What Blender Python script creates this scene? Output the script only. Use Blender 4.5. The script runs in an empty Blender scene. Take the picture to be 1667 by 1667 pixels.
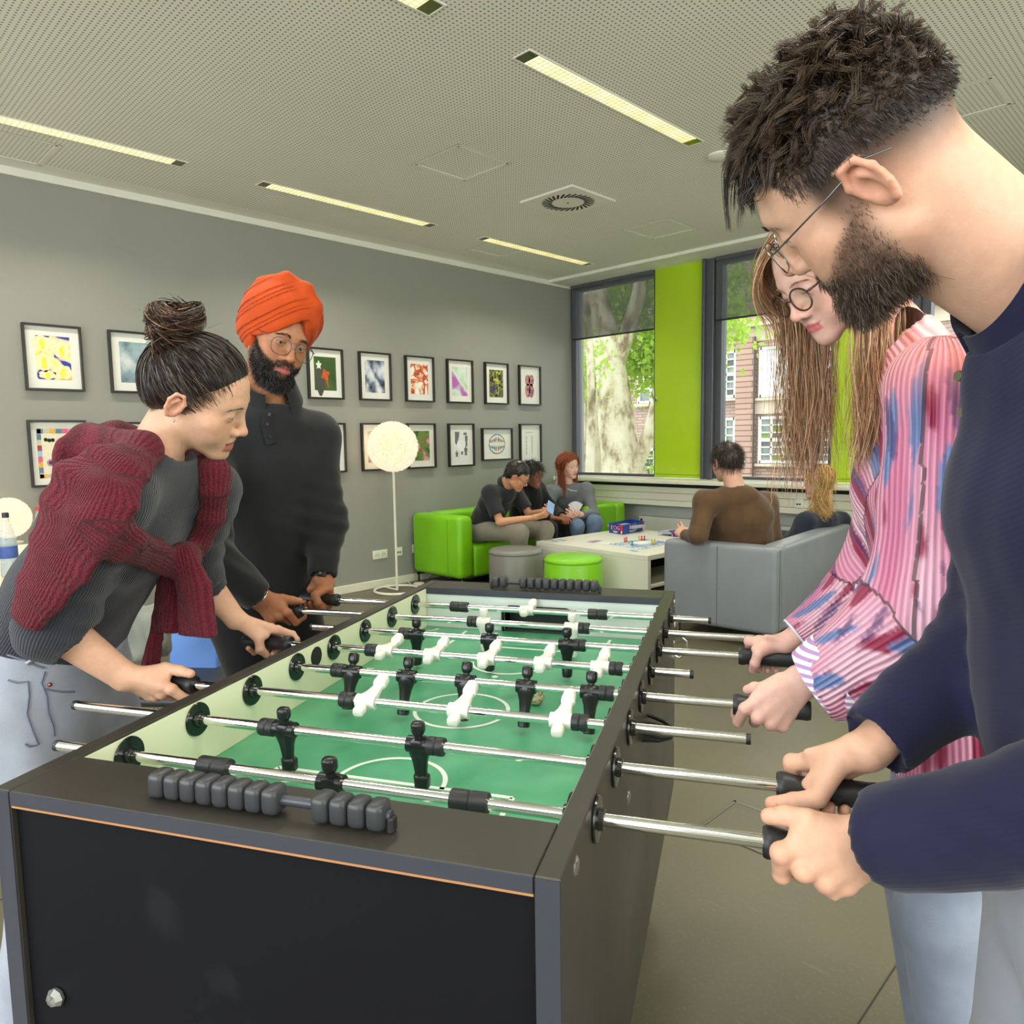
import bpy, bmesh, math, random
import numpy as np
from math import sin, cos, pi, radians
from mathutils import Vector, Matrix
random.seed(7); rng = np.random.default_rng(11)
SC = bpy.context.scene
COL = SC.collection
# ------------------------------------------------------------------ camera
CX = 833.5; FPX = 1202.4468; CAMH = 1.34
YAW, PITCH, ROLL = 0.781, -0.0991, -0.0155
cf = np.array([-sin(YAW)*cos(PITCH), cos(YAW)*cos(PITCH), sin(PITCH)])
cr = np.array([cos(YAW), sin(YAW), 0.0]); cu = np.cross(cr, cf)
cr, cu = cos(ROLL)*cr+sin(ROLL)*cu, -sin(ROLL)*cr+cos(ROLL)*cu
CO = np.array([0, 0, CAMH])
cam = bpy.data.cameras.new('camera'); camo = bpy.data.objects.new('camera', cam); COL.objects.link(camo)
cam.sensor_width = 36; cam.lens = FPX/1667*36; cam.clip_start = .02; cam.clip_end = 300
camo.matrix_world = Matrix(((cr[0], cu[0], -cf[0], 0), (cr[1], cu[1], -cf[1], 0), (cr[2], cu[2], -cf[2], CAMH), (0, 0, 0, 1)))
SC.camera = camo
def ray(x, y): return cf+cr*(x-CX)/FPX-cu*(y-CX)/FPX
def P(x, y, d): return CO+ray(x, y)*d
def plane(x, y, n, c):
    d = ray(x, y); n = np.asarray(n, float); return CO+d*((c-n@CO)/(n@d))
def fl(x, y, z=0.): return plane(x, y, (0, 0, 1), z)
def depth(p): return float((np.asarray(p, float)-CO)@cf)
RA, RB, RH = 5.58, 6.66, 3.07          # left wall at x=-RA, window wall at y=RB, ceiling height
RX, RY = 2.6, -3.2                     # right wall, rear wall
# ------------------------------------------------------------------ colour management, world, big lights
SC.view_settings.view_transform = 'Standard'; SC.view_settings.look = 'None'
SC.view_settings.gamma = 1; SC.view_settings.use_curve_mapping = False
SC.view_settings.exposure = 0.62
def lin(c):
    return tuple((v/12.92 if v <= .04045 else ((v+.055)/1.055)**2.4) for v in [x/255 for x in c])
w = bpy.data.worlds.new('sky'); SC.world = w; w.use_nodes = True
nt = w.node_tree; nt.nodes.clear()
wo = nt.nodes.new('ShaderNodeOutputWorld'); bg = nt.nodes.new('ShaderNodeBackground')
sky = nt.nodes.new('ShaderNodeTexSky'); sky.sky_type = 'HOSEK_WILKIE'; sky.turbidity = 9; sky.ground_albedo = .4
sky.sun_direction = (0.5, -0.55, 0.67)
mx = nt.nodes.new('ShaderNodeMix'); mx.data_type = 'RGBA'; mx.inputs[0].default_value = .75
mx.inputs[7].default_value = (.95, 1., 1.0, 1)
nt.links.new(sky.outputs[0], mx.inputs[6]); nt.links.new(mx.outputs[2], bg.inputs[0])
bg.inputs[1].default_value = 2.5
nt.links.new(bg.outputs[0], wo.inputs[0])
def area(name, loc, target, sx, sy, power, col):
    l = bpy.data.lights.new(name, 'AREA'); l.shape = 'RECTANGLE'; l.size = sx; l.size_y = sy; l.energy = power; l.color = col
    o = bpy.data.objects.new(name, l); COL.objects.link(o); o.location = loc
    o.rotation_euler = (Vector(target)-Vector(loc)).to_track_quat('-Z', 'Y').to_euler()
    return o
# daylight entering through the windows of the wall behind the camera
area('rear_window_daylight', (-1.4, RY+.06, 1.95), (-1.4, 5, 1.9), 5.2, 2.0, 84, (.86, .93, 1.0))
area('side_window_daylight', (RX-.06, 1.5, 1.95), (-3, 1.5, 1.9), 5.0, 2.0, 50, (1.0, .95, .82))
# ------------------------------------------------------------------ materials
MATS = {}
def newmat(name):
    m = bpy.data.materials.new(name); m.use_nodes = True; n = m.node_tree.nodes; b = n['Principled BSDF']
    return m, m.node_tree, b
def coord(t, scale=(1, 1, 1), rot=(0, 0, 0), src='Object', loc=(0, 0, 0)):
    tc = t.nodes.new('ShaderNodeTexCoord'); mp = t.nodes.new('ShaderNodeMapping')
    mp.inputs['Scale'].default_value = scale; mp.inputs['Rotation'].default_value = rot; mp.inputs['Location'].default_value = loc
    t.links.new(tc.outputs[src], mp.inputs[0]); return mp.outputs[0]
def ramp(t, fac, stops, interp='LINEAR'):
    r = t.nodes.new('ShaderNodeValToRGB'); e = r.color_ramp.elements; r.color_ramp.interpolation = interp
    while len(e) < len(stops): e.new(.5)
    for i, (p, c) in enumerate(stops):
        e[i].position = p; e[i].color = (*c[:3], 1)
    t.links.new(fac, r.inputs[0]); return r.outputs[0]
def mixc(t, a, b, fac):
    m = t.nodes.new('ShaderNodeMix'); m.data_type = 'RGBA'
    for s, v in ((6, a), (7, b), (0, fac)):
        if hasattr(v, 'is_linked') or hasattr(v, 'links'): t.links.new(v, m.inputs[s])
        else: m.inputs[s].default_value = (*v[:3], 1) if s else v
    return m.outputs[2]
def math_(t, op, a, b=None, c=None):
    m = t.nodes.new('ShaderNodeMath'); m.operation = op
    for i, v in enumerate((a, b, c)):
        if v is None: continue
        if hasattr(v, 'links'): t.links.new(v, m.inputs[i])
        else: m.inputs[i].default_value = v
    return m.outputs[0]
def tex(t, kind, vec, scale, **k):
    n = t.nodes.new({'noise': 'ShaderNodeTexNoise', 'voronoi': 'ShaderNodeTexVoronoi', 'wave': 'ShaderNodeTexWave'}[kind])
    t.links.new(vec, n.inputs['Vector']); n.inputs['Scale'].default_value = scale
    for a, v in k.items():
        if a in n.inputs: n.inputs[a].default_value = v
        else: setattr(n, a, v)
    return n
def bump(t, b, h, strength, dist=.002):
    n = t.nodes.new('ShaderNodeBump'); n.inputs['Strength'].default_value = strength; n.inputs['Distance'].default_value = dist
    t.links.new(h, n.inputs['Height']); t.links.new(n.outputs[0], b.inputs['Normal'])
def mat(name, c, rough=.5, metal=0., var=.06, vs=6., bs=0., bsc=200., spec=.5, coat=0., emit=None, es=0., trans=0., alpha=1.):
    """plain procedural material: base colour with slight mottling and optional fine relief (sRGB 0-255 colour)"""
    if name in MATS: return MATS[name]
    m, t, b = newmat(name); c = lin(c)
    v = coord(t); n = tex(t, 'noise', v, vs, Detail=4.)
    t.links.new(ramp(t, n.outputs[0], [(.3, tuple(x*(1-var) for x in c)), (.7, tuple(min(1, x*(1+var)) for x in c))]), b.inputs['Base Color'])
    b.inputs['Roughness'].default_value = rough; b.inputs['Metallic'].default_value = metal
    b.inputs['Specular IOR Level'].default_value = spec
    if coat: b.inputs['Coat Weight'].default_value = coat; b.inputs['Coat Roughness'].default_value = .1
    if trans: b.inputs['Transmission Weight'].default_value = trans
    if alpha < 1: b.inputs['Alpha'].default_value = alpha
    if emit: b.inputs['Emission Color'].default_value = (*lin(emit), 1); b.inputs['Emission Strength'].default_value = es
    if bs:
        n2 = tex(t, 'noise', v, bsc, Detail=2.); bump(t, b, n2.outputs[0], bs)
    MATS[name] = m; return m
# ------------------------------------------------------------------ object helpers
def tag(o, label=None, cat=None, group=None, kind=None):
    if label: o['label'] = label
    if cat: o['category'] = cat
    if group: o['group'] = group
    if kind: o['kind'] = kind
    return o
def empty(name, loc=(0, 0, 0), rz=0, label=None, cat=None, group=None, kind=None, parent=None):
    o = bpy.data.objects.new(name, None); COL.objects.link(o); o.location = tuple(loc); o.rotation_euler = (0, 0, rz); o.empty_display_size = .1
    if parent: o.parent = parent
    return tag(o, label, cat, group, kind)
def frame_of(d, up=(0, 0, 1)):
    d = np.asarray(d, float); d = d/np.linalg.norm(d); up = np.asarray(up, float)
    if abs(d@up) > .95: up = np.array([1., 0, 0]) if abs(d[0]) < .9 else np.array([0, 1., 0])
    x = np.cross(up, d); x /= np.linalg.norm(x); return x, np.cross(d, x), d
class MB:
    def __init__(s): s.v = []; s.f = []; s.mi = []; s.n = 0; s.cur = 0
    def add(s, v, f):
        v = np.asarray(v, float).reshape(-1, 3); s.v.append(v); s.f += [tuple(int(i)+s.n for i in q) for q in f]; s.mi += [s.cur]*len(f); s.n += len(v); return s
    def box(s, c, sz, R=None, ch=0.):
        h = np.asarray(sz, float)/2; c = np.asarray(c, float)
        if ch <= 0:
            v = np.array([[x, y, z] for z in (-1, 1) for y in (-1, 1) for x in (-1, 1)])*h
            f = [(0, 2, 3, 1), (4, 5, 7, 6), (0, 1, 5, 4), (2, 6, 7, 3), (0, 4, 6, 2), (1, 3, 7, 5)]
        else:
            ch = min(ch, h.min()*.98)
            v = []; idx = {}
            for sx in (-1, 1):
                for sy in (-1, 1):
                    for sz_ in (-1, 1):
                        sg = np.array([sx, sy, sz_])
                        for a in range(3):
                            q = sg*(h-ch); q[a] = sg[a]*h[a]; idx[(sx, sy, sz_, a)] = len(v); v.append(q)
            f = []
            for a in range(3):
                b_, c_ = (a+1) % 3, (a+2) % 3
                for sg in (-1, 1):
                    q = []
                    for (p, r) in ((-1, -1), (1, -1), (1, 1), (-1, 1)):
                        k = [0, 0, 0]; k[a] = sg; k[b_] = p; k[c_] = r; q.append(idx[(*k, a)])
                    f.append(q if sg > 0 else q[::-1])
                for p in (-1, 1):
                    for r in (-1, 1):
                        q = []
                        for (e, ax) in ((-1, b_), (1, b_), (1, c_), (-1, c_)):
                            k = [0, 0, 0]; k[a] = e; k[b_] = p; k[c_] = r; q.append(idx[(*k, ax)])
                        f.append(q if p*r < 0 else q[::-1])
            for sx in (-1, 1):
                for sy in (-1, 1):
                    for sz_ in (-1, 1):
                        q = [idx[(sx, sy, sz_, a)] for a in range(3)]; f.append(q if sx*sy*sz_ > 0 else q[::-1])
            v = np.array(v)
        if R is not None: v = v@np.asarray(R).T
        return s.add(v+c, f)
    def rbox(s, c, sz, r, R=None, n=3):
        h = np.asarray(sz, float)/2; r = min(r, h.min()*.999)
        ts = [np.concatenate([-hh+r*(1-np.cos(np.linspace(0, pi/2, n+1))), hh-r*(1-np.cos(np.linspace(pi/2, 0, n+1)))]) for hh in h]
        for a in range(3):
            b_, c_ = (a+1) % 3, (a+2) % 3
            for sg in (-1, 1):
                A, B = np.meshgrid(ts[b_], ts[c_], indexing='ij'); p = np.zeros(A.shape+(3,)); p[..., a] = sg*h[a]; p[..., b_] = A; p[..., c_] = B
                q = np.clip(p, -h+r, h-r); d = p-q; L = np.linalg.norm(d, axis=-1, keepdims=True); d = d/np.maximum(L, 1e-9)
                p = (q+d*r).reshape(-1, 3); k = A.shape[1]; f = []
                for i in range(A.shape[0]-1):
                    for j in range(k-1):
                        q4 = (i*k+j, (i+1)*k+j, (i+1)*k+j+1, i*k+j+1); f.append(q4 if sg > 0 else q4[::-1])
                if R is not None: p = p@np.asarray(R).T
                s.add(p+np.asarray(c, float), f)
        return s
    def loft(s, rings, close=True, caps=True):
        rings = [np.asarray(r, float) for r in rings]; n = len(rings[0]); f = []
        for i in range(len(rings)-1):
            for j in range(n if close else n-1):
                k = (j+1) % n; f.append((i*n+j, i*n+k, (i+1)*n+k, (i+1)*n+j))
        if caps:
            f.append(tuple(range(n))[::-1]); f.append(tuple(range((len(rings)-1)*n, len(rings)*n)))
        return s.add(np.concatenate(rings), f)
    def tube(s, pts, rad, n=12, caps=True, up=(0, 0, 1)):
        pts = np.asarray(pts, float); k = len(pts); rad = np.broadcast_to(np.asarray(rad, float), (k,)) if np.ndim(rad) < 2 else rad
        a = np.linspace(0, 2*pi, n, endpoint=False); rings = []; X = None
        for i in range(k):
            d = pts[min(i+1, k-1)]-pts[max(i-1, 0)]; d = d/(np.linalg.norm(d)+1e-12)
            if X is None: X, Y, _ = frame_of(d, up)
            else:
                X = X-d*(X@d); X /= np.linalg.norm(X); Y = np.cross(d, X)
            rr = rad[i] if np.ndim(rad) < 2 else None
            rings.append(pts[i]+np.outer(np.cos(a), X)*(rr if rr is not None else rad[i][0])+np.outer(np.sin(a), Y)*(rr if rr is not None else rad[i][1]))
        return s.loft(rings, True, caps)
    def cyl(s, a, b, r0, r1=None, n=16, caps=True): return s.tube([a, b], [r0, r0 if r1 is None else r1], n, caps)
    def lathe(s, prof, c=(0, 0, 0), n=24, axis=(0, 0, 1), caps=False):
        X, Y, D = frame_of(axis); a = np.linspace(0, 2*pi, n, endpoint=False); c = np.asarray(c, float)
        return s.loft([c+D*z+r*(np.outer(np.cos(a), X)+np.outer(np.sin(a), Y)) for r, z in prof], True, caps)
    def prism(s, poly, o, X, Y, D, t):
        o, X, Y, D = [np.asarray(q, float) for q in (o, X, Y, D)]; p = np.asarray(poly, float)
        base = o+np.outer(p[:, 0], X)+np.outer(p[:, 1], Y)
        return s.loft([base, base+D*t])
    def sphere(s, c, r, n=12, m=8, R=None):
        r = np.broadcast_to(np.asarray(r, float), (3,)); v = [[0, 0, -1]]; f = []
        for i in range(1, m):
            t = -pi/2+pi*i/m
            for j in range(n): v.append([cos(t)*cos(2*pi*j/n), cos(t)*sin(2*pi*j/n), sin(t)])
        v.append([0, 0, 1]); L = len(v)-1
        for j in range(n):
            k = (j+1) % n; f.append((0, 1+k, 1+j)); f.append((L, 1+(m-2)*n+j, 1+(m-2)*n+k))
            for i in range(m-2): f.append((1+i*n+j, 1+i*n+k, 1+(i+1)*n+k, 1+(i+1)*n+j))
        v = np.array(v)*r
        if R is not None: v = v@np.asarray(R).T
        return s.add(v+np.asarray(c, float), f)
    def mesh(s, name, mats, smooth=None, merge=False):
        v = np.concatenate(s.v); f = s.f
        if merge:
            _, i0, inv = np.unique(np.round(v, 6), axis=0, return_index=True, return_inverse=True); inv = inv.reshape(-1)
            v = v[i0]; f = [tuple(inv[list(q)]) for q in f]
            ok = [len(set(q)) == len(q) for q in f]; s.mi = [m for m, k in zip(s.mi, ok) if k]; f = [q for q, k in zip(f, ok) if k]
        me = bpy.data.meshes.new(name); me.from_pydata(v.tolist(), [], [tuple(map(int, q)) for q in f])
        for m in (mats if isinstance(mats, (list, tuple)) else [mats]): me.materials.append(m)
        if max(s.mi, default=0): me.polygons.foreach_set('material_index', s.mi)
        if smooth is not None:
            me.polygons.foreach_set('use_smooth', [True]*len(me.polygons)); me.set_sharp_from_angle(angle=radians(smooth))
        me.update(); return me
    def build(s, name, mats, parent=None, smooth=None, merge=False, **tags):
        o = bpy.data.objects.new(name, s.mesh(name, mats, smooth, merge)); COL.objects.link(o)
        if parent: o.parent = parent
        return tag(o, **tags)
def inst(o, parent=None, loc=None, rot=None, name=None):
    c = bpy.data.objects.new(name or o.name.split('.')[0], o.data); COL.objects.link(c)
    if parent: c.parent = parent
    c.location = o.location if loc is None else tuple(loc); c.rotation_euler = o.rotation_euler if rot is None else rot
    return c
def text(body, size, parent, loc, X, Y, m, name='lettering', ext=.0008, align='CENTER'):
    c = bpy.data.curves.new(name, 'FONT'); c.body = body; c.size = size; c.extrude = ext; c.align_x = align; c.align_y = 'CENTER'; c.resolution_u = 2
    o = bpy.data.objects.new(name, c); COL.objects.link(o)
    X = Vector(X).normalized(); Y = Vector(Y).normalized(); Z = X.cross(Y)
    M_ = Matrix((X, Y, Z)).transposed().to_4x4(); M_.translation = Vector(loc)
    dg = bpy.context.evaluated_depsgraph_get(); me = bpy.data.meshes.new_from_object(o.evaluated_get(dg)); bpy.data.objects.remove(o)
    me.materials.clear(); me.materials.append(m)
    o = bpy.data.objects.new(name, me); COL.objects.link(o); o.parent = parent; o.matrix_local = M_
    return o
# ================================================================== ROOM
m_white = mat('white_paint', (222, 222, 210), .55, var=.02)
m_cream = mat('cream_laminate', (224, 223, 202), .4, var=.02)
m_frame = mat('window_frame_grey', (88, 90, 96), .4, metal=.3, var=.03)
m_dark = mat('dark_gap', (26, 25, 22), .8)
def ceiling_mat():
    m, t, b = newmat('perforated_ceiling'); v = coord(t)
    sp = t.nodes.new('ShaderNodeSeparateXYZ'); t.links.new(v, sp.inputs[0])
    p = .0235
    fx = math_(t, 'SUBTRACT', math_(t, 'FRACT', math_(t, 'DIVIDE', sp.outputs[0], p)), .5)
    fy = math_(t, 'SUBTRACT', math_(t, 'FRACT', math_(t, 'DIVIDE', sp.outputs[1], p)), .5)
    d = math_(t, 'SQRT', math_(t, 'ADD', math_(t, 'MULTIPLY', fx, fx), math_(t, 'MULTIPLY', fy, fy)))
    hole = math_(t, 'LESS_THAN', d, .205)
    # plain border along the window wall and the picture wall
    inside = math_(t, 'MULTIPLY', math_(t, 'LESS_THAN', sp.outputs[1], RB-.42), math_(t, 'GREATER_THAN', sp.outputs[0], -RA+.2))
    pan = tex(t, 'noise', v, .8)
    base = ramp(t, pan.outputs[0], [(.3, lin((226, 225, 212))), (.7, lin((232, 231, 219)))])
    t.links.new(mixc(t, base, lin((128, 122, 104)), math_(t, 'MULTIPLY', hole, inside)), b.inputs['Base Color'])
    b.inputs['Roughness'].default_value = .8
    return m
def floor_mat():
    m, t, b = newmat('linoleum'); v = coord(t)
    n1 = tex(t, 'noise', v, 1.3, Detail=6.); n2 = tex(t, 'noise', v, 90., Detail=3.)
    base = ramp(t, n1.outputs[0], [(.3, lin((86, 82, 65))), (.7, lin((104, 99, 78)))])
    base = mixc(t, base, lin((126, 121, 98)), math_(t, 'MULTIPLY', ramp(t, n2.outputs[0], [(.55, (0, 0, 0)), (.75, (1, 1, 1))]), .35))
    sc = tex(t, 'noise', coord(t, (1, 9, 1), (0, 0, .7)), 5., Detail=8.)
    base = mixc(t, base, lin((146, 140, 116)), math_(t, 'MULTIPLY', ramp(t, sc.outputs[0], [(.66, (0, 0, 0)), (.7, (1, 1, 1))]), .18))
    t.links.new(base, b.inputs['Base Color'])
    t.links.new(ramp(t, n1.outputs[0], [(.2, (.34,)*3), (.8, (.46,)*3)]), b.inputs['Roughness'])
    bump(t, b, n2.outputs[0], .12)
    return m
m_floor = floor_mat()
MB().box(((RX-RA)/2, (RB+RY)/2, -.05), (RX+RA+.4, RB-RY+.4, .1)).build('floor', m_floor, kind='structure')
MB().box(((RX-RA)/2, (RB+RY)/2, RH+.05), (RX+RA+.4, RB-RY+.4, .1)).build('ceiling', ceiling_mat(), kind='structure')
m_grey = mat('grey_wall_paint', (144, 145, 136), .6, var=.025, vs=2, bs=.05, bsc=60)
MB().box((-RA-.1, (RB+RY)/2, RH/2), (.2, RB-RY+.4, RH)).build('wall_left', m_grey, kind='structure')
mb = MB()   # rear wall with its window opening
mb.box(((RX-RA)/2, RY-.1, .475), (RX+RA+.4, .2, .95)).box(((RX-RA)/2, RY-.1, 3.01), (RX+RA+.4, .2, .12)).box((-4.8, RY-.1, 1.95), (1.6, .2, 2.0)).box((1.9, RY-.1, 1.95), (1.4, .2, 2.0))
mb.build('wall_rear', m_white, kind='structure')
mb = MB()
mb.box((RX+.1, (RB+RY)/2, .475), (.2, RB-RY+.4, .95)).box((RX+.1, (RB+RY)/2, 3.01), (.2, RB-RY+.4, .12)).box((RX+.1, -2.1, 1.95), (.2, 2.2, 2.0)).box((RX+.1, 5.3, 1.95), (.2, 2.7, 2.0))
mb.build('wall_right', m_white, kind='structure')
m_pale = mat('pale_wall_paint', (214, 217, 212), .6, var=.02)
MB().box(((RX-RA)/2, RB+.1, .45), (RX+RA+.4, .2, .9)).box(((RX-RA)/2, RB+.1, 3.07), (RX+RA+.4, .2, .04)).build('wall_window', m_pale, kind='structure')
MB().box((-RA+.012, (RB+RY)/2, 3.045), (.024, RB-RY, .05), ch=.003).build('trim_1', m_white, kind='structure')
MB().box(((RX-RA)/2, RB-.21, 3.055), (RX+RA, .42, .03)).build('trim_2', mat('plain_ceiling_strip', (226, 226, 212), .7), kind='structure')
MB().box((-RA+.008, (RB+RY)/2, .036), (.016, RB-RY, .072), ch=.003).build('baseboard_left', m_cream, kind='structure')
# ---- windows: grey frames, glass, green vent panels
def glass_mat():
    m, t, b = newmat('window_glass')
    tr = t.nodes.new('ShaderNodeBsdfTransparent'); gl = t.nodes.new('ShaderNodeBsdfGlossy'); gl.inputs['Roughness'].default_value = .02
    mix = t.nodes.new('ShaderNodeMixShader'); fr = t.nodes.new('ShaderNodeFresnel'); fr.inputs[0].default_value = 1.35
    tr.inputs[0].default_value = (.97, .99, .98, 1)
    t.links.new(fr.outputs[0], mix.inputs[0]); t.links.new(tr.outputs[0], mix.inputs[1]); t.links.new(gl.outputs[0], mix.inputs[2])
    t.links.new(mix.outputs[0], t.nodes['Material Output'].inputs[0]); return m
m_glass = glass_mat()
def blind_mat():
    m, t, b = newmat('roller_blind_mesh'); v = coord(t)
    tr = t.nodes.new('ShaderNodeBsdfTransparent'); mix = t.nodes.new('ShaderNodeMixShader')
    n = tex(t, 'noise', v, 300.); t.links.new(ramp(t, n.outputs[0], [(.3, lin((86, 88, 92))), (.7, lin((100, 102, 106)))]), b.inputs['Base Color'])
    b.inputs['Roughness'].default_value = .8; mix.inputs[0].default_value = .58
    t.links.new(tr.outputs[0], mix.inputs[1]); t.links.new(b.outputs[0], mix.inputs[2]); t.links.new(mix.outputs[0], t.nodes['Material Output'].inputs[0]); return m
m_blind = blind_mat()
m_lime = mat('lime_green_enamel', (172, 206, 34), .28, var=.02, coat=.15)
ZB, ZT = .91, 3.045
for k in range(4):
    x0 = -5.565+1.83*k; x1 = x0+1.72
    win = empty(f'window_{k+1}', ((x0+x1)/2, RB, ZB), kind='structure')
    def W(c): return (c[0]-(x0+x1)/2, c[1]-RB, c[2]-ZB)
    gx = x0+1.145    # right edge of the glazed part
    mb = MB()
    mb.box(W((x0+.03, RB+.02, (ZB+ZT)/2)), (.065, .1, ZT-ZB), ch=.004).box(W(((x0+gx)/2, RB+.02, ZT-.03)), (gx-x0, .1, .06), ch=.004).box(W(((x0+gx)/2, RB+.02, ZB+.014)), (gx-x0, .09, .028), ch=.004).box(W((gx-.02, RB+.03, (ZB+ZT)/2)), (.04, .08, ZT-ZB))
    mb.build('window_frame', m_frame, win)
    mb = MB(); mb.box(W((x1+.055, RB-.005, (ZB+ZT)/2)), (.108, .15, ZT-ZB), ch=.006).box(W((x1+.02, RB-.1, (ZB+ZT)/2)), (.03, .05, ZT-ZB), ch=.004)
    mb.build('mullion', m_frame, win)
    MB().box(W(((x0+gx)/2, RB+.03, (ZB+ZT)/2)), (gx-x0-.08, .006, ZT-ZB-.09)).build('pane', m_glass, win)
    MB().box(W(((gx+x1)/2+.24, RB+.05, (ZB+ZT)/2)), (.06, .006, ZT-ZB-.05)).build('pane', m_glass, win)
    # hinged green ventilation panel, a little ajar on its right side
    mb = MB(); mb.rbox(W(((gx+x1)/2-.005, RB-.05, (ZB+ZT)/2)), (.548, .04, ZT-ZB-.004), .004, n=1)
    p = mb.build('vent_panel', m_lime, win, smooth=30, merge=True)
    MB().box(W(((gx+x1)/2-.005, RB-.0715, ZB+.035)), (.53, .003, .004)).build('panel_seam', mat('lime_shadow_seam', (98, 124, 14), .5), p)
    mb = MB(); hz = 1.72; hx = gx+.028
    mb.lathe([(0, 0), (.02, 0), (.02, .008), (.012, .012), (.012, .03), (0, .03)], W((hx, RB-.07, hz)), 14, (0, -1, 0))
    mb.tube([W((hx, RB-.1, hz)), W((hx-.015, RB-.105, hz+.02)), W((hx-.025, RB-.105, hz+.08)), W((hx-.018, RB-.1, hz+.1))], [.007, .008, .007, .006], 8)
    mb.build('handle', mat('brushed_steel', (170, 172, 170), .3, metal=1.), p, smooth=40)
    # roller blind
    bl = empty('roller_blind', ((x0+gx)/2, RB-.07, 2.44), label=['grey mesh roller blind half lowered at the tree window', 'grey mesh roller blind half lowered at the window behind the long-haired woman', 'grey mesh roller blind hidden behind the bearded man', 'grey mesh roller blind far right of the window wall'][k], cat='blind', group='window blinds')
    xx = x0+.02 if k else x0+.045
    c0 = ((x0+gx)/2, RB-.07, 2.44)
    MB().box(((xx+gx)/2-c0[0], 0, .28), (gx-xx, .002, .57)).build('fabric', m_blind, bl)
    MB().box(((xx+gx)/2-c0[0], 0, .006), (gx-xx, .014, .014), ch=.003).build('bottom_bar', mat('black_bar', (36, 36, 38), .4), bl)
    MB().box(((xx+gx)/2-c0[0], .0, .585), (gx-xx, .06, .045), ch=.006).build('cassette', m_frame, bl)
    mb = MB(); mb.cyl((xx+.03-c0[0], .03, -1.5), (xx+.03-c0[0], .03, .5), .0012, n=5).cyl((xx+.07-c0[0], .03, -1.5), (xx+.07-c0[0], .03, .5), .0012, n=5); mb.build('pull_cord', m_frame, bl)
# ---- sill, cable duct and radiator
xl, xr = -RA, RX
MB().rbox(((xl+xr)/2, 6.485, .885), (xr-xl, .37, .04), .006, n=2).build('trim_3', m_cream, kind='structure', smooth=35, merge=True)
mb = MB().box(((xl+xr)/2, 6.53, .845), (xr-xl, .24, .05)); mb.build('gap_shade_fill', m_dark, kind='structure')  # dark box painting in the shade of the gap under the sill
du = empty('trim_5', (0, 6.4, .73), kind='structure')
for z0, z1 in ((.635, .69), (.693, .765), (.768, .826)):
    MB().box(((xl+xr)/2+.03, .06, (z0+z1)/2-.73), (xr-xl-.06, .13, z1-z0), ch=.003).build('duct_strip', m_cream, du)
MB().box((xl+.025, .03, 0.03), (.05, .2, .2), ch=.004).build('duct_end', m_cream, du)
ra = empty('radiator', (-3.0, 6.58, .16), label='white panel radiator low on the wall under the window sill', cat='radiator')
MB().rbox((0, -.045, .17), (3.1, .012, .34), .004, n=1).build('front_panel', m_white, ra); MB().rbox((0, .02, .17), (3.1, .012, .34), .004, n=1).build('back_panel', m_white, ra)
MB().box((0, -.012, .335), (3.06, .06, .008)).build('top_grille', m_white, ra); mb = MB().box((-1.555, -.012, .17), (.012, .085, .34)).box((1.555, -.012, .17), (.012, .085, .34)); mb.build('side_cover', m_white, ra)
MB().box((-1.53, -.053, .30), (.022, .004, .022)).build('vent_plug', m_dark, ra); mb = MB().box((-1.2, 0, -.08), (.03, .05, .16)).box((1.2, 0, -.08), (.03, .05, .16)); mb.build('foot', m_white, ra)
# ---- sockets
m_sock = mat('socket_white', (226, 224, 206), .35, var=.01)
def socket(loc, n, wall, label, data=False):
    s = empty('wall_socket', loc, label=label, cat='socket', group='wall sockets'); s.rotation_euler = (0, 0, {'L': pi/2, 'W': 0}[wall])
    wd = .081*n
    MB().rbox((0, -.005, 0), (wd, .01, .081), .004, n=2).build('plate', m_sock, s, smooth=40, merge=True)
    for i in range(n):
        cx = (i-(n-1)/2)*.071
        if data:
            for q in (-.012, .012): MB().box((cx+q, -.0108, -.006), (.014, .003, .014)).build('data_port', m_dark, s)
        else:
            mb = MB().lathe([(.021, 0), (.021, .002), (.019, .002), (.019, -.006), (0, -.006)], (cx, -.0105, 0), 18, (0, -1, 0)); o = mb.build('insert', mat('socket_shade', (196, 194, 176), .4), s)
            for q in (-.0095, .0095): MB().cyl((cx+q, -.009, 0), (cx+q, -.0125, 0), .003, n=8).build('pin_hole', m_dark, o)
socket((-RA, 3.9, .303), 2, 'L', 'white double power socket left of the floor lamp pole')
socket((-RA, 4.11, .305), 1, 'L', 'white data socket right of the floor lamp pole', True)
socket((-RA, 4.31, .31), 1, 'L', 'white socket half hidden at the left edge of the green sofa')
socket((-2.77, 6.395, .73), 1, 'W', 'white data socket in the sill duct left of the blonde woman', True)
# ---- floor hatch and seams
h = empty('floor_hatch', (-1.13, 2.28, .0), 0.0, label='square metal floor box hatch set in the linoleum by the table', cat='floor hatch')
m_alu = mat('worn_aluminium', (128, 126, 112), .35, metal=.8)
mb = MB()
for sx, sy, lx, ly in ((0, -1, .26, .012), (0, 1, .26, .012), (-1, 0, .012, .26), (1, 0, .012, .26)): mb.box((sx*.124, sy*.124, .002), (lx, ly, .004), ch=.001)
mb.build('frame', m_alu, h); MB().box((0, 0, .0012), (.232, .232, .0024)).build('lid', m_floor, h); MB().box((.03, .085, .003), (.07, .012, .002)).build('grip_slot', m_dark, h)
mb = MB(); m_seam = mat('floor_seam', (44, 43, 36), .6)
mb.box((-.55, 1.6, .0006), (.004, 9, .0012)).build('trim_6', m_seam, kind='structure')
MB().box((-2.55, 1.6, .0006), (.004, 9, .0012)).build('trim_7', m_seam, kind='structure')
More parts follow.
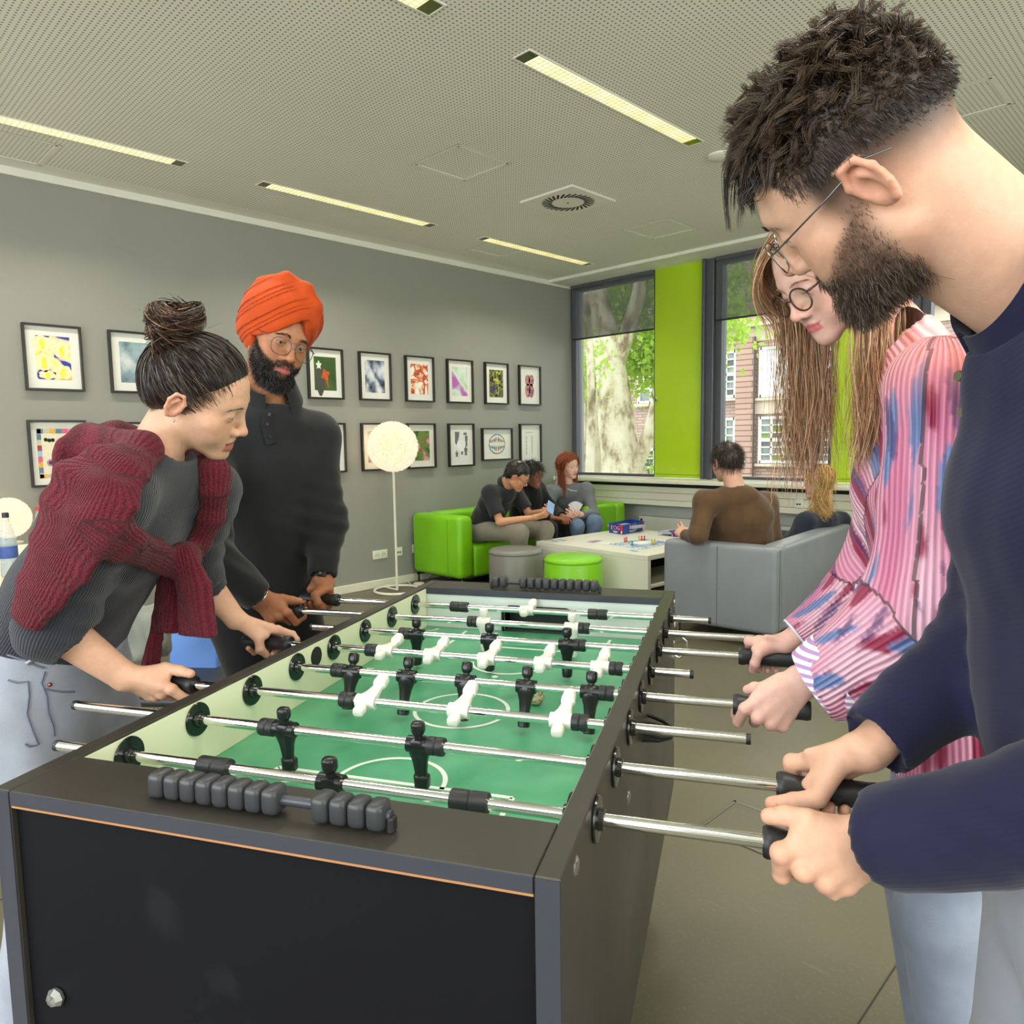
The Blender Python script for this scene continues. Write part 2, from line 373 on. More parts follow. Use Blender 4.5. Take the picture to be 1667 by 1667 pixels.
# ================================================================== CEILING FITTINGS
def lamp_mat():
    m, t, b = newmat('lamp_louvre_glow'); v = coord(t)
    wv = tex(t, 'wave', v, 12., bands_direction='Y', Distortion=0.)
    t.links.new(ramp(t, wv.outputs[0], [(0, (.62, .52, .24)), (1, (.80, .74, .48))]), b.inputs['Emission Color']); b.inputs['Emission Strength'].default_value = 1.25
    b.inputs['Base Color'].default_value = (.8, .78, .6, 1); b.inputs['Roughness'].default_value = .3
    return m
LAMPW = 9.5
m_lamp = lamp_mat(); m_refl = mat('mirror_louvre', (150, 146, 110), .15, metal=1.)
m_gap = mat('panel_gap', (150, 148, 132), .8)
def clight(x, y0, label):
    L = 1.49; e = empty('ceiling_light', (x, y0+L/2, RH), label=label, cat='ceiling light', group='recessed ceiling lights')
    mb = MB()
    for s in (-1, 1): mb.box((s*.052, 0, -.002), (.008, L+.016, .006), ch=.001).box((0, s*(L/2+.004), -.002), (.1, .008, .006), ch=.001)
    mb.build('trim_frame', m_white, e)
    MB().box((0, 0, -.0015), (.092, L-.13, .002)).build('tube_glow', m_lamp, e)
    mb = MB()
    for s in (-1, 1): MB().box((0, s*(L/2-.033), -.0015), (.094, .066, .002)).build('end_reflector', m_refl, e)
    mb = MB()
    for i in range(46): mb.box((0, -L/2+.08+i*(L-.16)/45, -.005), (.088, .0016, .006))
    for q in (-.03, 0, .03): mb.box((q, 0, -.004), (.0014, L-.14, .004))
    o = mb.build('louvre', mat('louvre_metal', (214, 208, 170), .3, metal=.4), e)
    o['kind'] = 'stuff'
    l = bpy.data.lights.new('fluorescent_tube', 'AREA'); l.shape = 'RECTANGLE'; l.size = .09; l.size_y = L-.13; l.energy = LAMPW; l.color = (1., .95, .84); l.spread = radians(125); o = bpy.data.objects.new('fluorescent_tube', l); COL.objects.link(o); o.parent = e; o.location = (0, 0, -.012)
names = ['long recessed ceiling light at the left edge above the grey wall', 'long recessed ceiling light over the man in the turban', 'short-looking recessed ceiling light nearest the window corner']
for i, y0 in enumerate((.5, 2.49, 4.515)): clight(-4.8, y0, names[i])
names = ['recessed ceiling light cut off by the top edge of the photo', 'long recessed ceiling light above the middle of the football table', 'recessed ceiling light beyond the round smoke detector']
for i, y0 in enumerate((.57, 2.56, 4.6)): clight(-2.43, y0, names[i])
for i, y0 in enumerate((-1.5,)): clight(-4.8, y0, 'recessed ceiling light left outside the view'); clight(-2.43, y0, 'recessed ceiling light above and behind the camera')
for i, y0 in enumerate((-1.5, .57, 2.56, 4.6)): clight(0., y0, ['recessed ceiling light behind the camera on the right', 'recessed ceiling light above the camera', 'recessed ceiling light right of the view', 'recessed ceiling light right of the view by the windows'][i])
v = empty('ceiling_vent', (-3.635, 4.30, RH), label='square white swirl air vent with a ring of dark slots', cat='vent')
MB().rbox((0, 0, -.008), (.5, .5, .016), .003, n=1).build('plate', m_white, v)
for i in range(28):
    a = 2*pi*i/28; d = a+.55; c = np.array([cos(a)*.155, sin(a)*.155, -.0165])
    R = np.array([[cos(d), -sin(d), 0], [sin(d), cos(d), 0], [0, 0, 1]]); MB().box(c, (.085, .016, .002), R).build('slot', m_dark, v)
MB().cyl((0, 0, -.016), (0, 0, -.019), .008, n=10).build('screw', m_refl, v)
s = empty('smoke_detector', (-2.42, 4.325, RH), label='flat round white smoke detector on the ceiling by the long light', cat='smoke detector')
MB().lathe([(0, 0), (.075, 0), (.075, -.01), (.06, -.02), (0, -.021)], (0, 0, 0), 28).build('disc', m_white, s, smooth=40)
MB().box((.1, .02, -.004), (.05, .02, .006)).build('tag', mat('red_tag', (150, 70, 66), .5), s)
def hatch(cx, cy, sx, sy, label):
    e = empty('ceiling_access_panel', (cx, cy, RH), label=label, cat='access panel', group='ceiling access panels'); mb = MB()
    for q in (-1, 1): mb.box((q*sx/2, 0, -.0012), (.03, sy, .0024)).box((0, q*sy/2, -.0012), (sx, .03, .0024))
    mb.build('plain_border', mat('plain_ceiling_strip', (208, 208, 192), .7), e); mb = MB()
    for q in (-1, 1): mb.box((q*(sx/2+.015), 0, -.0008), (.003, sy+.03, .002)).box((0, q*(sy/2+.015), -.0008), (sx+.03, .003, .002))
    mb.build('joint', m_gap, e)
hatch(-3.62, 3.25, .42, .42, 'square access panel in the ceiling left of the swirl vent')
hatch(-3.6, 5.45, .42, .42, 'square access panel in the ceiling between vent and windows')
hatch(-5.2, .9, .42, .9, 'access panel in the ceiling at the left edge under the light strip')
hatch(-4.95, 4.9, .42, .42, 'faint access panel in the ceiling beside the corner light')
hatch(-1.2, 4.6, .42, .42, 'access panel in the ceiling right of the bearded man')
# ================================================================== OUTSIDE
FY = 26.
def brick_mat(name, c1, c2, mortar, sx, sy):
    m, t, b = newmat(name); v = coord(t, (1, 1, 1), (pi/2, 0, 0))
    br = t.nodes.new('ShaderNodeTexBrick'); t.links.new(v, br.inputs['Vector']); br.inputs['Scale'].default_value = 1.
    br.inputs['Color1'].default_value = (*lin(c1), 1); br.inputs['Color2'].default_value = (*lin(c2), 1); br.inputs['Mortar'].default_value = (*lin(mortar), 1)
    br.inputs['Brick Width'].default_value = sx; br.inputs['Row Height'].default_value = sy; br.inputs['Mortar Size'].default_value = .02
    t.links.new(br.outputs[0], b.inputs['Base Color']); b.inputs['Roughness'].default_value = .9; return m
m_brick = brick_mat('facade_brick', (176, 150, 140), (196, 172, 160), (150, 128, 120), .5, .12)
m_pil = brick_mat('pilaster_brick', (178, 146, 134), (188, 156, 144), (128, 98, 90), 3., .2)
m_stone = mat('pale_render', (206, 192, 176), .9, var=.1, vs=2)
m_wpaint = mat('outside_white_paint', (236, 236, 232), .5, var=.02)
m_pane = mat('reflecting_pane', (120, 132, 128), .08, var=.4, vs=2.5, spec=.8)
m_panerefl = mat('painted_reflection_pane', (232, 236, 238), .1, var=.05, vs=2, spec=.8)  # bright reflection in the glass painted as a near-white pane colour
bd = empty('brick_building', (-13, FY, -.5), label='pale brick building with white grid windows across the yard', cat='building')
def F(x, y, z): return (x+13, y-FY, z+.5)
MB().box(F(-15, FY+.5, 4.2), (34, 1., 9.4)).build('wall', m_brick, bd)
MB().box(F(-10.5, FY-.02, 5.0), (9, .1, .5)).build('frieze', m_stone, bd)
MB().box(F(-10.6, FY-.18, 5.32), (9.2, .5, .12)).build('cornice', m_stone, bd)
for x in (-13.31, -10.95+.0, -16.2): MB().box(F(x, FY-.1, 2.3), (.72, .3, 5.2)).build('pilaster', m_pil, bd)
MB().cyl(F(-12.9, FY-.3, -.4), F(-12.9, FY-.3, 4.9), .035, n=8).build('downpipe', mat('dark_pipe', (70, 66, 66), .5), bd)
mb = MB(); mb.box(F(-12.35, FY-.05, 2.35), (2.2, .1, .5)); mb.build('spandrel', m_stone, bd)
def fwin(x0, x1, z0, z1, nx, nz, pm, mull=()):
    e = empty('window', F((x0+x1)/2, FY-.1, z0), parent=bd); wx, hz = x1-x0, z1-z0
    mb = MB()
    for q in (-1, 1): mb.box((q*wx/2, 0, hz/2), (.1, .14, hz+.1)); 
    mb.box((0, 0, 0), (wx, .14, .1)).box((0, 0, hz), (wx, .14, .1))
    for i in range(1, nx): mb.box((-wx/2+wx*i/nx, -.01, hz/2), (.06, .08, hz))
    for k in range(1, nz): mb.box((0, -.01, hz*k/nz), (wx, .08, .13 if k in mull else .05))
    mb.build('window_frame', m_wpaint, e); MB().box((0, -.02, -.12), (wx+.3, .24, .1)).build('window_sill', m_stone, e)
    for i in range(nx):
        for k in range(nz): MB().box((-wx/2+wx*(i+.5)/nx, .03, hz*(k+.5)/nz), (wx/nx-.05, .02, hz/nz-.04)).build('pane', pm if not isinstance(pm, (list, tuple)) else pm[(i*5+k*3) % len(pm)], e)
m_p2 = mat('pane_green', (110, 150, 60), .15, var=.2); m_p3 = mat('pane_warm', (176, 140, 96), .15, var=.2); m_p4 = mat('pane_dark', (86, 92, 88), .1, var=.3)
fwin(-14.5, -13.74, 2.8, 4.45, 2, 6, [m_pane, m_p4], (3,))
fwin(-12.75, -11.55, 2.75, 4.45, 1, 1, m_panerefl)
fwin(-14.5, -13.74, .4, 1.95, 2, 5, [m_p3, m_panerefl, m_pane], (2,))
fwin(-12.73, -11.4, .35, 1.95, 3, 6, [m_pane, m_p2, m_p4, m_pane], (3,))
fwin(-10.65, -9.6, 2.7, 4.2, 2, 5, [m_pane, m_panerefl], (3,))
fwin(-10.65, -9.6, .35, 1.95, 2, 6, [m_pane, m_p4, m_p3], (3,))
fwin(-12.5, -11.7, 5.9, 6.95, 2, 3, m_panerefl)
fwin(-18.1, -17.5, 2.75, 3.85, 1, 2, [m_pane, m_panerefl], ()); fwin(-19.4, -18.9, 2.75, 3.9, 1, 2, m_panerefl); fwin(-20.6, -20.1, .2, 1.7, 1, 3, m_p4)
fwin(-17.9, -17.3, -.3, .8, 1, 3, m_p4)
MB().box((0, 22, -.55), (90, 34, .1)).build('yard_ground', mat('yard_paving', (150, 150, 130), .9), kind='structure')
# ---- plane trees
def bark_mat():
    m, t, b = newmat('plane_tree_bark'); v = coord(t, (1, 1, .55))
    n = tex(t, 'noise', v, 3.2, Detail=5., Roughness=.62); n2 = tex(t, 'voronoi', v, 5.)
    base = ramp(t, n.outputs[0], [(.36, lin((112, 98, 72))), (.44, lin((160, 148, 120))), (.50, lin((186, 178, 152))), (.62, lin((198, 192, 170)))])
    t.links.new(mixc(t, base, lin((140, 126, 100)), ramp(t, n2.outputs['Distance'], [(.0, (.6,)*3), (.16, (0,)*3)])), b.inputs['Base Color'])
    b.inputs['Roughness'].default_value = .85; bump(t, b, n.outputs[0], .5, .03); return m
m_bark = bark_mat()
def leaf_mat(name, c1, c2):
    m, t, b = newmat(name); oi = tex(t, 'noise', coord(t), 1.6)
    t.links.new(ramp(t, oi.outputs[0], [(.3, lin(c1)), (.7, lin(c2))]), b.inputs['Base Color']); b.inputs['Roughness'].default_value = .5
    tl = t.nodes.new('ShaderNodeBsdfTranslucent'); tl.inputs[0].default_value = (*lin(c2), 1); mix = t.nodes.new('ShaderNodeMixShader'); mix.inputs[0].default_value = .45
    t.links.new(b.outputs[0], mix.inputs[1]); t.links.new(tl.outputs[0], mix.inputs[2]); t.links.new(mix.outputs[0], t.nodes['Material Output'].inputs[0]); return m
m_leaf = leaf_mat('plane_leaf', (140, 176, 62), (188, 214, 96))
def leaves(parent, blobs, n, size, name='foliage'):
    c = np.concatenate([np.array(b[0])+rng.normal(size=(int(n*b[2]), 3))*np.array(b[1])*.5 for b in blobs]); k = len(c)
    d = rng.normal(size=(k, 3)); d /= np.linalg.norm(d, axis=1)[:, None]; e = np.cross(d, rng.normal(size=(k, 3))); e /= np.linalg.norm(e, axis=1)[:, None]
    s = size*(.6+.8*rng.random((k, 1)))
    v = np.stack([c-d*s, c+e*s*.6, c+d*s, c-e*s*.6], 1).reshape(-1, 3)
    me = bpy.data.meshes.new(name); i = np.arange(k*4).reshape(-1, 4); me.from_pydata(v.tolist(), [], i.tolist()); me.materials.append(m_leaf); me.polygons.foreach_set('use_smooth', [False]*k)
    o = bpy.data.objects.new(name, me); COL.objects.link(o); o.parent = parent; o['kind'] = 'stuff'; return o
def pp(x, y, yy): return plane(x, y, (0, 1, 0), yy)
def trunk(mb, px, yy, rad, n=14):
    pts = [pp(x, y, yy) for x, y in px]; mb.tube(np.array(pts)-org, rad, n)
org = pp(1015, 800, 13.); org[2] = -.5
T1 = empty('plane_tree', org, label='big plane tree with a thick pale mottled trunk outside the left window', cat='tree')
mb = MB(); trunk(mb, [(1018, 850), (1016, 775), (1010, 735), (1004, 690), (999, 640), (993, 590), (985, 540), (972, 490), (962, 440), (950, 360)], 13., [.62, .5, .42, .39, .36, .31, .29, .26, .24, .2], 20); mb.build('trunk', m_bark, T1, smooth=60)
mb = MB(); trunk(mb, [(1030, 770), (1046, 735), (1060, 695), (1071, 650), (1078, 600), (1085, 540)], 12.9, [.16, .15, .14, .12, .1, .09]); mb.build('branch', m_bark, T1, smooth=60)
mb = MB(); trunk(mb, [(1000, 600), (1022, 540), (1040, 480), (1050, 400)], 13.1, [.2, .17, .15, .12]); mb.build('branch', m_bark, T1, smooth=60)
leaves(T1, [((pp(1045, 590, 14.)-org), (1.0, .8, .7), 1.0), ((pp(1100, 560, 14)-org), (1.3, .8, .9), .8), ((pp(1040, 480, 14)-org), (1.6, .8, 1.2), 1.2), ((pp(1180, 520, 12)-org), (.5, .4, .5), .25), ((pp(1070, 430, 14)-org), (2, 1, 1.2), 1.0), ((pp(1195, 470, 14)-org), (.7, .6, .9), .4)], 1500, .075)
org = pp(972, 800, 15.); org[2] = -.5
T2 = empty('plane_tree', org, label='leaning grey-barked tree standing left of the thick pale trunk', cat='tree')
mb = MB(); trunk(mb, [(965, 850), (968, 775), (973, 730), (981, 680), (986, 630), (975, 560), (960, 500)], 15., [.36, .33, .3, .26, .22, .18, .15]); mb.build('trunk', mat('grey_bark', (178, 168, 142), .9, var=.2, vs=4, bs=.6, bsc=12), T2, smooth=60)
leaves(T2, [((pp(975, 610, 15.5)-org), (.6, .6, 1.0), .7), ((pp(955, 640, 15.5)-org), (.5, .6, .9), .6), ((pp(960, 500, 15.5)-org), (1., .8, 1.2), .8)], 1100, .08)
org = pp(952, 800, 11.); org[2] = -.5
T3 = empty('plane_tree', org, label='slim pale trunk beside the left window frame', cat='tree')
mb = MB(); trunk(mb, [(958, 850), (960, 770), (962, 700), (963, 640), (960, 570), (955, 480)], 11., [.1, .09, .085, .08, .075, .07], 10); mb.build('trunk', m_bark, T3, smooth=60)
mb = MB(); trunk(mb, [(950, 850), (950, 770), (952, 690), (946, 600), (944, 500)], 11.05, [.06, .055, .05, .05, .04], 8); mb.build('branch', m_bark, T3, smooth=60)
leaves(T3, [((pp(950, 590, 11.5)-org), (.4, .4, .8), .5)], 800, .06)
org = pp(1030, 790, 16.); org[2] = -.5
T4 = empty('shrub', org, label='green shrub at the foot of the thick pale trunk', cat='shrub')
leaves(T4, [((0, 0, .7), (1.6, .5, .8), 1.), ((-1.2, 0, .7), (.8, .5, .9), .6)], 900, .06)
mb = MB(); mb.cyl((0, 0, 0), (0, 0, .7), .05, n=7); mb.build('stem', m_bark, T4)
# ================================================================== FOOTBALL TABLE
TYAW = .4856; TU = np.array([cos(TYAW), sin(TYAW), 0]); TV = np.array([-sin(TYAW), cos(TYAW), 0]); T0 = np.array([-1.0743, .1826, 0])
def T(u, v, z): return T0+u*TU+v*TV+np.array([0, 0, z])
TOP, FZ, WI, TT, DP, LL = .9115, .795, .68, .027, .105, 1.405
ft = empty('football_table', T0, TYAW, label='black tabletop football table with green pitch and chrome rods', cat='football table')
def blk(name, c, rough=.42, var=.08, spec=.5):
    m, t, b = newmat(name); v = coord(t); n = tex(t, 'noise', v, 3., Detail=8.); g = tex(t, 'noise', coord(t, (30, 2, 30)), 8., Detail=4.)
    cc = lin(c); base = ramp(t, n.outputs[0], [(.3, tuple(x*(1-var) for x in cc)), (.7, tuple(x*(1+var) for x in cc))])
    sc = tex(t, 'noise', coord(t, (3, 14, 3), (0, 0, .5)), 3., Detail=10.)
    t.links.new(mixc(t, base, tuple(x*1.9+.01 for x in cc), math_(t, 'MULTIPLY', ramp(t, sc.outputs[0], [(.64, (0,)*3), (.72, (1,)*3)]), .3)), b.inputs['Base Color'])
    t.links.new(ramp(t, n.outputs[0], [(.2, (rough-.06,)*3), (.8, (rough+.08,)*3)]), b.inputs['Roughness']); b.inputs['Specular IOR Level'].default_value = spec
    bump(t, b, g.outputs[0], .03); return m
m_tb = blk('black_brown_laminate', (52, 50, 44), .34); m_tf = blk('black_front_laminate', (20, 20, 24), .6, spec=.12)
m_edge = mat('edge_band', (58, 60, 70), .35, var=.05); m_tan = mat('raw_board_edge', (188, 132, 84), .7)
m_inner = mat('cream_inner_board', (226, 230, 196), .5, var=.02); m_innerw = mat('white_inner_board', (226, 232, 230), .4, var=.02)
for name, u0 in (('side_panel', -TT), ('side_panel', WI)):
    mb = MB(); mb.box((u0+TT/2, LL/2, (TOP+.35)/2), (TT, LL, TOP-.35), ch=.0015); mb.build(name, m_tb, ft)
    mb = MB(); mb.box((u0+TT/2, -.0006, (TOP+.35)/2-.001), (TT-.002, .0014, TOP-.352)); mb.build('edge_strip', m_edge, ft)
    ui = .0007 if u0 < 0 else WI-.0007
    mb = MB(); mb.box((ui, LL/2, (FZ+TOP-.004)/2), (.0014, LL-2*DP-.002, TOP-.005-FZ)); mb.build('inner_lining', m_inner, ft)
for v0, fr in ((0, True), (LL-DP, False)):
    MB().box((WI/2, v0+DP/2, TOP-.0100), (WI-.001, DP, .019), ch=.0012).build('end_top', m_tb, ft)
    if fr:
        MB().box((WI/2, -.0004, TOP-.0100), (WI-.003, .0016, .0175)).build('edge_strip', m_edge, ft); MB().box((WI/2, .0035, TOP-.0212), (WI-.002, .006, .003)).build('raw_strip', m_tan, ft)
        MB().box((WI/2, .02, (TOP-.0225+.35)/2), (WI-.001, .025, TOP-.0225-.35)).build('end_panel', m_tf, ft)
        MB().box((WI/2, DP-.012, (FZ+TOP-.0195)/2), (WI-.001, .016, TOP-.0195-FZ)).build('goal_board', m_innerw, ft)
    else:
        MB().box((WI/2, LL-.02, (TOP-.0195+.35)/2), (WI-.001, .025, TOP-.0195-.35)).build('end_panel', m_tf, ft)
        MB().box((WI/2, v0-.0002, TOP-.0100), (WI-.003, .0016, .0185)).build('edge_strip', m_edge, ft)
        z0, z1 = FZ, TOP-.0195; gl, gr, gt = .235, .44, .866
        mb = MB(); mb.box((gl/2, v0+.012, (z0+z1)/2), (gl, .02, z1-z0)).box(((gr+WI)/2, v0+.012, (z0+z1)/2), (WI-gr, .02, z1-z0)).box(((gl+gr)/2, v0+.012, (gt+z1)/2), (gr-gl, .02, z1-gt)); mb.build('goal_board', m_innerw, ft)
        mb = MB(); path = [(gl, FZ), (gl, gt-.018), (gl+.006, gt-.006), (gl+.02, gt), (gr-.02, gt), (gr-.006, gt-.006), (gr, gt-.018), (gr, FZ)]
        mb.tube([(p, v0+.001, q) for p, q in path], .0045, 8); g = mb.build('goal', mat('black_plastic', (30, 31, 33), .35), ft, smooth=50)
        MB().box(((gl+gr)/2, v0+.07, (FZ+gt)/2), (gr-gl, .004, gt-FZ)).build('goal_back', mat('goal_grey', (74, 80, 80), .6), g)
        mb = MB(); mb.box(((gl+gr)/2, v0+.045, FZ-.004), (gr-gl, .05, .006)); mb.build('goal_floor', mat('goal_grey', (74, 80, 80), .6), g)
MB().box((WI/2, LL/2, .36), (WI, LL-.06, .02)).build('bottom_board', m_tf, ft)
def pitch_mat():
    m, t, b = newmat('pitch_green'); v = coord(t); n = tex(t, 'noise', coord(t, (1, 1, 1)), 7., Detail=3.)
    t.links.new(ramp(t, n.outputs[0], [(.35, lin((66, 150, 108))), (.65, lin((90, 168, 126)))]), b.inputs['Base Color']); b.inputs['Roughness'].default_value = .32; return m
pf = MB().box((WI/2, LL/2, FZ-.008), (WI-.002, LL-2*DP, .016)).build('playing_field', pitch_mat(), ft)
m_line = mat('pitch_line', (226, 236, 222), .4, var=.02)
def arc(cx, cy, r, a0, a1, w, n=40):
    mb = MB(); a = np.linspace(a0, a1, n); v = []; f = []
    for i, t_ in enumerate(a):
        for q in (r-w/2, r+w/2): v.append((cx+q*cos(t_), cy+q*sin(t_), FZ+.0006))
    for i in range(n-1): f.append((2*i, 2*i+1, 2*i+3, 2*i+2))
    mb.add(v, f); return mb
LW = .008
def line(x0, y0, x1, y1):
    mb = MB(); d = np.array([x1-x0, y1-y0]); L = np.hypot(*d); c = ((x0+x1)/2, (y0+y1)/2, FZ+.0003); d = d/L
    mb.box(c, (L, LW, .0006), np.array([[d[0], -d[1], 0], [d[1], d[0], 0], [0, 0, 1]])); mb.build('marking', m_line, pf)
cy = LL/2-.012; cx = WI/2
arc(cx, cy, .094, 0, 2*pi, LW, 60).build('centre_circle', m_line, pf)
MB().cyl((cx, cy, FZ), (cx, cy, FZ+.0008), .008, n=16).build('centre_spot', m_line, pf)
for s in (-1, 1):
    yb = cy+s*.325; ye = cy+s*.585
    line(.134, yb, .546, yb); line(.134, yb, .134, ye); line(.546, yb, .546, ye)
    arc(cx, yb+s*.003, .09, 0 if s < 0 else pi, pi if s < 0 else 2*pi, LW, 30).build('marking', m_line, pf)
    line(.225, cy+s*.45, .455, cy+s*.45); line(.225, cy+s*.45, .225, ye); line(.455, cy+s*.45, .455, ye)
    MB().cyl((cx, cy+s*.215, FZ), (cx, cy+s*.215, FZ+.0008), .0075, n=16).build('spot', m_line, pf)
    for q in (-1, 1): arc(cx+q*.335, cy+s*.59, .04, {(1, 1): pi, (1, -1): pi/2, (-1, 1): 1.5*pi, (-1, -1): 0}[(q, s)], {(1, 1): 1.5*pi, (1, -1): pi, (-1, 1): 2*pi, (-1, -1): pi/2}[(q, s)], LW, 12).build('marking', m_line, pf)
    for q in (.02, WI-.02): line(q-.0 if q < .3 else q-.02, cy+s*.2, q+.02 if q < .3 else q, cy+s*.2)
# rods
def chrome():
    m, t, b = newmat('chrome'); v = coord(t); n = tex(t, 'noise', v, 40.)
    t.links.new(ramp(t, n.outputs[0], [(.3, (.86, .86, .86)), (.7, (.88, .88, .88))]), b.inputs['Base Color']); b.inputs['Metallic'].default_value = 1.; b.inputs['Roughness'].default_value = .09; return m
m_chrome = chrome(); m_rub = mat('black_rubber', (34, 35, 37), .45, bs=.1, bsc=400); m_pb = mat('black_player_plastic', (22, 23, 25), .28); m_pw = mat('white_player_plastic', (226, 226, 216), .35)
m_bear = mat('dark_green_black_bearing', (20, 26, 22), .18, coat=.3)
def rrect(w_, d_, n=16, e=3.2):
    a = np.linspace(0, 2*pi, n, endpoint=False)+pi/n; c, s = np.cos(a), np.sin(a); k = (np.abs(c)**e+np.abs(s)**e)**(-1/e)
    return c*k*w_/2, s*k*d_/2
def player_mesh(m):
    sec = [(.0375, .012, .009, 0), (.036, .0185, .015, 0), (.033, .0205, .018, 0), (.022, .0205, .018, 0), (.018, .017, .015, 0), (.0155, .0115, .011, 0), (.012, .0125, .012, 0), (.0105, .026, .02, 0), (.006, .032, .025, 0), (-.008, .033, .025, 0), (-.014, .031, .021, 0), (-.026, .024, .016, 0), (-.044, .0195, .0125, 0), (-.0495, .0195, .0125, 0), (-.051, .0245, .017, .001), (-.0545, .0245, .022, .002), (-.066, .0215, .026, .002), (-.0725, .0205, .026, .002), (-.074, .017, .022, .002)]
    mb = MB(); rings = []
    for z, a, b, o in sec:
        x, y = rrect(a, b); rings.append(np.stack([x, y+o, np.full_like(x, z)], 1))
    mb.loft(rings[::-1])
    mb.lathe([(.0085, -.0185), (.0128, -.0185), (.0128, .0185), (.0085, .0185)], (0, 0, 0), 18, (1, 0, 0))
    me = mb.mesh('player', m, 40); return me
def bumper_mesh(w_):
    mb = MB(); mb.lathe([(.008, -w_/2), (.0135, -w_/2), (.0142, -w_/2+.002), (.0142, -.002), (.0128, 0), (.0142, .002), (.0142, w_/2-.002), (.0135, w_/2), (.008, w_/2)], (0, 0, 0), 18, (1, 0, 0)); return mb.mesh('bumper', m_rub, 30)
def handle_mesh():
    mb = MB(); mb.lathe([(.0082, 0), (.0165, 0), (.0185, .004), (.0185, .009), (.0165, .018), (.0148, .028), (.0158, .045), (.0172, .07), (.0172, .09), (.0165, .112), (.0172, .119), (.0155, .125), (0, .125)], (0, 0, 0), 22, (1, 0, 0)); return mb.mesh('handle', m_rub, 45)
pm = {'b': player_mesh(m_pb), 'w': player_mesh(m_pw)}; bm1, bm2, hm = bumper_mesh(.026), bumper_mesh(.05), handle_mesh()
mb = MB(); mb.lathe([(.009, -.03), (.0275, -.03), (.0285, -.028), (.0285, -.027), (.0275, -.0255), (.014, -.0245), (.0125, -.018), (.0088, -.018)], (0, 0, 0), 28, (-1, 0, 0)); bearm = mb.mesh('bearing', m_bear, 35)
RZ = .878
RODS = [  # colour, left end, right end, player positions, turn (deg), handle side, bumper kind
    ('b', -.134, .93, [.344], 6, 'R', .9, [(.156, 2), (.544, 2)]), ('b', -.258, .95, [.173, .408], 5, 'R', .922, [(.141, 1), (.436, 1)]),
    ('w', -.15, .888, [.241, .417, .596], 104, 'L', -.126, [(.203, 1), (.627, 1)]), ('b', -.05, .89, [.13, .251, .374, .495, .617], -20, 'R', .865, [(.1, 1), (.646, 1)]),
    ('w', -.13, .787, [.131, .244, .367, .49, .608], 96, 'L', -.108, [(.098, 1), (.64, 1)]), ('b', -.146, .9, [.139, .323, .507], -3, 'R', .875, [(.109, 1), (.536, 1)]),
    ('w', -.29, .912, [.259, .487], 4, 'L', -.269, [(.229, 1), (.516, 1)]), ('w', -.26, .806, [.33], 92, 'L', -.241, [(.136, 2), (.523, 2)])]
RODV = [.186+.1475*i for i in range(8)]
def put(name, me, parent, loc, rot=(0, 0, 0)):
    o = bpy.data.objects.new(name, me); COL.objects.link(o); o.parent = parent; o.location = loc; o.rotation_euler = rot; return o
for i, (c, a, b_, ps, turn, side, hu, bs_) in enumerate(RODS):
    mb = MB(); mb.tube([(a, 0, 0), (b_, 0, 0)], .008, 20)
    rod = mb.build('rod', m_chrome, ft, smooth=40); rod.location = (0, RODV[i], RZ)
    for p in ps: put('player', pm[c], rod, (p, 0, 0), (radians(turn), 0, 0))
    for p, k in bs_: put('bumper', bm1 if k == 1 else bm2, rod, (p, 0, 0))
    if side == 'R': put('handle', hm, rod, (hu, 0, 0))
    else: put('handle', hm, rod, (hu, 0, 0), (0, 0, pi))
    e0 = a if side == 'R' else b_; mb = MB(); mb.cyl((e0-.003, 0, 0), (e0+.004, 0, 0), .0085, n=16); mb.build('end_cap', m_rub, rod)
    put('bearing', bearm, ft, (-.025, RODV[i], RZ)); put('bearing', bearm, ft, (WI+.025, RODV[i], RZ), (0, 0, pi))
    put('bearing', bearm, ft, (-.0, RODV[i], RZ), (0, 0, pi)).location = (.0-.002+.0, RODV[i], RZ)
    mb = MB(); 
# bearing plates on the inside of the near wall and the outside of the far wall
mb = MB(); mb.lathe([(.009, .0), (.0275, .0), (.0285, .0015), (.0275, .004), (.014, .005), (.0125, .011), (.0088, .011)], (0, 0, 0), 28, (1, 0, 0)); bp = mb.mesh('bearing_plate', m_bear, 35)
for o in [o for o in ft.children if o.name.startswith('bearing')]: bpy.data.objects.remove(o)
for v_ in RODV:
    for u_, r_ in ((0.0014, 0), (-TT, pi), (WI-.0014, pi), (WI+TT, 0)): put('bearing_plate', bp, ft, (u_, v_, RZ), (0, 0, r_))
mb = MB(); mb.cyl((.0012, .704, .878), (.0026, .704, .878), .021, n=24); mb.build('ball_hole', m_dark, ft)
# score counters
m_bead = mat('score_bead', (52, 54, 57), .38, var=.1, vs=40)
mb = MB(); mb.rbox((0, 0, 0), (.0222, .030, .031), .0075, n=3); beadm = mb.mesh('bead', m_bead, 50, True)
def counter(v_, segs, u0, u1):
    c = MB().cyl((u0, v_, TOP+.0185), (u1, v_, TOP+.0185), .006, n=12).build('score_counter', m_edge, ft, smooth=40)
    for st, n in segs:
        for k in range(n): put('bead', beadm, c, (st+.0227*(k+.5), v_, TOP+.0185))
    for q in (u0, u1):
        MB().box((q, v_, TOP+.009), (.008, .014, .018), ch=.002).build('support', m_rub, c)
counter(.038, [(.189, 8), (.413, 4)], .188, .508); counter(1.332, [(.196, 2), (.278, 10)], .194, .508)
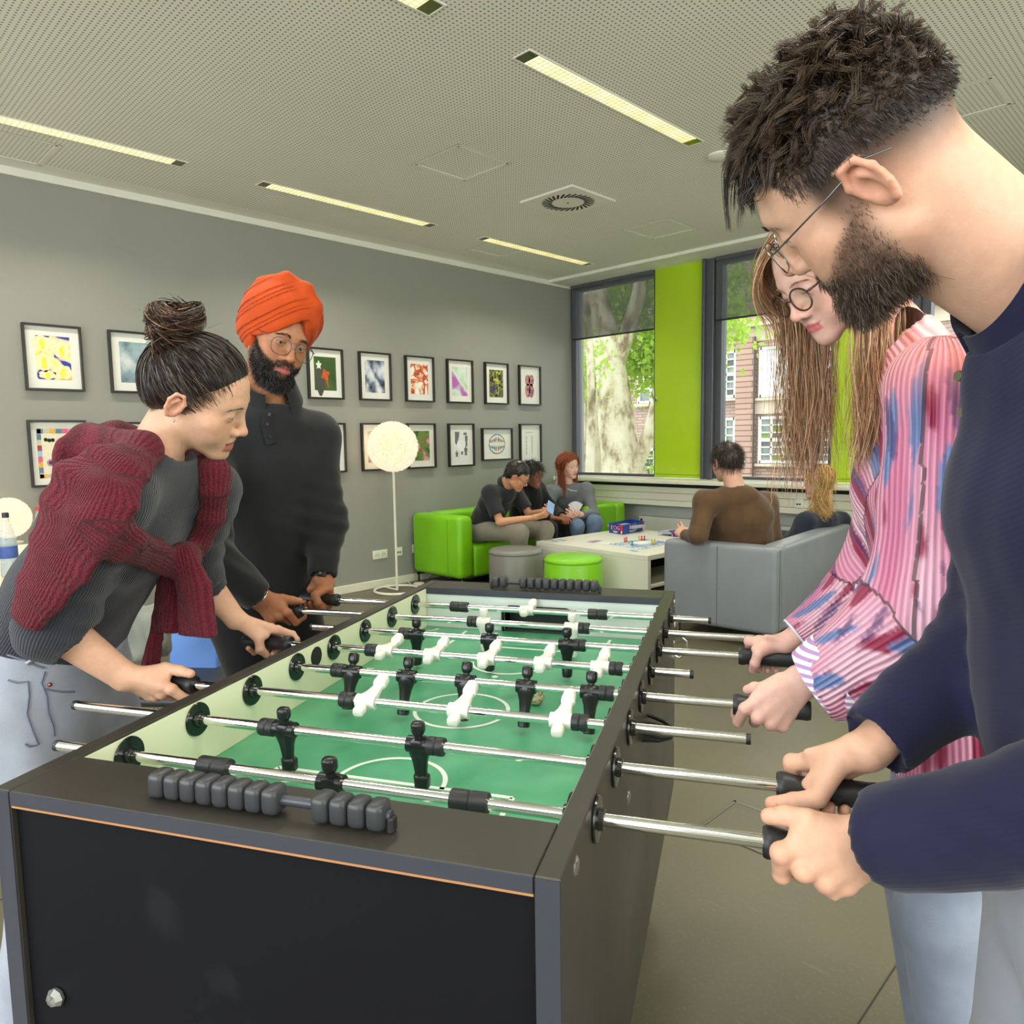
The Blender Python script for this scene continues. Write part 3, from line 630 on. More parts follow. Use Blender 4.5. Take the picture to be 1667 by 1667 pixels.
# bolts, ball cup, opener, lock knob
m_bolt = mat('zinc_bolt', (190, 188, 170), .25, metal=1.)
for v_, z_ in ((.07, .885), (.07, .50), (.472, .765), (.95, .765), (1.37, .885), (1.37, .77), (1.37, .5), (1.15, .60)):
    MB().lathe([(0, .003), (.008, .0025), (.011, 0)], (WI+TT, v_, z_), 14, (1, 0, 0)).build('bolt', m_bolt, ft, smooth=60)
    MB().lathe([(0, .003), (.008, .0025), (.011, 0)], (-TT, v_, z_), 14, (-1, 0, 0)).build('bolt', m_bolt, ft, smooth=60)
mb = MB(); mb.lathe([(.008, 0), (.012, .002), (.0125, .006), (.008, .012), (0, .014)], (.045, .0076, .641), 8, (0, -1, 0)); mb.build('lock_knob', mat('crystal_knob', (214, 216, 220), .08, metal=.9), ft)
mb = MB(); cup = [(.0, -.045, 0), (.03, -.04, -.008), (.05, -.02, -.012), (.055, 0, -.013), (.05, .02, -.012), (.03, .04, -.008), (0, .045, 0)]
mb.tube(np.array(cup)+np.array([WI+TT, .70, .80]), .004, 8); g = mb.build('ball_cup', mat('black_plastic', (30, 31, 33), .35), ft, smooth=50)
mb = MB(); mb.prism([(0, -.045), (.03, -.04), (.05, -.02), (.055, 0), (.05, .02), (.03, .04), (0, .045)], (WI+TT, .70, .782), (1, 0, 0), (0, 1, 0), (0, 0, 1), .004); mb.build('cup_floor', mat('black_plastic', (30, 31, 33), .35), g)
mb = MB(); mb.tube([(WI+TT, 1.39, .80), (WI+TT+.03, 1.405, .77), (WI+TT+.035, 1.41, .735), (WI+TT+.012, 1.405, .72), (WI+TT, 1.40, .73)], .004, 8); mb.tube([(WI+TT-.005, 1.40, .80), (WI+TT+.012, 1.42, .84)], .003, 6); mb.build('bottle_opener', m_chrome, ft, smooth=50)  # chrome fitting shaped like a bottle opener
# legs with castors
for u_ in (.06, WI-.06):
    for v_ in (.11, LL-.11):
        mb = MB(); mb.rbox((u_, v_, .23), (.095, .095, .26), .006, n=1); lg = mb.build('leg', m_tf, ft)
        mb = MB(); mb.cyl((u_, v_, .1), (u_, v_, .085), .03, n=18); mb.build('castor_plate', mat('rust_orange', (150, 84, 30), .5), lg)
        mb = MB()
        for q in (-.018, .018): mb.lathe([(.0, -.012), (.036, -.012), (.041, -.006), (.041, .006), (.036, .012), (0, .012)], (u_+q, v_-.015, .0425), 22, (1, 0, 0))
        mb.box((u_, v_-.008, .07), (.02, .05, .035), ch=.006); mb.build('castor', m_rub, lg, smooth=40)
# ball
bm_, t_, b_ = newmat('cork_ball'); n_ = tex(t_, 'noise', coord(t_), 180., Detail=3.)
t_.links.new(ramp(t_, n_.outputs[0], [(.38, lin((120, 98, 66))), (.55, lin((196, 184, 150)))]), b_.inputs['Base Color']); b_.inputs['Roughness'].default_value = .8
o = MB().sphere((0, 0, 0), .0175, 24, 16).build('football', bm_, smooth=60, label='small speckled cork ball lying on the green pitch', cat='ball'); o.location = T(.478, .757, FZ+.0175)
# ================================================================== LOUNGE
def leather(name, c, rough=.38):
    m, t, b = newmat(name); v = coord(t); n = tex(t, 'noise', v, 5., Detail=3.); vo = tex(t, 'voronoi', v, 420.); cc = lin(c)
    t.links.new(ramp(t, n.outputs[0], [(.3, tuple(x*.94 for x in cc)), (.7, tuple(min(1, x*1.06) for x in cc))]), b.inputs['Base Color']); b.inputs['Roughness'].default_value = rough
    ad = math_(t, 'ADD', math_(t, 'MULTIPLY', n.outputs[0], 6.), vo.outputs['Distance']); bump(t, b, ad, .12, .003); return m
m_gl = leather('green_leatherette', (120, 190, 16)); m_gy = leather('grey_leatherette', (122, 128, 132)); m_sg = leather('stool_grey_leatherette', (118, 118, 110))
m_steel = mat('chrome_foot', (180, 180, 176), .2, metal=1.)
def foot(e, x, y, h=.1):
    mb = MB(); mb.box((x, y, h/2), (.02, .02, h)).box((x, y+.12, h-.01), (.02, .26, .016)); return mb.build('foot', m_steel, e)
# green corner sofa
gs = empty('corner_sofa', (-5.2, 5.2, 0), label='lime green leatherette corner sofa against the grey wall', cat='sofa')
def G(x, y, z): return (x+5.2, y-5.2, z)
x0, x1, y0, y1 = -5.54, -4.86, 4.24, 6.33
MB().rbox(G((x0+x1)/2, y0+.09, .38), (x1-x0, .18, .56), .05, n=4).build('armrest', m_gl, gs, smooth=60, merge=True)
MB().rbox(G(x0+.085, (y0+.18+y1)/2, .38), (.17, y1-y0-.18, .56), .05, n=4).build('backrest', m_gl, gs, smooth=60, merge=True)
MB().rbox(G((x0+.17+x1)/2+.0, (y0+.18+5.66)/2, .245), (x1-x0-.17, 5.66-y0-.18, .29), .04, n=4).build('seat', m_gl, gs, smooth=60, merge=True)
xr_ = -4.58
MB().rbox(G((x0+.17+xr_)/2, y1-.085, .38), (xr_-x0-.17, .17, .56), .05, n=4).build('backrest', m_gl, gs, smooth=60, merge=True)
MB().rbox(G((x0+.17+xr_-.1)/2, (5.66+y1-.17)/2, .245), (xr_-x0-.27, y1-.17-5.66, .29), .04, n=4).build('seat', m_gl, gs, smooth=60, merge=True)
MB().rbox(G(xr_-.05, (5.68+y1-.17)/2, .38), (.1, y1-.17-5.68, .56), .04, n=4).build('armrest', m_gl, gs, smooth=60, merge=True)
for x, y in ((x0+.06, y0+.02), (x1-.08, y0+.1), (xr_-.1, 5.75), (x0+.1, 5.8), (xr_-.1, 5.9)): foot(gs, x+5.2, y-5.2)
mb = MB(); mb.box(G(-5.02, 4.239, .38), (.003, .003, .5)); mb.build('seam', mat('green_seam', (92, 150, 10), .5), gs)
# grey corner sofa, seen from behind
A5 = radians(5); c5, s5 = cos(A5), sin(A5)
qs = empty('corner_sofa', (-1.985, 4.28, 0), A5, label='grey leatherette corner sofa seen from behind on the right', cat='sofa')
MB().rbox((-.385, .075, .375), (.77, .15, .55), .035, n=4).build('backrest', m_gy, qs, smooth=60, merge=True)
MB().rbox((-.075, .95, .375), (.15, 1.6, .55), .035, n=4).build('backrest', m_gy, qs, smooth=60, merge=True)
MB().rbox((-.46, .49, .245), (.62, .68, .29), .035, n=4).build('seat', m_gy, qs, smooth=60, merge=True)
MB().rbox((-.46, 1.29, .245), (.62, .92, .29), .035, n=4).build('seat', m_gy, qs, smooth=60, merge=True)
mb = MB(); mb.box((-.38, -.001, .375), (.003, .003, .52)).box((.001, .06, .375), (.003, .003, .52)); mb.build('seam', mat('grey_seam', (88, 94, 98), .5), qs)
for x, y in ((-.7, .1), (-.1, .1), (-.1, 1.4), (-.7, 1.4)): foot(qs, x, y)
# stools
def stool(loc, m, label):
    e = empty('pouf_stool', loc, label=label, cat='stool', group='round pouf stools')
    mb = MB(); r = .222; mb.lathe([(0, .01), (r-.01, .01), (r, .02), (r+.002, .2), (r, .395), (r-.004, .402)], (0, 0, 0), 48); mb.build('body', m, e, smooth=60)
    mb = MB(); mb.lathe([(r-.006, .398), (r+.003, .405), (r+.003, .416), (r-.012, .434), (r-.05, .442), (0, .446)], (0, 0, 0), 48); mb.build('seat_pad', m, e, smooth=60)
    mb = MB(); mb.lathe([(r-.03, 0), (r-.03, .012)], (0, 0, 0), 24, caps=True); mb.build('base', m_dark, e)
stool((-4.235, 4.31, 0), m_sg, 'grey round pouf stool beside the seated man in the polo shirt')
stool((-3.61, 4.30, 0), m_gl, 'lime green round pouf stool in front of the white table')
# white low table
wt = empty('coffee_table', (-3.7, 5.24, 0), radians(-3), label='white square low table with the board game on it', cat='table')
m_wl = mat('white_laminate', (222, 220, 204), .35, var=.02)
MB().rbox((0, 0, .431), (1.2, 1.22, .038), .003, n=1).build('table_top', m_wl, wt)
MB().box((-.585, 0, .206), (.03, 1.22, .412)).build('side_panel', m_wl, wt)
MB().box((0, -.592, .206), (1.2, .034, .412)).build('front_panel', m_wl, wt); MB().box((0, .592, .206), (1.2, .034, .412)).build('back_panel', m_wl, wt)
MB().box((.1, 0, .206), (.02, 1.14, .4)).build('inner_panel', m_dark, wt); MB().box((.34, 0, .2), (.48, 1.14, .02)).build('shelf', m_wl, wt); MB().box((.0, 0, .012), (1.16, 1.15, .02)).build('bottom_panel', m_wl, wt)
ZT_ = .4505
# game box (open tray)
def boxgame(a, b, c, hgt, label, txt=True):
    A, B, Cc = [fl(*q, ZT_) for q in (a, b, c)]      # front corner, left corner, right corner
    eL = B-A; eR = Cc-A; e = empty('game_box', A, label=label, cat='game box'); mbl = mat('game_blue', (36, 66, 150), .4, var=.15, vs=30); mred = mat('game_red', (206, 44, 36), .4); mw = mat('print_white', (236, 236, 236), .5)
    t_ = .004; up = np.array([0, 0, hgt])
    def wall(o, d, nm='wall'):
        nrm = np.cross(d, [0, 0, 1]); nrm /= np.linalg.norm(nrm); mb = MB(); mb.loft([np.array([o, o+d, o+d-nrm*t_, o-nrm*t_]), np.array([o, o+d, o+d-nrm*t_, o-nrm*t_])+up]); return mb.build(nm, mbl, e)
    w1 = wall(np.zeros(3), -eL*-1*1.0, 'side_wall') if False else None
    for o, d in ((np.zeros(3), eR), (eR, eL), (eR+eL, -eR), (eL, -eL)):
        nrm = np.cross(d, [0, 0, 1]); nrm /= np.linalg.norm(nrm); L = np.linalg.norm(d); X = d/L
        mb = MB(); mb.loft([np.array([o, o+d, o+d-nrm*t_, o-nrm*t_])+np.array([0, 0, .001]), np.array([o, o+d, o+d-nrm*t_, o-nrm*t_])+up]); wl = mb.build('side_wall', mbl, e)
        mb = MB(); mb.box(o+X*(L-.018)+nrm*.0006+up*.5, (.03, .0012, hgt*.98), np.stack([X, nrm, [0, 0, 1]], 1)); mb.build('corner_flash', mred, wl)
        mb = MB(); mb.box(o+X*(L-.018)+nrm*.0014+up*.22, (.016, .001, hgt*.25), np.stack([X, nrm, [0, 0, 1]], 1)); mb.build('age_mark', mw, wl)
        if txt:
            text('DOG', hgt*.62, wl, o+d*.46+nrm*.0012+up*.60, X, (0, 0, 1), mw, ext=.0006)
            text('DOG', hgt*.54, wl, o+d*.46+nrm*.0020+up*.60, X, (0, 0, 1), mred, ext=.0006)
            for q, wd in ((.24, .36), (.13, .24)): mb = MB(); mb.box(o+d*.46+nrm*.0008+up*q, (L*wd, .001, hgt*.07), np.stack([X, nrm, [0, 0, 1]], 1)); mb.build('print_line', mw, wl)
    mb = MB(); mb.loft([np.array([0*A, eR, eR+eL, eL]), np.array([0*A, eR, eR+eL, eL])+[0, 0, .004]]); mb.build('bottom', mbl, e)
    mb = MB(); c_ = (eR+eL)/2+np.array([0, 0, hgt*.6]); mb.box(c_, (.3, .2, .02)); mb.build('insert_tray', mat('tray_grey', (170, 176, 190), .4), e)
boxgame((1014, 870.5), (991.5, 867), (1048.5, 863), .088, 'blue open game box with red lettering on the low table')
boxgame((1096, 874.), (1089, 872), (1120, 871.), .045, 'blue and red game box lid behind the grey sofa by the pointing hand', False)
# board
q = [fl(*c, ZT_) for c in ((992, 886), (1045, 894.5), (1094, 884), (1048, 877.5))]
bo = empty('game_board', q[0], label='blue square game board with pawns standing on the low table', cat='game board')
def board_mat():
    m, t, b = newmat('board_print'); v = coord(t); vo = tex(t, 'voronoi', v, 26.); n = tex(t, 'noise', v, 9.)
    base = ramp(t, n.outputs[0], [(.35, lin((86, 116, 160))), (.5, lin((150, 176, 204))), (.65, lin((206, 214, 220)))]); t.links.new(mixc(t, base, lin((230, 234, 236)), ramp(t, vo.outputs['Distance'], [(.1, (.9,)*3), (.3, (0,)*3)])), b.inputs['Base Color']); return m
Q = [p-q[0] for p in q]; mb = MB(); mb.loft([np.array(Q)+[0, 0, .0005], np.array(Q)+[0, 0, .004]]); mb.build('board', board_mat(), bo)
ce = sum(Q)/4
for k, sc_ in ((0, .97),):
    mb = MB()
    for i in range(4):
        a, b_ = ce+(Q[i]-ce)*.95, ce+(Q[(i+1) % 4]-ce)*.95
        for j in range(7): mb.cyl(a+(b_-a)*(j+.5)/7+[0, 0, .004], a+(b_-a)*(j+.5)/7+[0, 0, .0046], .011, n=10)
    mb.build('field_spots', mat('print_white', (236, 236, 236), .5), bo)
mb = MB(); Qc = [ce+(p-ce)*.35 for p in Q]; mb.loft([np.array(Qc)+[0, 0, .004], np.array(Qc)+[0, 0, .012]]); mb.build('card_stack', mat('print_white', (236, 236, 236), .5), bo)
def pawn(x, y, c, label):
    e = MB().lathe([(0, 0), (.0085, 0), (.009, .003), (.005, .012), (.0035, .02), (.0065, .026), (.0065, .031), (0, .036)], (0, 0, 0), 12).build('pawn', mat('pawn_%d_%d' % (c[0], c[1]), c, .35), smooth=60, label=label, cat='pawn', group='pawns on the game board'); e.location = tuple(fl(x, y, ZT_)+[0, 0, .0045]); e.scale = (1.15,)*3
pawn(1017, 883.5, (214, 92, 40), 'left of the two orange pawns on the game board'); pawn(1020, 882.5, (214, 92, 40), 'right of the two orange pawns on the game board'); pawn(1029, 889, (40, 140, 60), 'single green pawn near the front of the game board')
pawn(1040.5, 880.5, (226, 196, 40), 'yellow pawn at the back of the board beside the red ones'); pawn(1044.5, 880.5, (214, 40, 40), 'red pawn at the back of the game board'); pawn(1049, 880.5, (150, 30, 50), 'dark crimson pawn at the back of the game board'); pawn(1061.5, 886.5, (226, 196, 40), 'left of the two yellow pawns at the right of the board'); pawn(1065.5, 886.5, (226, 196, 40), 'right yellow pawn at the edge of the board by the grey sofa')
def flat(name, pts, m, label, cat, th=.0012):
    q = [fl(*c, ZT_) for c in pts]; mb = MB(); mb.loft([np.array(q)-q[0], np.array(q)-q[0]+[0, 0, th]]); o = mb.build(name, m, label=label, cat=cat); o.location = tuple(q[0]+[0, 0, .0004]); return o
mbk = pat_ = mat('card_back_blue', (150, 164, 200), .5, var=.3, vs=60)
flat('playing_card', [(1023, 896), (1034, 898.5), (1041, 897.5), (1030, 895.2)], mbk, 'blue-backed playing cards near the front edge of the low table', 'playing card')
flat('playing_card', [(906, 879), (918, 880.5), (924, 879.5), (911, 878)], mbk, 'blue-backed playing card at the left corner of the low table', 'playing card')
flat('playing_card', [(896, 881), (906, 882), (910, 881), (899, 880)], mbk, 'second blue-backed card lying next to the grey stool', 'playing card')
flat('rules_leaflet', [(954, 883), (985, 886.5), (1000, 884), (972, 880)], mat('leaflet_paper', (226, 222, 224), .6, var=.08, vs=30), 'white printed rules leaflet lying left of the game board', 'leaflet')
o = flat('photo_card', [(955, 882.6), (967, 884), (981, 880.6), (970, 879.6)], mat('photo_card_print', (150, 130, 140), .5, var=.5, vs=40), 'small dark printed card lying on the white leaflet', 'card'); o.location.z += .0014
# ================================================================== LAMPS
def globe(mb_r, name, parent, es, c=(0, 0, 0), bulb=7):
    """ball shade covered with crumpled paper frills"""
    m, t, b = newmat('paper_shade_'+name); v = coord(t); n = tex(t, 'noise', v, 22., Detail=2.)
    lw = t.nodes.new('ShaderNodeLayerWeight')
    b.inputs['Base Color'].default_value = (.5, .44, .34, 1); b.inputs['Roughness'].default_value = .8
    vm = t.nodes.new('ShaderNodeVectorMath'); vm.operation = 'LENGTH'; t.links.new(coord(t, (1/mb_r,)*3, loc=tuple(-q/mb_r for q in c)), vm.inputs[0])
    rr_ = math_(t, 'ADD', vm.outputs['Value'], math_(t, 'MULTIPLY', n.outputs[0], .06)); t.links.new(ramp(t, rr_, [(.90, (.55, .33, .15)), (.97, (.95, .70, .42)), (1.08, (1.25, 1.12, .90))]), b.inputs['Emission Color']); b.inputs['Emission Strength'].default_value = es  # AO-like shade painted into the glow: darker in valleys between frills
    tr = t.nodes.new('ShaderNodeBsdfTransparent'); mix = t.nodes.new('ShaderNodeMixShader'); mix.inputs[0].default_value = .3; t.links.new(b.outputs[0], mix.inputs[1]); t.links.new(tr.outputs[0], mix.inputs[2]); t.links.new(mix.outputs[0], t.nodes['Material Output'].inputs[0])
    l = bpy.data.lights.new('bulb', 'POINT'); l.energy = bulb; l.color = (1, .70, .36); l.shadow_soft_size = .05; o = bpy.data.objects.new('bulb', l); COL.objects.link(o); o.parent = parent; o.location = c
    k = 900; i = np.arange(k)+.5; ph = np.arccos(1-2*i/k); th = pi*(1+5**.5)*i
    N = np.stack([np.cos(th)*np.sin(ph), np.sin(th)*np.sin(ph), np.cos(ph)], 1)
    mb = MB(); mb.sphere(c, mb_r*.90, 28, 20)
    for q in N:
        X, Y, _ = frame_of(q, rng.normal(size=3)); s = mb_r*.17*(.6+.8*rng.random()); a0 = rng.random()*6
        ctr = np.array(c)+q*mb_r*.90; pts = []; nn = 7
        inner = [ctr+(cos(a)*X+sin(a)*Y)*s*.25 for a in np.linspace(a0, a0+4.5, nn)]
        outer = [ctr+(cos(a)*X+sin(a)*Y)*s*(.8+.3*sin(3*a))+q*mb_r*(.13+.05*sin(5*a+a0)+.03*rng.random()) for a in np.linspace(a0, a0+4.5, nn)]
        mb.add(np.array(inner+outer), [(j, j+1, nn+j+1, nn+j) for j in range(nn-1)])
    o = mb.build('shade', m, parent, smooth=80); return o
fl_ = empty('floor_lamp', (-5.31, 3.885, 0), label='white floor lamp with a glowing frilled paper globe shade', cat='lamp')
globe(.205, 'floor', fl_, .30, (0, 0, 1.285))
m_lw = mat('white_lamp_metal', (224, 220, 204), .4)
MB().cyl((0, 0, .01), (0, 0, 1.1), .011, n=14).build('pole', m_lw, fl_, smooth=40)
mb = MB(); a = np.linspace(0, 2*pi, 41); mb.tube(np.stack([.2*np.cos(a), .2*np.sin(a), np.full(41, .012)], 1), .012, 10, caps=False); mb.tube([(0, 0, .012), (-.2, 0, .012)], .008, 8); mb.build('ring_base', m_lw, fl_, smooth=50)
mb = MB(); pts = [fl(668, 946)+[0, 0, .1], fl(662, 938)+[0, 0, .05], fl(662, 946)+[0, 0, .02], fl(668, 951), fl(672, 952)]; mb.tube(pts, .004, 6)
mb.build('lamp_cable', m_lw, smooth=50, label='thin white lamp cable running under the green sofa', cat='cable')
mb = MB(); c = fl(682, 951.5); mb.lathe([(0, 0), (.05, 0), (.05, .014), (.04, .02), (0, .021)], c, 18); mb.build('foot_switch', m_lw, smooth=40, label='round white foot switch on the floor at the sofa corner', cat='switch')
mb = MB(); mb.tube([fl(695, 949)+[0, 0, .03], fl(705, 941)+[0, 0, .03], fl(720, 940)+[0, 0, .02], fl(735, 944)+[0, 0, .01]], .004, 6); mb.build('cable', mat('grey_cable', (150, 150, 140), .5), smooth=50, label='grey cable looping under the front of the green sofa', cat='cable')
# ================================================================== PICTURES ON THE GREY WALL
m_fr = mat('black_picture_frame', (30, 28, 25), .35); m_mat = mat('picture_mount', (226, 226, 216), .7, var=.02)
def pmat(name, kind, scale, stops, detail=4., rot=(0, 0, 0), sc=(1, 1, 1), interp='LINEAR', dist=0., over=None):
    m, t, b = newmat('print_'+name); v = coord(t, sc, rot)
    n = tex(t, kind, v, scale)
    if kind == 'noise': n.inputs['Detail'].default_value = detail; n.inputs['Distortion'].default_value = dist; out = n.outputs[0]
    elif kind == 'wave': n.inputs['Distortion'].default_value = dist; n.inputs['Detail'].default_value = detail; out = n.outputs[1]
    else: out = n.outputs[0]
    c = ramp(t, out, [(p, lin(q)) for p, q in stops], interp)
    if over:
        k2, s2, (lo, hi), col = over; n2 = tex(t, k2, v, s2); o2 = n2.outputs[0]
        c = mixc(t, c, lin(col), ramp(t, o2, [(lo, (1, 1, 1)), (hi, (0, 0, 0))]))
    t.links.new(c, b.inputs['Base Color']); b.inputs['Roughness'].default_value = .5; return m
def splat(parent, pts, m, y=0, name='print_shape', th=.0006):
    """flat printed outline, coordinates on the picture (right, up)"""
    mb = MB(); mb.prism(pts, (.0, 0, 0), (0, 1, 0), (0, 0, 1), (1, 0, 0), th); o = mb.build(name, m, parent); o.location = (y, 0, 0); return o
def ell(cx, cz, a, b, n=24, wob=0., k=5, ph=0): return [(cx+a*cos(t)*(1+wob*sin(k*t+ph)), cz+b*sin(t)*(1+wob*sin(k*t+ph))) for t in np.linspace(0, 2*pi, n, endpoint=False)]
PF = .338, .425
def picture(y0, z0, w, h, label, pm_, pw, ph_, glassless=True, dz=0.):
    e = empty('framed_picture', (-RA, y0+w/2, z0+h/2), label=label, cat='picture', group='framed pictures on the grey wall')
    D = .035; b = .014
    mb = MB(); mb.box((D/2, -w/2+b/2, 0), (D, b, h), ch=.0012).box((D/2, w/2-b/2, 0), (D, b, h), ch=.0012).box((D/2, 0, h/2-b/2), (D, w-2*b, b), ch=.0012).box((D/2, 0, -h/2+b/2), (D, w-2*b, b), ch=.0012); mb.build('frame', m_fr, e)
    MB().box((.006, 0, 0), (.01, w-2*b, h-2*b)).build('mount', m_mat, e)
    pr = None
    if pm_ is not None: pr = MB().box((.0115, 0, dz), (.001, pw, ph_)).build('print', pm_, e)
    return e, pr
C = lambda *a: a
W_, H_ = PF; ZU, ZL = 1.697, 1.072
yk = lambda k: 1.217+.5035*k
# upper row
e, pr = picture(yk(0), ZU, W_, H_, 'framed print of pale yellow blossoms on blue at the far left, upper row', pmat('blossom', 'noise', 9., [(.40, (34, 56, 150)), (.44, (238, 206, 170)), (.52, (246, 226, 178)), (.6, (244, 226, 96)), (.68, (240, 170, 110))], 1.5, interp='EASE'), .2, .28)
m1, m2, m3 = mat('ink_blue', (40, 58, 150), .5), mat('ink_cream', (244, 224, 176), .5, var=.1, vs=40), mat('ink_yellow', (244, 220, 70), .5, var=.1, vs=40)
for cx_, cz_, a_, b_ in ((-.06, .09, .055, .05), (.05, .05, .05, .045), (-.055, -.03, .05, .06), (.05, -.09, .055, .045), (-.04, -.11, .05, .028)):
    splat(pr, ell(cx_, cz_, a_, b_, 28, .09, 6, cx_*40), m2, .0125); splat(pr, ell(cx_, cz_-.005, a_*.3, b_*.7, 14), m3, .0132)
picture(yk(1), ZU, W_, H_, 'framed grey-blue watery print partly hidden by the hair bun, upper row', pmat('water', 'noise', 8., [(.3, (70, 90, 104)), (.5, (150, 172, 178)), (.7, (214, 216, 210))], 8.), .2, .28)
picture(yk(2), ZU, W_, H_, 'framed picture almost hidden behind the woman with the bun, upper row', pmat('hid', 'noise', 8., [(.3, (120, 120, 110)), (.7, (200, 200, 190))]), .2, .28)
e, pr = picture(yk(4), ZU, W_, H_, 'framed dark green print with a white hand and orange shape beside the turban', pmat('greenhand', 'noise', 4., [(.3, (38, 66, 24)), (.6, (64, 96, 40)), (.75, (88, 92, 60))]), .21, .28)
splat(pr, ell(-.06, .07, .022, .03, 14, .4, 5), mat('ink_white', (236, 232, 222), .5), .0125); splat(pr, ell(.0, -.01, .035, .045, 14, .3, 4), mat('ink_orange', (190, 84, 30), .5, var=.3, vs=30), .0125); splat(pr, ell(-.05, -.06, .045, .12, 14, .1, 3), mat('ink_grey', (70, 72, 64), .5), .0124); splat(pr, [(.0, -.03), (.012, -.03), (.03, -.12), (.02, -.12)], mat('ink_orange', (190, 84, 30), .5), .0126)
picture(yk(5), ZU, W_, H_, 'framed blue-grey cityscape print, upper row fourth from the window', pmat('city', 'noise', 14., [(.32, (28, 30, 40)), (.45, (110, 120, 140)), (.55, (190, 196, 206)), (.7, (230, 230, 232))], 10., sc=(1, 1, .7)), .21, .285)
picture(yk(6), ZU, W_, H_, 'framed white print with red branching neurons, upper row', pmat('redneuron', 'noise', 6., [(.40, (240, 236, 226)), (.46, (226, 120, 60)), (.5, (150, 20, 36)), (.54, (232, 170, 120)), (.6, (240, 236, 226))], 3., dist=1.5), .205, .28)
picture(yk(7), ZU, W_, H_, 'framed purple and green print with dark looping lines, upper row', pmat('purpleloop', 'noise', 5., [(.35, (160, 200, 150)), (.5, (214, 226, 214)), (.62, (176, 100, 176))], 2., over=('voronoi', 12., (.02, .05), (46, 44, 66))), .2, .28)
picture(yk(8), ZU, W_, H_, 'framed dark print with yellow green neuron web, upper row', pmat('yellowneuron', 'noise', 9., [(.38, (30, 32, 26)), (.47, (62, 66, 30)), (.5, (206, 206, 50)), (.53, (60, 70, 40)), (.62, (40, 60, 90)), (.7, (200, 110, 60))], 2., dist=1.2), .2, .28)
e, pr = picture(yk(9), ZU, W_, H_, 'framed print of a violet brain shape, upper row next to the window', None, .2, .28)
mbr = pmat('brain_multi', 'voronoi', 26., [(.1, (90, 50, 110)), (.35, (130, 80, 150)), (.5, (200, 90, 80)), (.65, (220, 160, 70)), (.8, (70, 90, 140))])
for sx in (-1, 1):
    for cz_, b_ in ((.055, .06), (-.055, .075)): splat(e, ell(sx*.028, cz_, .04, b_, 24, .04, 6), mbr, .0125, 'print')
# lower row
e, pr = picture(yk(0)-.01, ZL, W_, H_+.01, 'framed textile collage of coloured patches at the far left, lower row', mat('ink_cream2', (222, 214, 186), .6, var=.06, vs=50), .245, .325)
cl = [(206, 176, 150), (90, 130, 160), (224, 170, 70), (226, 90, 130), (150, 190, 210), (160, 60, 90), (200, 190, 160), (70, 130, 150), (190, 150, 190)]
for i in range(9):
    z_ = -.145+i*.036; mm = mat('patch%d' % i, cl[i], .7, var=.15, vs=60); splat(pr, [(-.12, z_-.018), (-.095, z_-.018), (-.095, z_+.018), (-.12, z_+.018)], mm, .0125); mm = mat('patch%d' % ((i*4+3) % 9), cl[(i*4+3) % 9], .7); splat(pr, [(.095, z_-.018), (.12, z_-.018), (.12, z_+.018), (.095, z_+.018)], mm, .0125)
for i in range(6): mm = mat('patch%d' % ((i*5+1) % 9), cl[(i*5+1) % 9], .7); x_ = -.1+i*.036; splat(pr, [(x_-.018, .13), (x_+.018, .13), (x_+.018, .16), (x_-.018, .16)], mm, .0125); splat(pr, [(x_-.018, -.16), (x_+.018, -.16), (x_+.018, -.135), (x_-.018, -.135)], mat('patch%d' % ((i*7+2) % 9), cl[(i*7+2) % 9], .7), .0125)
splat(pr, [(.01, .06), (.085, .055), (.085, .115), (.05, .085)], mat('ink_green', (130, 190, 90), .6), .0125)
for x_ in (-.02, .015, .05): splat(pr, ell(x_, .022, .014, .011, 10, .2, 4), mat('ink_teal', (70, 160, 120), .6), .0125)
for x_, z_ in ((-.05, -.06), (.0, -.1)): splat(pr, ell(x_, z_, .024, .024, 24, .12, 12), mat('ink_mauve', (170, 140, 170), .6), .0125); splat(pr, ell(x_, z_, .013, .013, 12), mat('ink_wine', (110, 30, 70), .6), .0132)
for x_, z_ in ((-.07, .09), (-.05, .085), (-.03, .087), (.05, -.03)): splat(pr, ell(x_, z_, .012, .013, 8, .4, 4), m_dark, .0125)
picture(yk(1), ZL, W_, H_, 'framed dark print whose top shows above the maroon knit, lower row', pmat('darklow', 'noise', 8., [(.3, (30, 30, 30)), (.6, (120, 116, 110))]), .2, .28)
e, pr = picture(yk(4), ZL, W_, H_, 'framed print of blue shapes with a red nose beside the black shirt', mat('ink_black', (30, 28, 36), .5), .215, .29)
splat(pr, [(-.1, .12), (.0, .08), (.03, .13), (.08, .11), (.09, -.02), (.06, -.05), (.1, -.1), (.02, -.14), (-.1, -.12)], mat('ink_ultramarine', (44, 70, 170), .5, var=.2, vs=20), .0125); splat(pr, ell(-.03, .0, .03, .04), mat('ink_red', (200, 40, 40), .5), .0132); splat(pr, ell(.03, .05, .02, .026), mat('ink_white', (236, 232, 222), .5), .0132); splat(pr, ell(.02, -.07, .02, .026), mat('ink_white', (236, 232, 222), .5), .0132); splat(pr, [(.06, -.04), (.1, .05), (.1, -.08)], mat('ink_brown', (120, 84, 70), .5), .0132)
picture(yk(5), ZL, W_, H_, 'framed pale print behind the floor lamp globe, lower row', pmat('palelow', 'noise', 8., [(.3, (150, 130, 110)), (.6, (226, 214, 196))]), .2, .28)
picture(yk(6), ZL, W_, H_, 'framed print of green plants and pink flowers right of the floor lamp', pmat('flowers', 'noise', 9., [(.34, (36, 60, 24)), (.45, (96, 140, 50)), (.55, (130, 100, 70)), (.65, (206, 160, 160))], 8.), .2, .28)
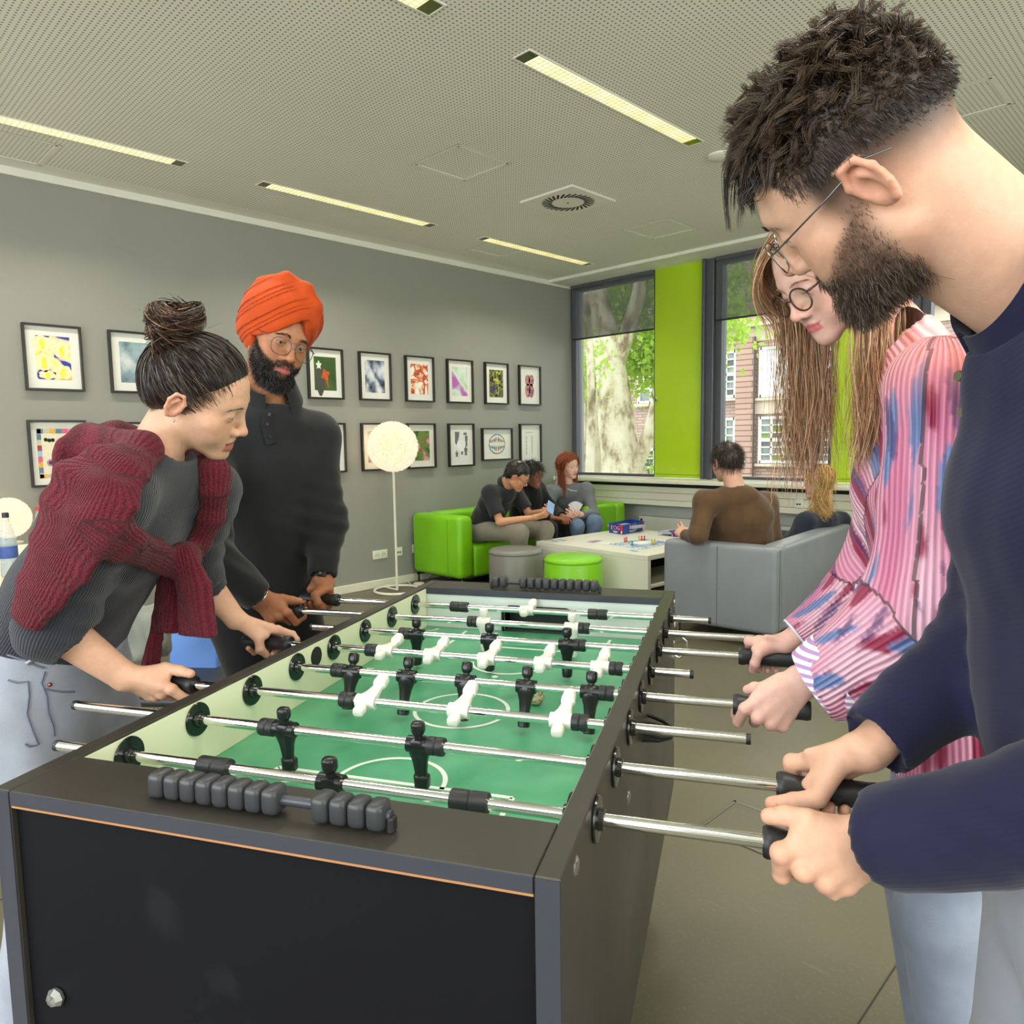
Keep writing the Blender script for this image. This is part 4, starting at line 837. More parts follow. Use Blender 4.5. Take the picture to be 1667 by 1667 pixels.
e, pr = picture(yk(7), ZL, W_, H_, 'framed black and white ink drawing of a face, lower row', mat('ink_paper', (226, 226, 222), .6), .2, .28)
splat(pr, [(-.08, .13), (-.02, .13), (-.03, .07), (-.06, .0), (-.08, .02)], mat('ink_mid', (110, 112, 110), .6, var=.3, vs=60), .0125); splat(pr, ell(.0, -.005, .055, .055, 20, .1, 3), mat('print_white', (236, 236, 236), .5), .0128)
for x_, z_, a_, b_ in ((-.06, -.09, .018, .03), (.01, -.08, .014, .02), (.07, .05, .016, .07), (.06, -.06, .02, .05), (.05, .11, .02, .014)): splat(pr, ell(x_, z_, a_, b_, 14, .3, 5), mat('ink_mid', (110, 112, 110), .6), .0127)
e, pr = picture(yk(8)-.055, ZL+.045, .44, .335, 'framed landscape print of a brain made of coloured lettering', None, .2, .2)
mcol = pmat('brain_letters', 'noise', 16., [(.35, (60, 130, 150)), (.45, (70, 90, 140)), (.52, (210, 120, 60)), (.6, (150, 60, 60)), (.7, (90, 150, 90))], 0.)
splat(e, ell(0, .0, .12, .105, 40, .015, 12), mcol, .0122, 'print'); splat(e, ell(0, .0, .108, .093, 30), m_mat, .0129, 'print')
for sx in (-1, 1):
    for sz in (-1, 1):
        for i in range(4): splat(e, ell(sx*(.016+.024*i), sz*(.046-.006*i), .009, .03-.005*i, 12, .3, 4, i), mcol, .0136, 'print')
mb = MB(); mb.box((.0146, 0, 0), (.001, .23, .007)).box((.0146, 0, 0), (.001, .005, .2)); mb.build('print', m_mat, e)
e, pr = picture(yk(9), ZL, W_, H_, 'framed white sheet with columns of fine text by the window', None, .2, .28)
mt = mat('ink_text', (120, 120, 120), .6)
for cxx in (-.06, .03):
    mb = MB()
    for i in range(26): mb.box((.0115, cxx, .08-i*.008), (.001, .012+.016*((i*7) % 5)/5, .003))
    mb.build('print', mt, e)
mb = MB(); mb.box((.0115, -.02, .12), (.001, .12, .004)); mb.build('print', mt, e)
# ================================================================== LEFT DESK
dk = empty('desk', (-4.45, .25, 0), label='cream topped work desk at the left edge behind the woman', cat='desk')
MB().rbox((0, 0, .727), (1.72, 1.9, .026), .004, n=1).build('desk_top', mat('desk_cream', (232, 226, 198), .4, var=.02), dk)
MB().box((0.79, 0, .68), (.03, 1.7, .06)).build('frame_rail', mat('desk_steel', (150, 156, 158), .4, metal=.6), dk)
for x in (.72, -.72):
    for y in (.38, -.8): MB().lathe([(.04, .7), (.04, .06), (.042, .06), (.042, .03), (.03, .03)], (x, y, 0), 20).build('leg', mat('desk_steel', (150, 156, 158), .4, metal=.6), dk, smooth=40); MB().lathe([(.045, .085), (.045, .03), (.06, .012), (.06, 0), (0, 0)], (x, y, 0), 20).build('leg_foot', m_rub, dk, smooth=40)
tl = P(14, 843, 4.55); tl = np.array([tl[0], tl[1], 0]); 
lamp2 = empty('table_lamp', (tl[0], tl[1], .74), label='glowing frilled paper globe lamp on the desk at the left edge', cat='lamp')
zc = P(14, 843, 4.55)[2]-.74
globe(.115, 'desk', lamp2, .32, (0, 0, zc), 3); mb = MB(); mb.lathe([(0, 0), (.07, 0), (.07, .012), (.012, .02), (.012, zc-.09), (0, zc-.09)], (0, 0, 0), 20); mb.build('stand', m_lw, lamp2, smooth=40)
def clear_mat(name, c, al=.35):
    m, t, b = newmat(name); tr = t.nodes.new('ShaderNodeBsdfTransparent'); mix = t.nodes.new('ShaderNodeMixShader'); n = tex(t, 'noise', coord(t), 20.)
    t.links.new(ramp(t, n.outputs[0], [(.3, lin(c)), (.7, tuple(min(1, q*1.2) for q in lin(c)))]), b.inputs['Base Color']); b.inputs['Roughness'].default_value = .05; mix.inputs[0].default_value = al
    t.links.new(tr.outputs[0], mix.inputs[1]); t.links.new(b.outputs[0], mix.inputs[2]); t.links.new(mix.outputs[0], t.nodes['Material Output'].inputs[0]); return m
m_pet = clear_mat('clear_plastic', (196, 210, 214)); m_wat = clear_mat('water', (150, 170, 190), .4)
def bottle(base, s, cap, lab, label, red=False):
    e = empty('water_bottle', base, label=label, cat='bottle', group='plastic bottles on the desk')
    pr = [(.0, .002), (.036, .002), (.041, .01), (.041, .06), (.0385, .075), (.041, .09), (.041, .165), (.039, .19), (.028, .235), (.0165, .275), (.014, .285), (.0135, .30)]
    MB().lathe([(a*s, b*s) for a, b in pr], (0, 0, 0), 24).build('bottle_body', m_pet, e, smooth=60)
    MB().lathe([(a*s*.94, b*s) for a, b in pr[:8]]+[(0, .19*s)], (0, 0, 0), 24).build('water', m_wat, e, smooth=60)
    MB().lathe([(.0415*s, .095*s), (.0415*s, .155*s)], (0, 0, 0), 24).build('bottle_label', lab, e, smooth=60)
    MB().lathe([(.0155*s, .298*s), (.0155*s, .32*s), (.013*s, .323*s), (0, .323*s)], (0, 0, 0), 18).build('cap', cap, e, smooth=40)
    return e
b0 = fl(17, 938, .742)
s_ = depth(b0)*(938-834)/FPX/.323
bottle(b0, s_, mat('cap_navy', (30, 30, 66), .4), mat('label_blue', (60, 84, 150), .5, var=.4, vs=20), 'clear bottle with blue label and dark cap at the left edge')
b1 = fl(68, 902, .742); s_ = depth(b1)*(902-825)/FPX/.323
e = bottle(b1, s_, mat('cap_red', (206, 40, 30), .4), mat('label_peach', (226, 196, 180), .5, var=.1, vs=20), 'clear bottle with red cap behind the maroon shoulder')
d = np.array(CO)-b1; d[2] = 0; d /= np.linalg.norm(d); X = np.cross([0, 0, 1], d)
mb = MB()
for k, (a, z) in enumerate(((-.01, .118), (.006, .128), (.002, .112))): mb.box(d*.0412*s_+X*a*s_+[0, 0, z*s_], (.018*s_, .002, .012*s_), np.stack([X, d, [0, 0, 1]], 1))
mb.build('label_fruit', mat('fruit_red', (206, 60, 44), .5), e)
# chair with a jacket behind the woman
ch = P(272, 1010, 2.75); chb = np.array([ch[0], ch[1], 0])
cr_ = empty('chair', chb, radians(40), label='blue shell chair with a grey jacket behind the maroon knit', cat='chair')
m_bc = mat('blue_shell', (92, 136, 206), .4)
mb = MB(); mb.rbox((0, .2, .62), (.2, .03, .42), .012, np.array([[1, 0, 0], [0, cos(-.15), -sin(-.15)], [0, sin(-.15), cos(-.15)]])); mb.build('backrest', m_bc, cr_, smooth=50, merge=True)
MB().rbox((0, 0, .44), (.40, .4, .03), .012).build('seat', m_rub, cr_, smooth=50, merge=True)
for x in (-.18, .18):
    for y in (-.17, .18): MB().cyl((x, y, 0), (x*.9, y*.9, .43), .011, n=10).build('leg', m_steel, cr_)
# ================================================================== PEOPLE: implicit-surface modelling tools
f32 = np.float32
def nrm(v): v = np.asarray(v, float); return v/(np.linalg.norm(v)+1e-12)
class Field:
    """distance field on a regular grid; shapes are blended in and the skin is extracted with surface nets"""
    def __init__(s, lo, hi, h):
        s.lo = np.asarray(lo, float); s.h = h; s.n = np.ceil((np.asarray(hi, float)-s.lo)/h).astype(int)+1
        s.ax = [(s.lo[i]+h*np.arange(s.n[i])).astype(f32) for i in range(3)]; s.D = np.full(s.n, .08, f32)
    def win(s, lo, hi, m):
        a = np.clip(np.floor((np.asarray(lo)-m-s.lo)/s.h).astype(int), 0, s.n); b = np.clip(np.ceil((np.asarray(hi)+m-s.lo)/s.h).astype(int)+1, 0, s.n)
        if (b <= a).any(): return None
        sl = tuple(slice(x, y) for x, y in zip(a, b)); return sl, s.ax[0][sl[0]][:, None, None], s.ax[1][sl[1]][None, :, None], s.ax[2][sl[2]][None, None, :]
    def op(s, lo, hi, fn, k=.01, mode='add'):
        w_ = s.win(lo, hi, k+2.5*s.h)
        if w_ is None: return s
        sl, X, Y, Z = w_; d = fn(X, Y, Z).astype(f32); a = s.D[sl]
        if mode == 'add':
            g = np.maximum(k-np.abs(a-d), 0)/k; s.D[sl] = np.minimum(a, d)-g*g*(k/4)
        elif mode == 'sub':
            g = np.maximum(k-np.abs(a+d), 0)/k; s.D[sl] = np.maximum(a, -d)+g*g*(k/4)
        return s
    def cap(s, a, b, ra, rb=None, k=.01, mode='add'):
        a, b = np.asarray(a, float), np.asarray(b, float); rb = ra if rb is None else rb; ab = b-a; L = float(ab@ab)+1e-12; R = max(ra, rb)
        def fn(X, Y, Z):
            px, py, pz = X-a[0], Y-a[1], Z-a[2]; t = np.clip((px*ab[0]+py*ab[1]+pz*ab[2])/L, 0, 1)
            return np.sqrt((px-ab[0]*t)**2+(py-ab[1]*t)**2+(pz-ab[2]*t)**2)-(ra+(rb-ra)*t)
        return s.op(np.minimum(a, b)-R, np.maximum(a, b)+R, fn, k, mode)
    def chain(s, pts, rad, k=.01, mode='add'):
        for i in range(len(pts)-1): s.cap(pts[i], pts[i+1], rad[i], rad[i+1], k, mode)
        return s
    def ell(s, c, r, R=None, k=.01, mode='add'):
        c = np.asarray(c, float); r = np.asarray(r, float); R = np.eye(3) if R is None else np.asarray(R, float); m = r.max()
        def fn(X, Y, Z):
            px, py, pz = X-c[0], Y-c[1], Z-c[2]
            q = [px*R[0, i]+py*R[1, i]+pz*R[2, i] for i in range(3)]
            k0 = np.sqrt(sum((q[i]/r[i])**2 for i in range(3))); k1 = np.sqrt(sum((q[i]/r[i]**2)**2 for i in range(3)))
            return k0*(k0-1)/np.maximum(k1, 1e-6)
        return s.op(c-m, c+m, fn, k, mode)
    def ecap(s, a, b, ra, rb, xdir, k=.02, mode='add'):
        """tapered limb with elliptical section: ra=(rx,ry) at a, rx along xdir"""
        a, b = np.asarray(a, float), np.asarray(b, float); ab = b-a; L = float(ab@ab)+1e-12; d = ab/np.sqrt(L)
        x = np.asarray(xdir, float); x = nrm(x-d*(x@d)); y = np.cross(d, x); R = max(*ra, *rb)
        def fn(X, Y, Z):
            px, py, pz = X-a[0], Y-a[1], Z-a[2]; tt = (px*ab[0]+py*ab[1]+pz*ab[2])/L; t = np.clip(tt, 0, 1)
            ox, oy, oz = px-ab[0]*t, py-ab[1]*t, pz-ab[2]*t
            rx, ry = ra[0]+(rb[0]-ra[0])*t, ra[1]+(rb[1]-ra[1])*t
            qx = ox*x[0]+oy*x[1]+oz*x[2]; qy = ox*y[0]+oy*y[1]+oz*y[2]; qz = ox*d[0]+oy*d[1]+oz*d[2]; rz = np.minimum(rx, ry)
            k0 = np.sqrt((qx/rx)**2+(qy/ry)**2+(qz/rz)**2); k1 = np.sqrt((qx/rx**2)**2+(qy/ry**2)**2+(qz/rz**2)**2)
            return np.where(k0 < 1e-3, -rz, k0*(k0-1)/np.maximum(k1, 1e-6))
        return s.op(np.minimum(a, b)-R, np.maximum(a, b)+R, fn, k, mode)
    def spine(s, secs, xdir, k=.03):
        """secs: list of (point, rx, ry)"""
        for (a, rx, ry), (b, sx, sy) in zip(secs[:-1], secs[1:]): s.ecap(a, b, (rx, ry), (sx, sy), xdir, k)
        return s
    def half(s, p, n, k=.004, lo=None, hi=None):
        """cut away the side the normal points to (optionally only inside a box)"""
        p = np.asarray(p, float); n = nrm(n); lo = s.lo if lo is None else np.asarray(lo, float); hi = s.lo+s.h*s.n if hi is None else np.asarray(hi, float)
        return s.op(lo, hi, lambda X, Y, Z: -((X-p[0])*n[0]+(Y-p[1])*n[1]+(Z-p[2])*n[2])+0*X*Y*Z, k, 'sub')
    def warp(s, amp, fn):
        """add a displacement fn(X,Y,Z) (positive = outwards)"""
        X, Y, Z = s.ax[0][:, None, None], s.ax[1][None, :, None], s.ax[2][None, None, :]; near = np.abs(s.D) < .03
        s.D = np.where(near, s.D-amp*fn(X, Y, Z), s.D).astype(f32); return s
    def mesh(s, relax=1):
        D = s.D; S = D < 0; nx, ny, nz = D.shape
        c = np.zeros((nx-1, ny-1, nz-1), np.int8)
        for i in (0, 1):
            for j in (0, 1):
                for k in (0, 1): c += S[i:nx-1+i, j:ny-1+j, k:nz-1+k]
        I, J, K = np.nonzero((c > 0) & (c < 8)); idm = np.full(c.shape, -1, np.int32); idm[I, J, K] = np.arange(len(I))
        cor = [(0, 0, 0), (1, 0, 0), (0, 1, 0), (1, 1, 0), (0, 0, 1), (1, 0, 1), (0, 1, 1), (1, 1, 1)]
        V = np.stack([D[I+a, J+b, K+d] for a, b, d in cor], 1).astype(float); acc = np.zeros((len(I), 3)); cnt = np.zeros(len(I))
        for a, b in ((0, 1), (2, 3), (4, 5), (6, 7), (0, 2), (1, 3), (4, 6), (5, 7), (0, 4), (1, 5), (2, 6), (3, 7)):
            m = (V[:, a] < 0) != (V[:, b] < 0); t = V[:, a]/np.where(m, V[:, a]-V[:, b], 1); pa, pb = np.array(cor[a], float), np.array(cor[b], float)
            acc += np.where(m[:, None], pa+(pb-pa)*t[:, None], 0); cnt += m
        P_ = (acc/np.maximum(cnt, 1)[:, None]+np.stack([I, J, K], 1))*s.h+s.lo
        F = []
        def quads(ax):
            sh = [nx, ny, nz]; sl0 = [slice(0, n) for n in sh]; sl1 = list(sl0); sl0[ax] = slice(0, sh[ax]-1); sl1[ax] = slice(1, sh[ax])
            m = S[tuple(sl0)] != S[tuple(sl1)]; b_, c_ = (ax+1) % 3, (ax+2) % 3
            q = np.stack(np.nonzero(m), 1); ok = (q[:, b_] > 0) & (q[:, c_] > 0) & (q[:, b_] < sh[b_]-1) & (q[:, c_] < sh[c_]-1); q = q[ok]
            o = []
            for db, dc in ((-1, -1), (0, -1), (0, 0), (-1, 0)):
                r = q.copy(); r[:, b_] += db; r[:, c_] += dc; o.append(idm[r[:, 0], r[:, 1], r[:, 2]])
            o = np.stack(o, 1); ins = S[q[:, 0], q[:, 1], q[:, 2]]; o[~ins] = o[~ins][:, ::-1]; return o
        F = np.concatenate([quads(a) for a in range(3)]); F = F[(F >= 0).all(1)]
        for _ in range(relax):
            A = np.zeros_like(P_); n_ = np.zeros(len(P_))
            for a, b in ((0, 1), (1, 2), (2, 3), (3, 0)):
                np.add.at(A, F[:, a], P_[F[:, b]]); np.add.at(n_, F[:, a], 1)
            P_ = P_*.5+.5*A/np.maximum(n_, 1)[:, None]
        return P_, F
    def normals(s, p):
        """outward direction at points (numerical gradient of the field)"""
        q = (np.asarray(p)-s.lo)/s.h; i = np.clip(np.round(q).astype(int), 1, s.n-2); g = np.stack([s.D[i[:, 0]+1, i[:, 1], i[:, 2]]-s.D[i[:, 0]-1, i[:, 1], i[:, 2]], s.D[i[:, 0], i[:, 1]+1, i[:, 2]]-s.D[i[:, 0], i[:, 1]-1, i[:, 2]], s.D[i[:, 0], i[:, 1], i[:, 2]+1]-s.D[i[:, 0], i[:, 1], i[:, 2]-1]], 1)
        return g/(np.linalg.norm(g, axis=1, keepdims=True)+1e-9)
def vnoise(scale, seed=0):
    """cheap smooth noise: a few rotated sine products, usable on broadcast grids"""
    r = np.random.default_rng(seed); W_ = r.normal(size=(5, 3))*scale; ph = r.random(5)*6.28
    return lambda X, Y, Z: sum(np.sin(X*W_[i, 0]+Y*W_[i, 1]+Z*W_[i, 2]+ph[i]) for i in range(5))/5
def make_mesh(name, parts, mats, parent=None, smooth=True, **tags):
    """parts: list of (verts, faces[n,k], colours or None, material index); one mesh object"""
    vo = 0; VV = []; CC = []; LI = []; LS = []; MI = []; ls = 0
    for p in parts:
        v, f, c, mi = (list(p)+[None, 0])[:4]; f = np.asarray(f); VV.append(v); CC.append(np.ones((len(v), 4)) if c is None else np.concatenate([c, np.ones((len(v), 1))], 1))
        LI.append((f+vo).ravel()); k = f.shape[1]; LS.append(ls+k*np.arange(len(f))); ls += f.size; MI.append(np.full(len(f), mi)); vo += len(v)
    V = np.concatenate(VV); LI = np.concatenate(LI); LS = np.concatenate(LS); MI = np.concatenate(MI)
    me = bpy.data.meshes.new(name); me.vertices.add(len(V)); me.vertices.foreach_set('co', V.astype(f32).ravel()); me.loops.add(len(LI)); me.loops.foreach_set('vertex_index', LI.astype(np.int32))
    me.polygons.add(len(LS)); me.polygons.foreach_set('loop_start', LS.astype(np.int32)); me.update(calc_edges=True)
    for m in (mats if isinstance(mats, (list, tuple)) else [mats]): me.materials.append(m)
    me.polygons.foreach_set('material_index', MI.astype(np.int32)); me.polygons.foreach_set('use_smooth', np.full(len(LS), smooth))
    a = me.attributes.new('col', 'FLOAT_COLOR', 'POINT'); a.data.foreach_set('color', np.concatenate(CC).astype(f32).ravel())
    me.validate(); me.update()
    o = bpy.data.objects.new(name, me); COL.objects.link(o)
    if parent: o.parent = parent; o.matrix_parent_inverse = Matrix.Translation(Vector(parent.location)).inverted()
    return tag(o, **tags)
def mixv(a, b, t): t = np.clip(t, 0, 1)[:, None]; return a*(1-t)+np.asarray(b)*t
def sstep(x, a, b): t = np.clip((x-a)/(b-a), 0, 1); return t*t*(3-2*t)
# ---- materials driven by painted body colour
def skin_mat(name, rough=.48):
    m, t, b = newmat(name); at = t.nodes.new('ShaderNodeAttribute'); at.attribute_name = 'col'; v = coord(t)
    n = tex(t, 'noise', v, 90., Detail=3.); n2 = tex(t, 'noise', v, 600., Detail=1.)
    hsv = t.nodes.new('ShaderNodeHueSaturation'); t.links.new(at.outputs[0], hsv.inputs['Color']); t.links.new(ramp(t, n.outputs[0], [(.3, (.94,)*3), (.7, (1.05,)*3)]), hsv.inputs['Value'])
    t.links.new(hsv.outputs[0], b.inputs['Base Color']); b.inputs['Roughness'].default_value = rough; b.inputs['Specular IOR Level'].default_value = .4
    b.inputs['Subsurface Weight'].default_value = .12; b.inputs['Subsurface Radius'].default_value = (1., .35, .2); b.inputs['Subsurface Scale'].default_value = .006
    bump(t, b, math_(t, 'ADD', n2.outputs[0], tex(t, 'noise', v, 240., Detail=4.).outputs[0]), .16, .0012); return m
m_skin = skin_mat('skin')
def hair_mat(name, rough=.38, sp=.5):
    m, t, b = newmat(name); at = t.nodes.new('ShaderNodeAttribute'); at.attribute_name = 'col'; n = tex(t, 'noise', coord(t), 60.)
    hsv = t.nodes.new('ShaderNodeHueSaturation'); t.links.new(at.outputs[0], hsv.inputs['Color']); t.links.new(ramp(t, n.outputs[0], [(.3, (.85,)*3), (.7, (1.15,)*3)]), hsv.inputs['Value'])
    t.links.new(hsv.outputs[0], b.inputs['Base Color']); b.inputs['Roughness'].default_value = rough; b.inputs['Specular IOR Level'].default_value = sp; b.inputs['Anisotropic'].default_value = .5; return m
m_hair = hair_mat('hair')
def cloth(name, c, rough=.85, wv=None, fs=900., fstr=.12, var=.08, sheen=.15, vcol=False, stretch=(1, 1, 1), rot=(0, 0, 0)):
    m, t, b = newmat(name); v = coord(t); cc = lin(c); n = tex(t, 'noise', v, 14., Detail=4.)
    if vcol:
        at = t.nodes.new('ShaderNodeAttribute'); at.attribute_name = 'col'; base = mixc(t, at.outputs[0], (0, 0, 0), math_(t, 'MULTIPLY', n.outputs[0], var))
    else: base = ramp(t, n.outputs[0], [(.3, tuple(x*(1-var) for x in cc)), (.7, tuple(min(1, x*(1+var)) for x in cc))])
    t.links.new(base, b.inputs['Base Color']); b.inputs['Roughness'].default_value = rough; b.inputs['Sheen Weight'].default_value = sheen; b.inputs['Sheen Roughness'].default_value = .5; b.inputs['Specular IOR Level'].default_value = .25
    f_ = tex(t, 'noise', v, fs, Detail=1.).outputs[0]
    if wv:
        w2 = tex(t, 'wave', coord(t, (1, 1, 1), rot), wv[0], bands_direction=wv[2] if len(wv) > 2 else 'Z', Distortion=.6); w2.inputs['Detail Scale'].default_value = 1.; f_ = math_(t, 'ADD', math_(t, 'MULTIPLY', w2.outputs[1], wv[1]), math_(t, 'MULTIPLY', f_, .3))
    bump(t, b, f_, fstr, .003); return m
# ---- strands
def strands(paths, r0, cols, taper=.25, sides=2, root=1.):
    """paths [n,k,3]; returns verts, quads, colours"""
    n, k, _ = paths.shape; t = np.gradient(paths, axis=1); t /= np.linalg.norm(t, axis=2, keepdims=True)+1e-9
    ref = rng.normal(size=(n, 1, 3)); x = np.cross(t, ref); x /= np.linalg.norm(x, axis=2, keepdims=True)+1e-9; y = np.cross(t, x)
    q_ = np.linspace(0, 1, k); prof = ((1-(1-taper)*q_**1.5)*(root+(1-root)*np.clip(q_*5, 0, 1)))[None, :, None]; r0 = np.broadcast_to(np.asarray(r0, float), (n,))[:, None, None]
    if sides == 2:
        V = np.stack([paths-x*r0*prof*.85, paths+x*r0*prof*.85], 2).reshape(-1, 3); b0 = (np.arange(n)*k*2)[:, None]+(np.arange(k-1)*2)[None]; F = np.stack([b0, b0+1, b0+3, b0+2], -1).reshape(-1, 4)
        return V, F, (np.repeat(np.asarray(cols), k*2, axis=0) if np.ndim(cols) == 2 else np.repeat(np.asarray(cols).reshape(-1, 3), 2, axis=0))
    rings = [paths+(x*cos(a)+y*sin(a))*r0*prof for a in np.linspace(0, 2*pi, sides, endpoint=False)]
    V = np.stack(rings, 2).reshape(-1, 3); base = (np.arange(n)*k*sides)[:, None, None]+(np.arange(k-1)*sides)[None, :, None]
    s_ = np.arange(sides)[None, None, :]; s2 = (s_+1) % sides
    F = np.stack([base+s_, base+s2, base+sides+s2, base+sides+s_], -1).reshape(-1, 4)
    C_ = np.repeat(np.asarray(cols), k*sides, axis=0) if np.ndim(cols) == 2 else np.repeat(np.asarray(cols).reshape(-1, 3), sides, axis=0)
    return V, F, C_
# ---- heads
def basis(fwd, up):
    """camera-space (right, up, away) directions to a head frame X=right hand side, Y=face, Z=crown"""
    Y = nrm(fwd[0]*cr+fwd[1]*cu+fwd[2]*cf); Z = up[0]*cr+up[1]*cu+up[2]*cf; Z = nrm(Z-Y*(Z@Y)); return np.stack([np.cross(Y, Z), Y, Z], 1)
def wbasis(fwd, up=(0, 0, 1)):
    Y = nrm(fwd); Z = np.asarray(up, float); Z = nrm(Z-Y*(Z@Y)); return np.stack([np.cross(Y, Z), Y, Z], 1)
class Head:
    def __init__(s, c, R, sc=1., h=.0027, skin=(224, 178, 152), lip=(190, 110, 104), neck=None, neck_r=.056, open_=.5, iris=(60, 40, 28), jaw=1., nose=1., mouth_open=0., fem=0., ears=True, look=(0, .9, -.45), lipfull=1., nose_up=0., smile=0., brow=1.):
        s.c, s.R, s.sc = np.asarray(c, float), R, sc
        F = s.F = Field((-.10, -.135, -.21), (.10, .135, .135), h); E = F.ell; K = F.cap; j = jaw
        E((0, -.008, .035), (.0765, .094, .083), k=.02)
        E((0, .018, -.012), (.064, .071, .098), k=.03)
        for x in (-1, 1):
            K((x*.050*j, -.002, -.058), (x*.016*j, .066, -.098), .020-.003*fem, .018-.002*fem, k=.025)
            E((x*.046, .05, -.026), (.022, .024, .02), k=.02)
            E((x*.03, .06, -.05), (.026, .022, .026), k=.02)
        E((0, .074, -.1), (.020-.003*fem, .0185, .0175), k=.02)
        E((0, .066, -.068), (.032, .026, .028), k=.016)
        F.chain([(-.042, .062, .016), (-.024, .076, .024), (0, .080, .02), (.024, .076, .024), (.042, .062, .016)], [.009, .0105-.003*fem, .009, .0105-.003*fem, .009], k=.014)
        for x in (-1, 1): E((x*.033, .097, -.003), (.021, .0165, .0125), k=.011, mode='sub')
        nu = nose_up
        K((0, .083, .012), (0, .104*(.9+.1*nose), -.030+nu), .0066, .0082*nose, k=.012); E((0, .1055*(.88+.12*nose), -.036+nu), (.0105*nose, .0115*nose, .0098*nose), k=.008)
        for x in (-1, 1):
            E((x*.0135*nose, .094, -.040+nu*.7), (.0078*nose, .0105, .0078), k=.007)
        for x in (-1, 1): E((x*.0068*nose, .1, -.0475+nu*.8), (.0034, .0055, .003), k=.003, mode='sub')
        # lips
        mo = mouth_open; lf = lipfull; s.mo = mo
        zc = -.069
        for x in (-1, 1):
            F.chain([(x*.003, .0905, zc+.0058), (x*.012, .0885, zc+.0050), (x*(.023+.003*smile), .0805-.003*smile, zc+.0005+.004*smile)], [.0052*lf, .0046*lf, .0028], k=.0045)
            F.chain([(0, .0885, zc-.0078-mo*.7), (x*.012, .0865, zc-.0062-mo*.6), (x*(.022+.003*smile), .080-.003*smile, zc-.0008+.004*smile)], [.0062*lf, .0052*lf, .0028], k=.005)
            F.chain([(0, .0965, zc-.0006-mo*.25), (x*.012, .0945, zc-.0006-mo*.2), (x*(.024+.003*smile), .0855-.003*smile, zc+.0005+.004*smile)], [.0013+mo*.34, .0013+mo*.26, .0009], k=.002, mode='sub')
        # eyes: lids round an eyeball, opened by a slit
        for x in (-1, 1):
            E((x*.0315, .0735, -.001), (.0148, .0142, .0142), k=.005)
            F.chain([(x*.0195, .0825, -.0045), (x*.0315, .0880, -.003-.003*(1-open_)), (x*.0435, .0795, -.0025)], [.0008, .0056*open_+.0003, .0008], k=.0014, mode='sub')
        if ears:
            for x in (-1, 1):
                a = radians(-12); Re = np.array([[1, 0, 0], [0, cos(a), -sin(a)], [0, sin(a), cos(a)]])
                tl = np.array([[cos(x*.35), -sin(x*.35), 0], [sin(x*.35), cos(x*.35), 0], [0, 0, 1]]); Re = tl@Re
                o = np.array([x*.0765, -.014, -.008])
                L_ = lambda p: o+Re@np.array(p)
                E(L_((x*.004, 0, 0)), (.0055, .0165, .029), Re, k=.006)
                hel = [L_((x*.006, .012, -.004)), L_((x*.010, .0135, .012)), L_((x*.012, .004, .0275)), L_((x*.012, -.010, .0255)), L_((x*.012, -.0165, .01)), L_((x*.010, -.0145, -.010)), L_((x*.007, -.006, -.024))]
                F.chain(hel, [.0030, .0034, .0036, .0036, .0036, .0034, .0046], k=.003)
                E(L_((x*.0075, .008, -.006)), (.004, .0032, .0055), Re, k=.003)      # tragus
                E(L_((x*.0105, .0005, -.004)), (.0065, .0075, .0115), Re, k=.004, mode='sub')
                F.chain([L_((x*.009, -.010, -.012)), L_((x*.0095, -.0085, .004)), L_((x*.0095, -.001, .014))], [.0026, .003, .0026], k=.003)
        s.neck = None
        if neck is not None:
            nl = s.R.T@(np.asarray(neck, float)-s.c)/sc; r = neck_r/sc; d = nl-np.array([0, -.028, -.05])
            s.neckd = nrm(d); q = np.array([0, -.028, -.045])+s.neckd*.22
            F.ecap((0, -.028, -.045), np.array([0, -.028, -.045])+d*1.05, (r*.98, r*.98), (r*1.06, r*1.02), (1, 0, 0), k=.02)
            if not fem:
                F.cap((0, .028, -.098), nl+np.array([0, .03, 0]), .012, .014, k=.03)
        s.skin, s.lip, s.iris, s.look, s.open = np.array(lin(skin)), np.array(lin(lip)), np.array(lin(iris)), look, open_; s.smile = smile
    def colours(s, v):
        x, y, z = v.T; c = np.tile(s.skin, (len(v), 1)); ax = np.abs(x)
        red = s.skin*np.array([1.0, .74, .70])
        c = mixv(c, red, .55*np.exp(-((ax-.045)**2+(y-.065)**2+(z+.03)**2)/.0006)); c = mixv(c, red, .6*np.exp(-(x**2+(y-.112)**2+(z+.036)**2)/.00018))
        c = mixv(c, red, .65*sstep(ax, .074, .083)*(np.abs(y+.012) < .04))
        c = mixv(c, s.skin*.8, .5*np.exp(-((ax-.032)**2+(z+.012)**2)/.00012)*(y > .07))
        zl = -.069; m = sstep(.026-ax, 0, .006)*sstep(z-zl+.0125+s.mo*1.1, 0, .003)*sstep(zl+.0105-ax*.22-z, 0, .003)*(y > .078); c = mixv(c, s.lip, m)
        inm = (ax < .02)*(np.abs(z-zl+s.mo*.25) < .002+s.mo*.5)*(y < .093-ax*.2)*(y > .06); c = mixv(c, s.lip*.35, inm*.9)
        c = mixv(c, s.skin*.25, .95*np.exp(-((ax-.0068)**2+(y-.099)**2+(z+.047)**2)/.00002))
        lid = np.exp(-((z+.0035+.002*(1-s.open)-.0035*s.open)**2)/.0000016)*(np.abs(ax-.0315) < .0135)*(y > .078); c = mixv(c, s.skin*.12, .85*lid)
        return c
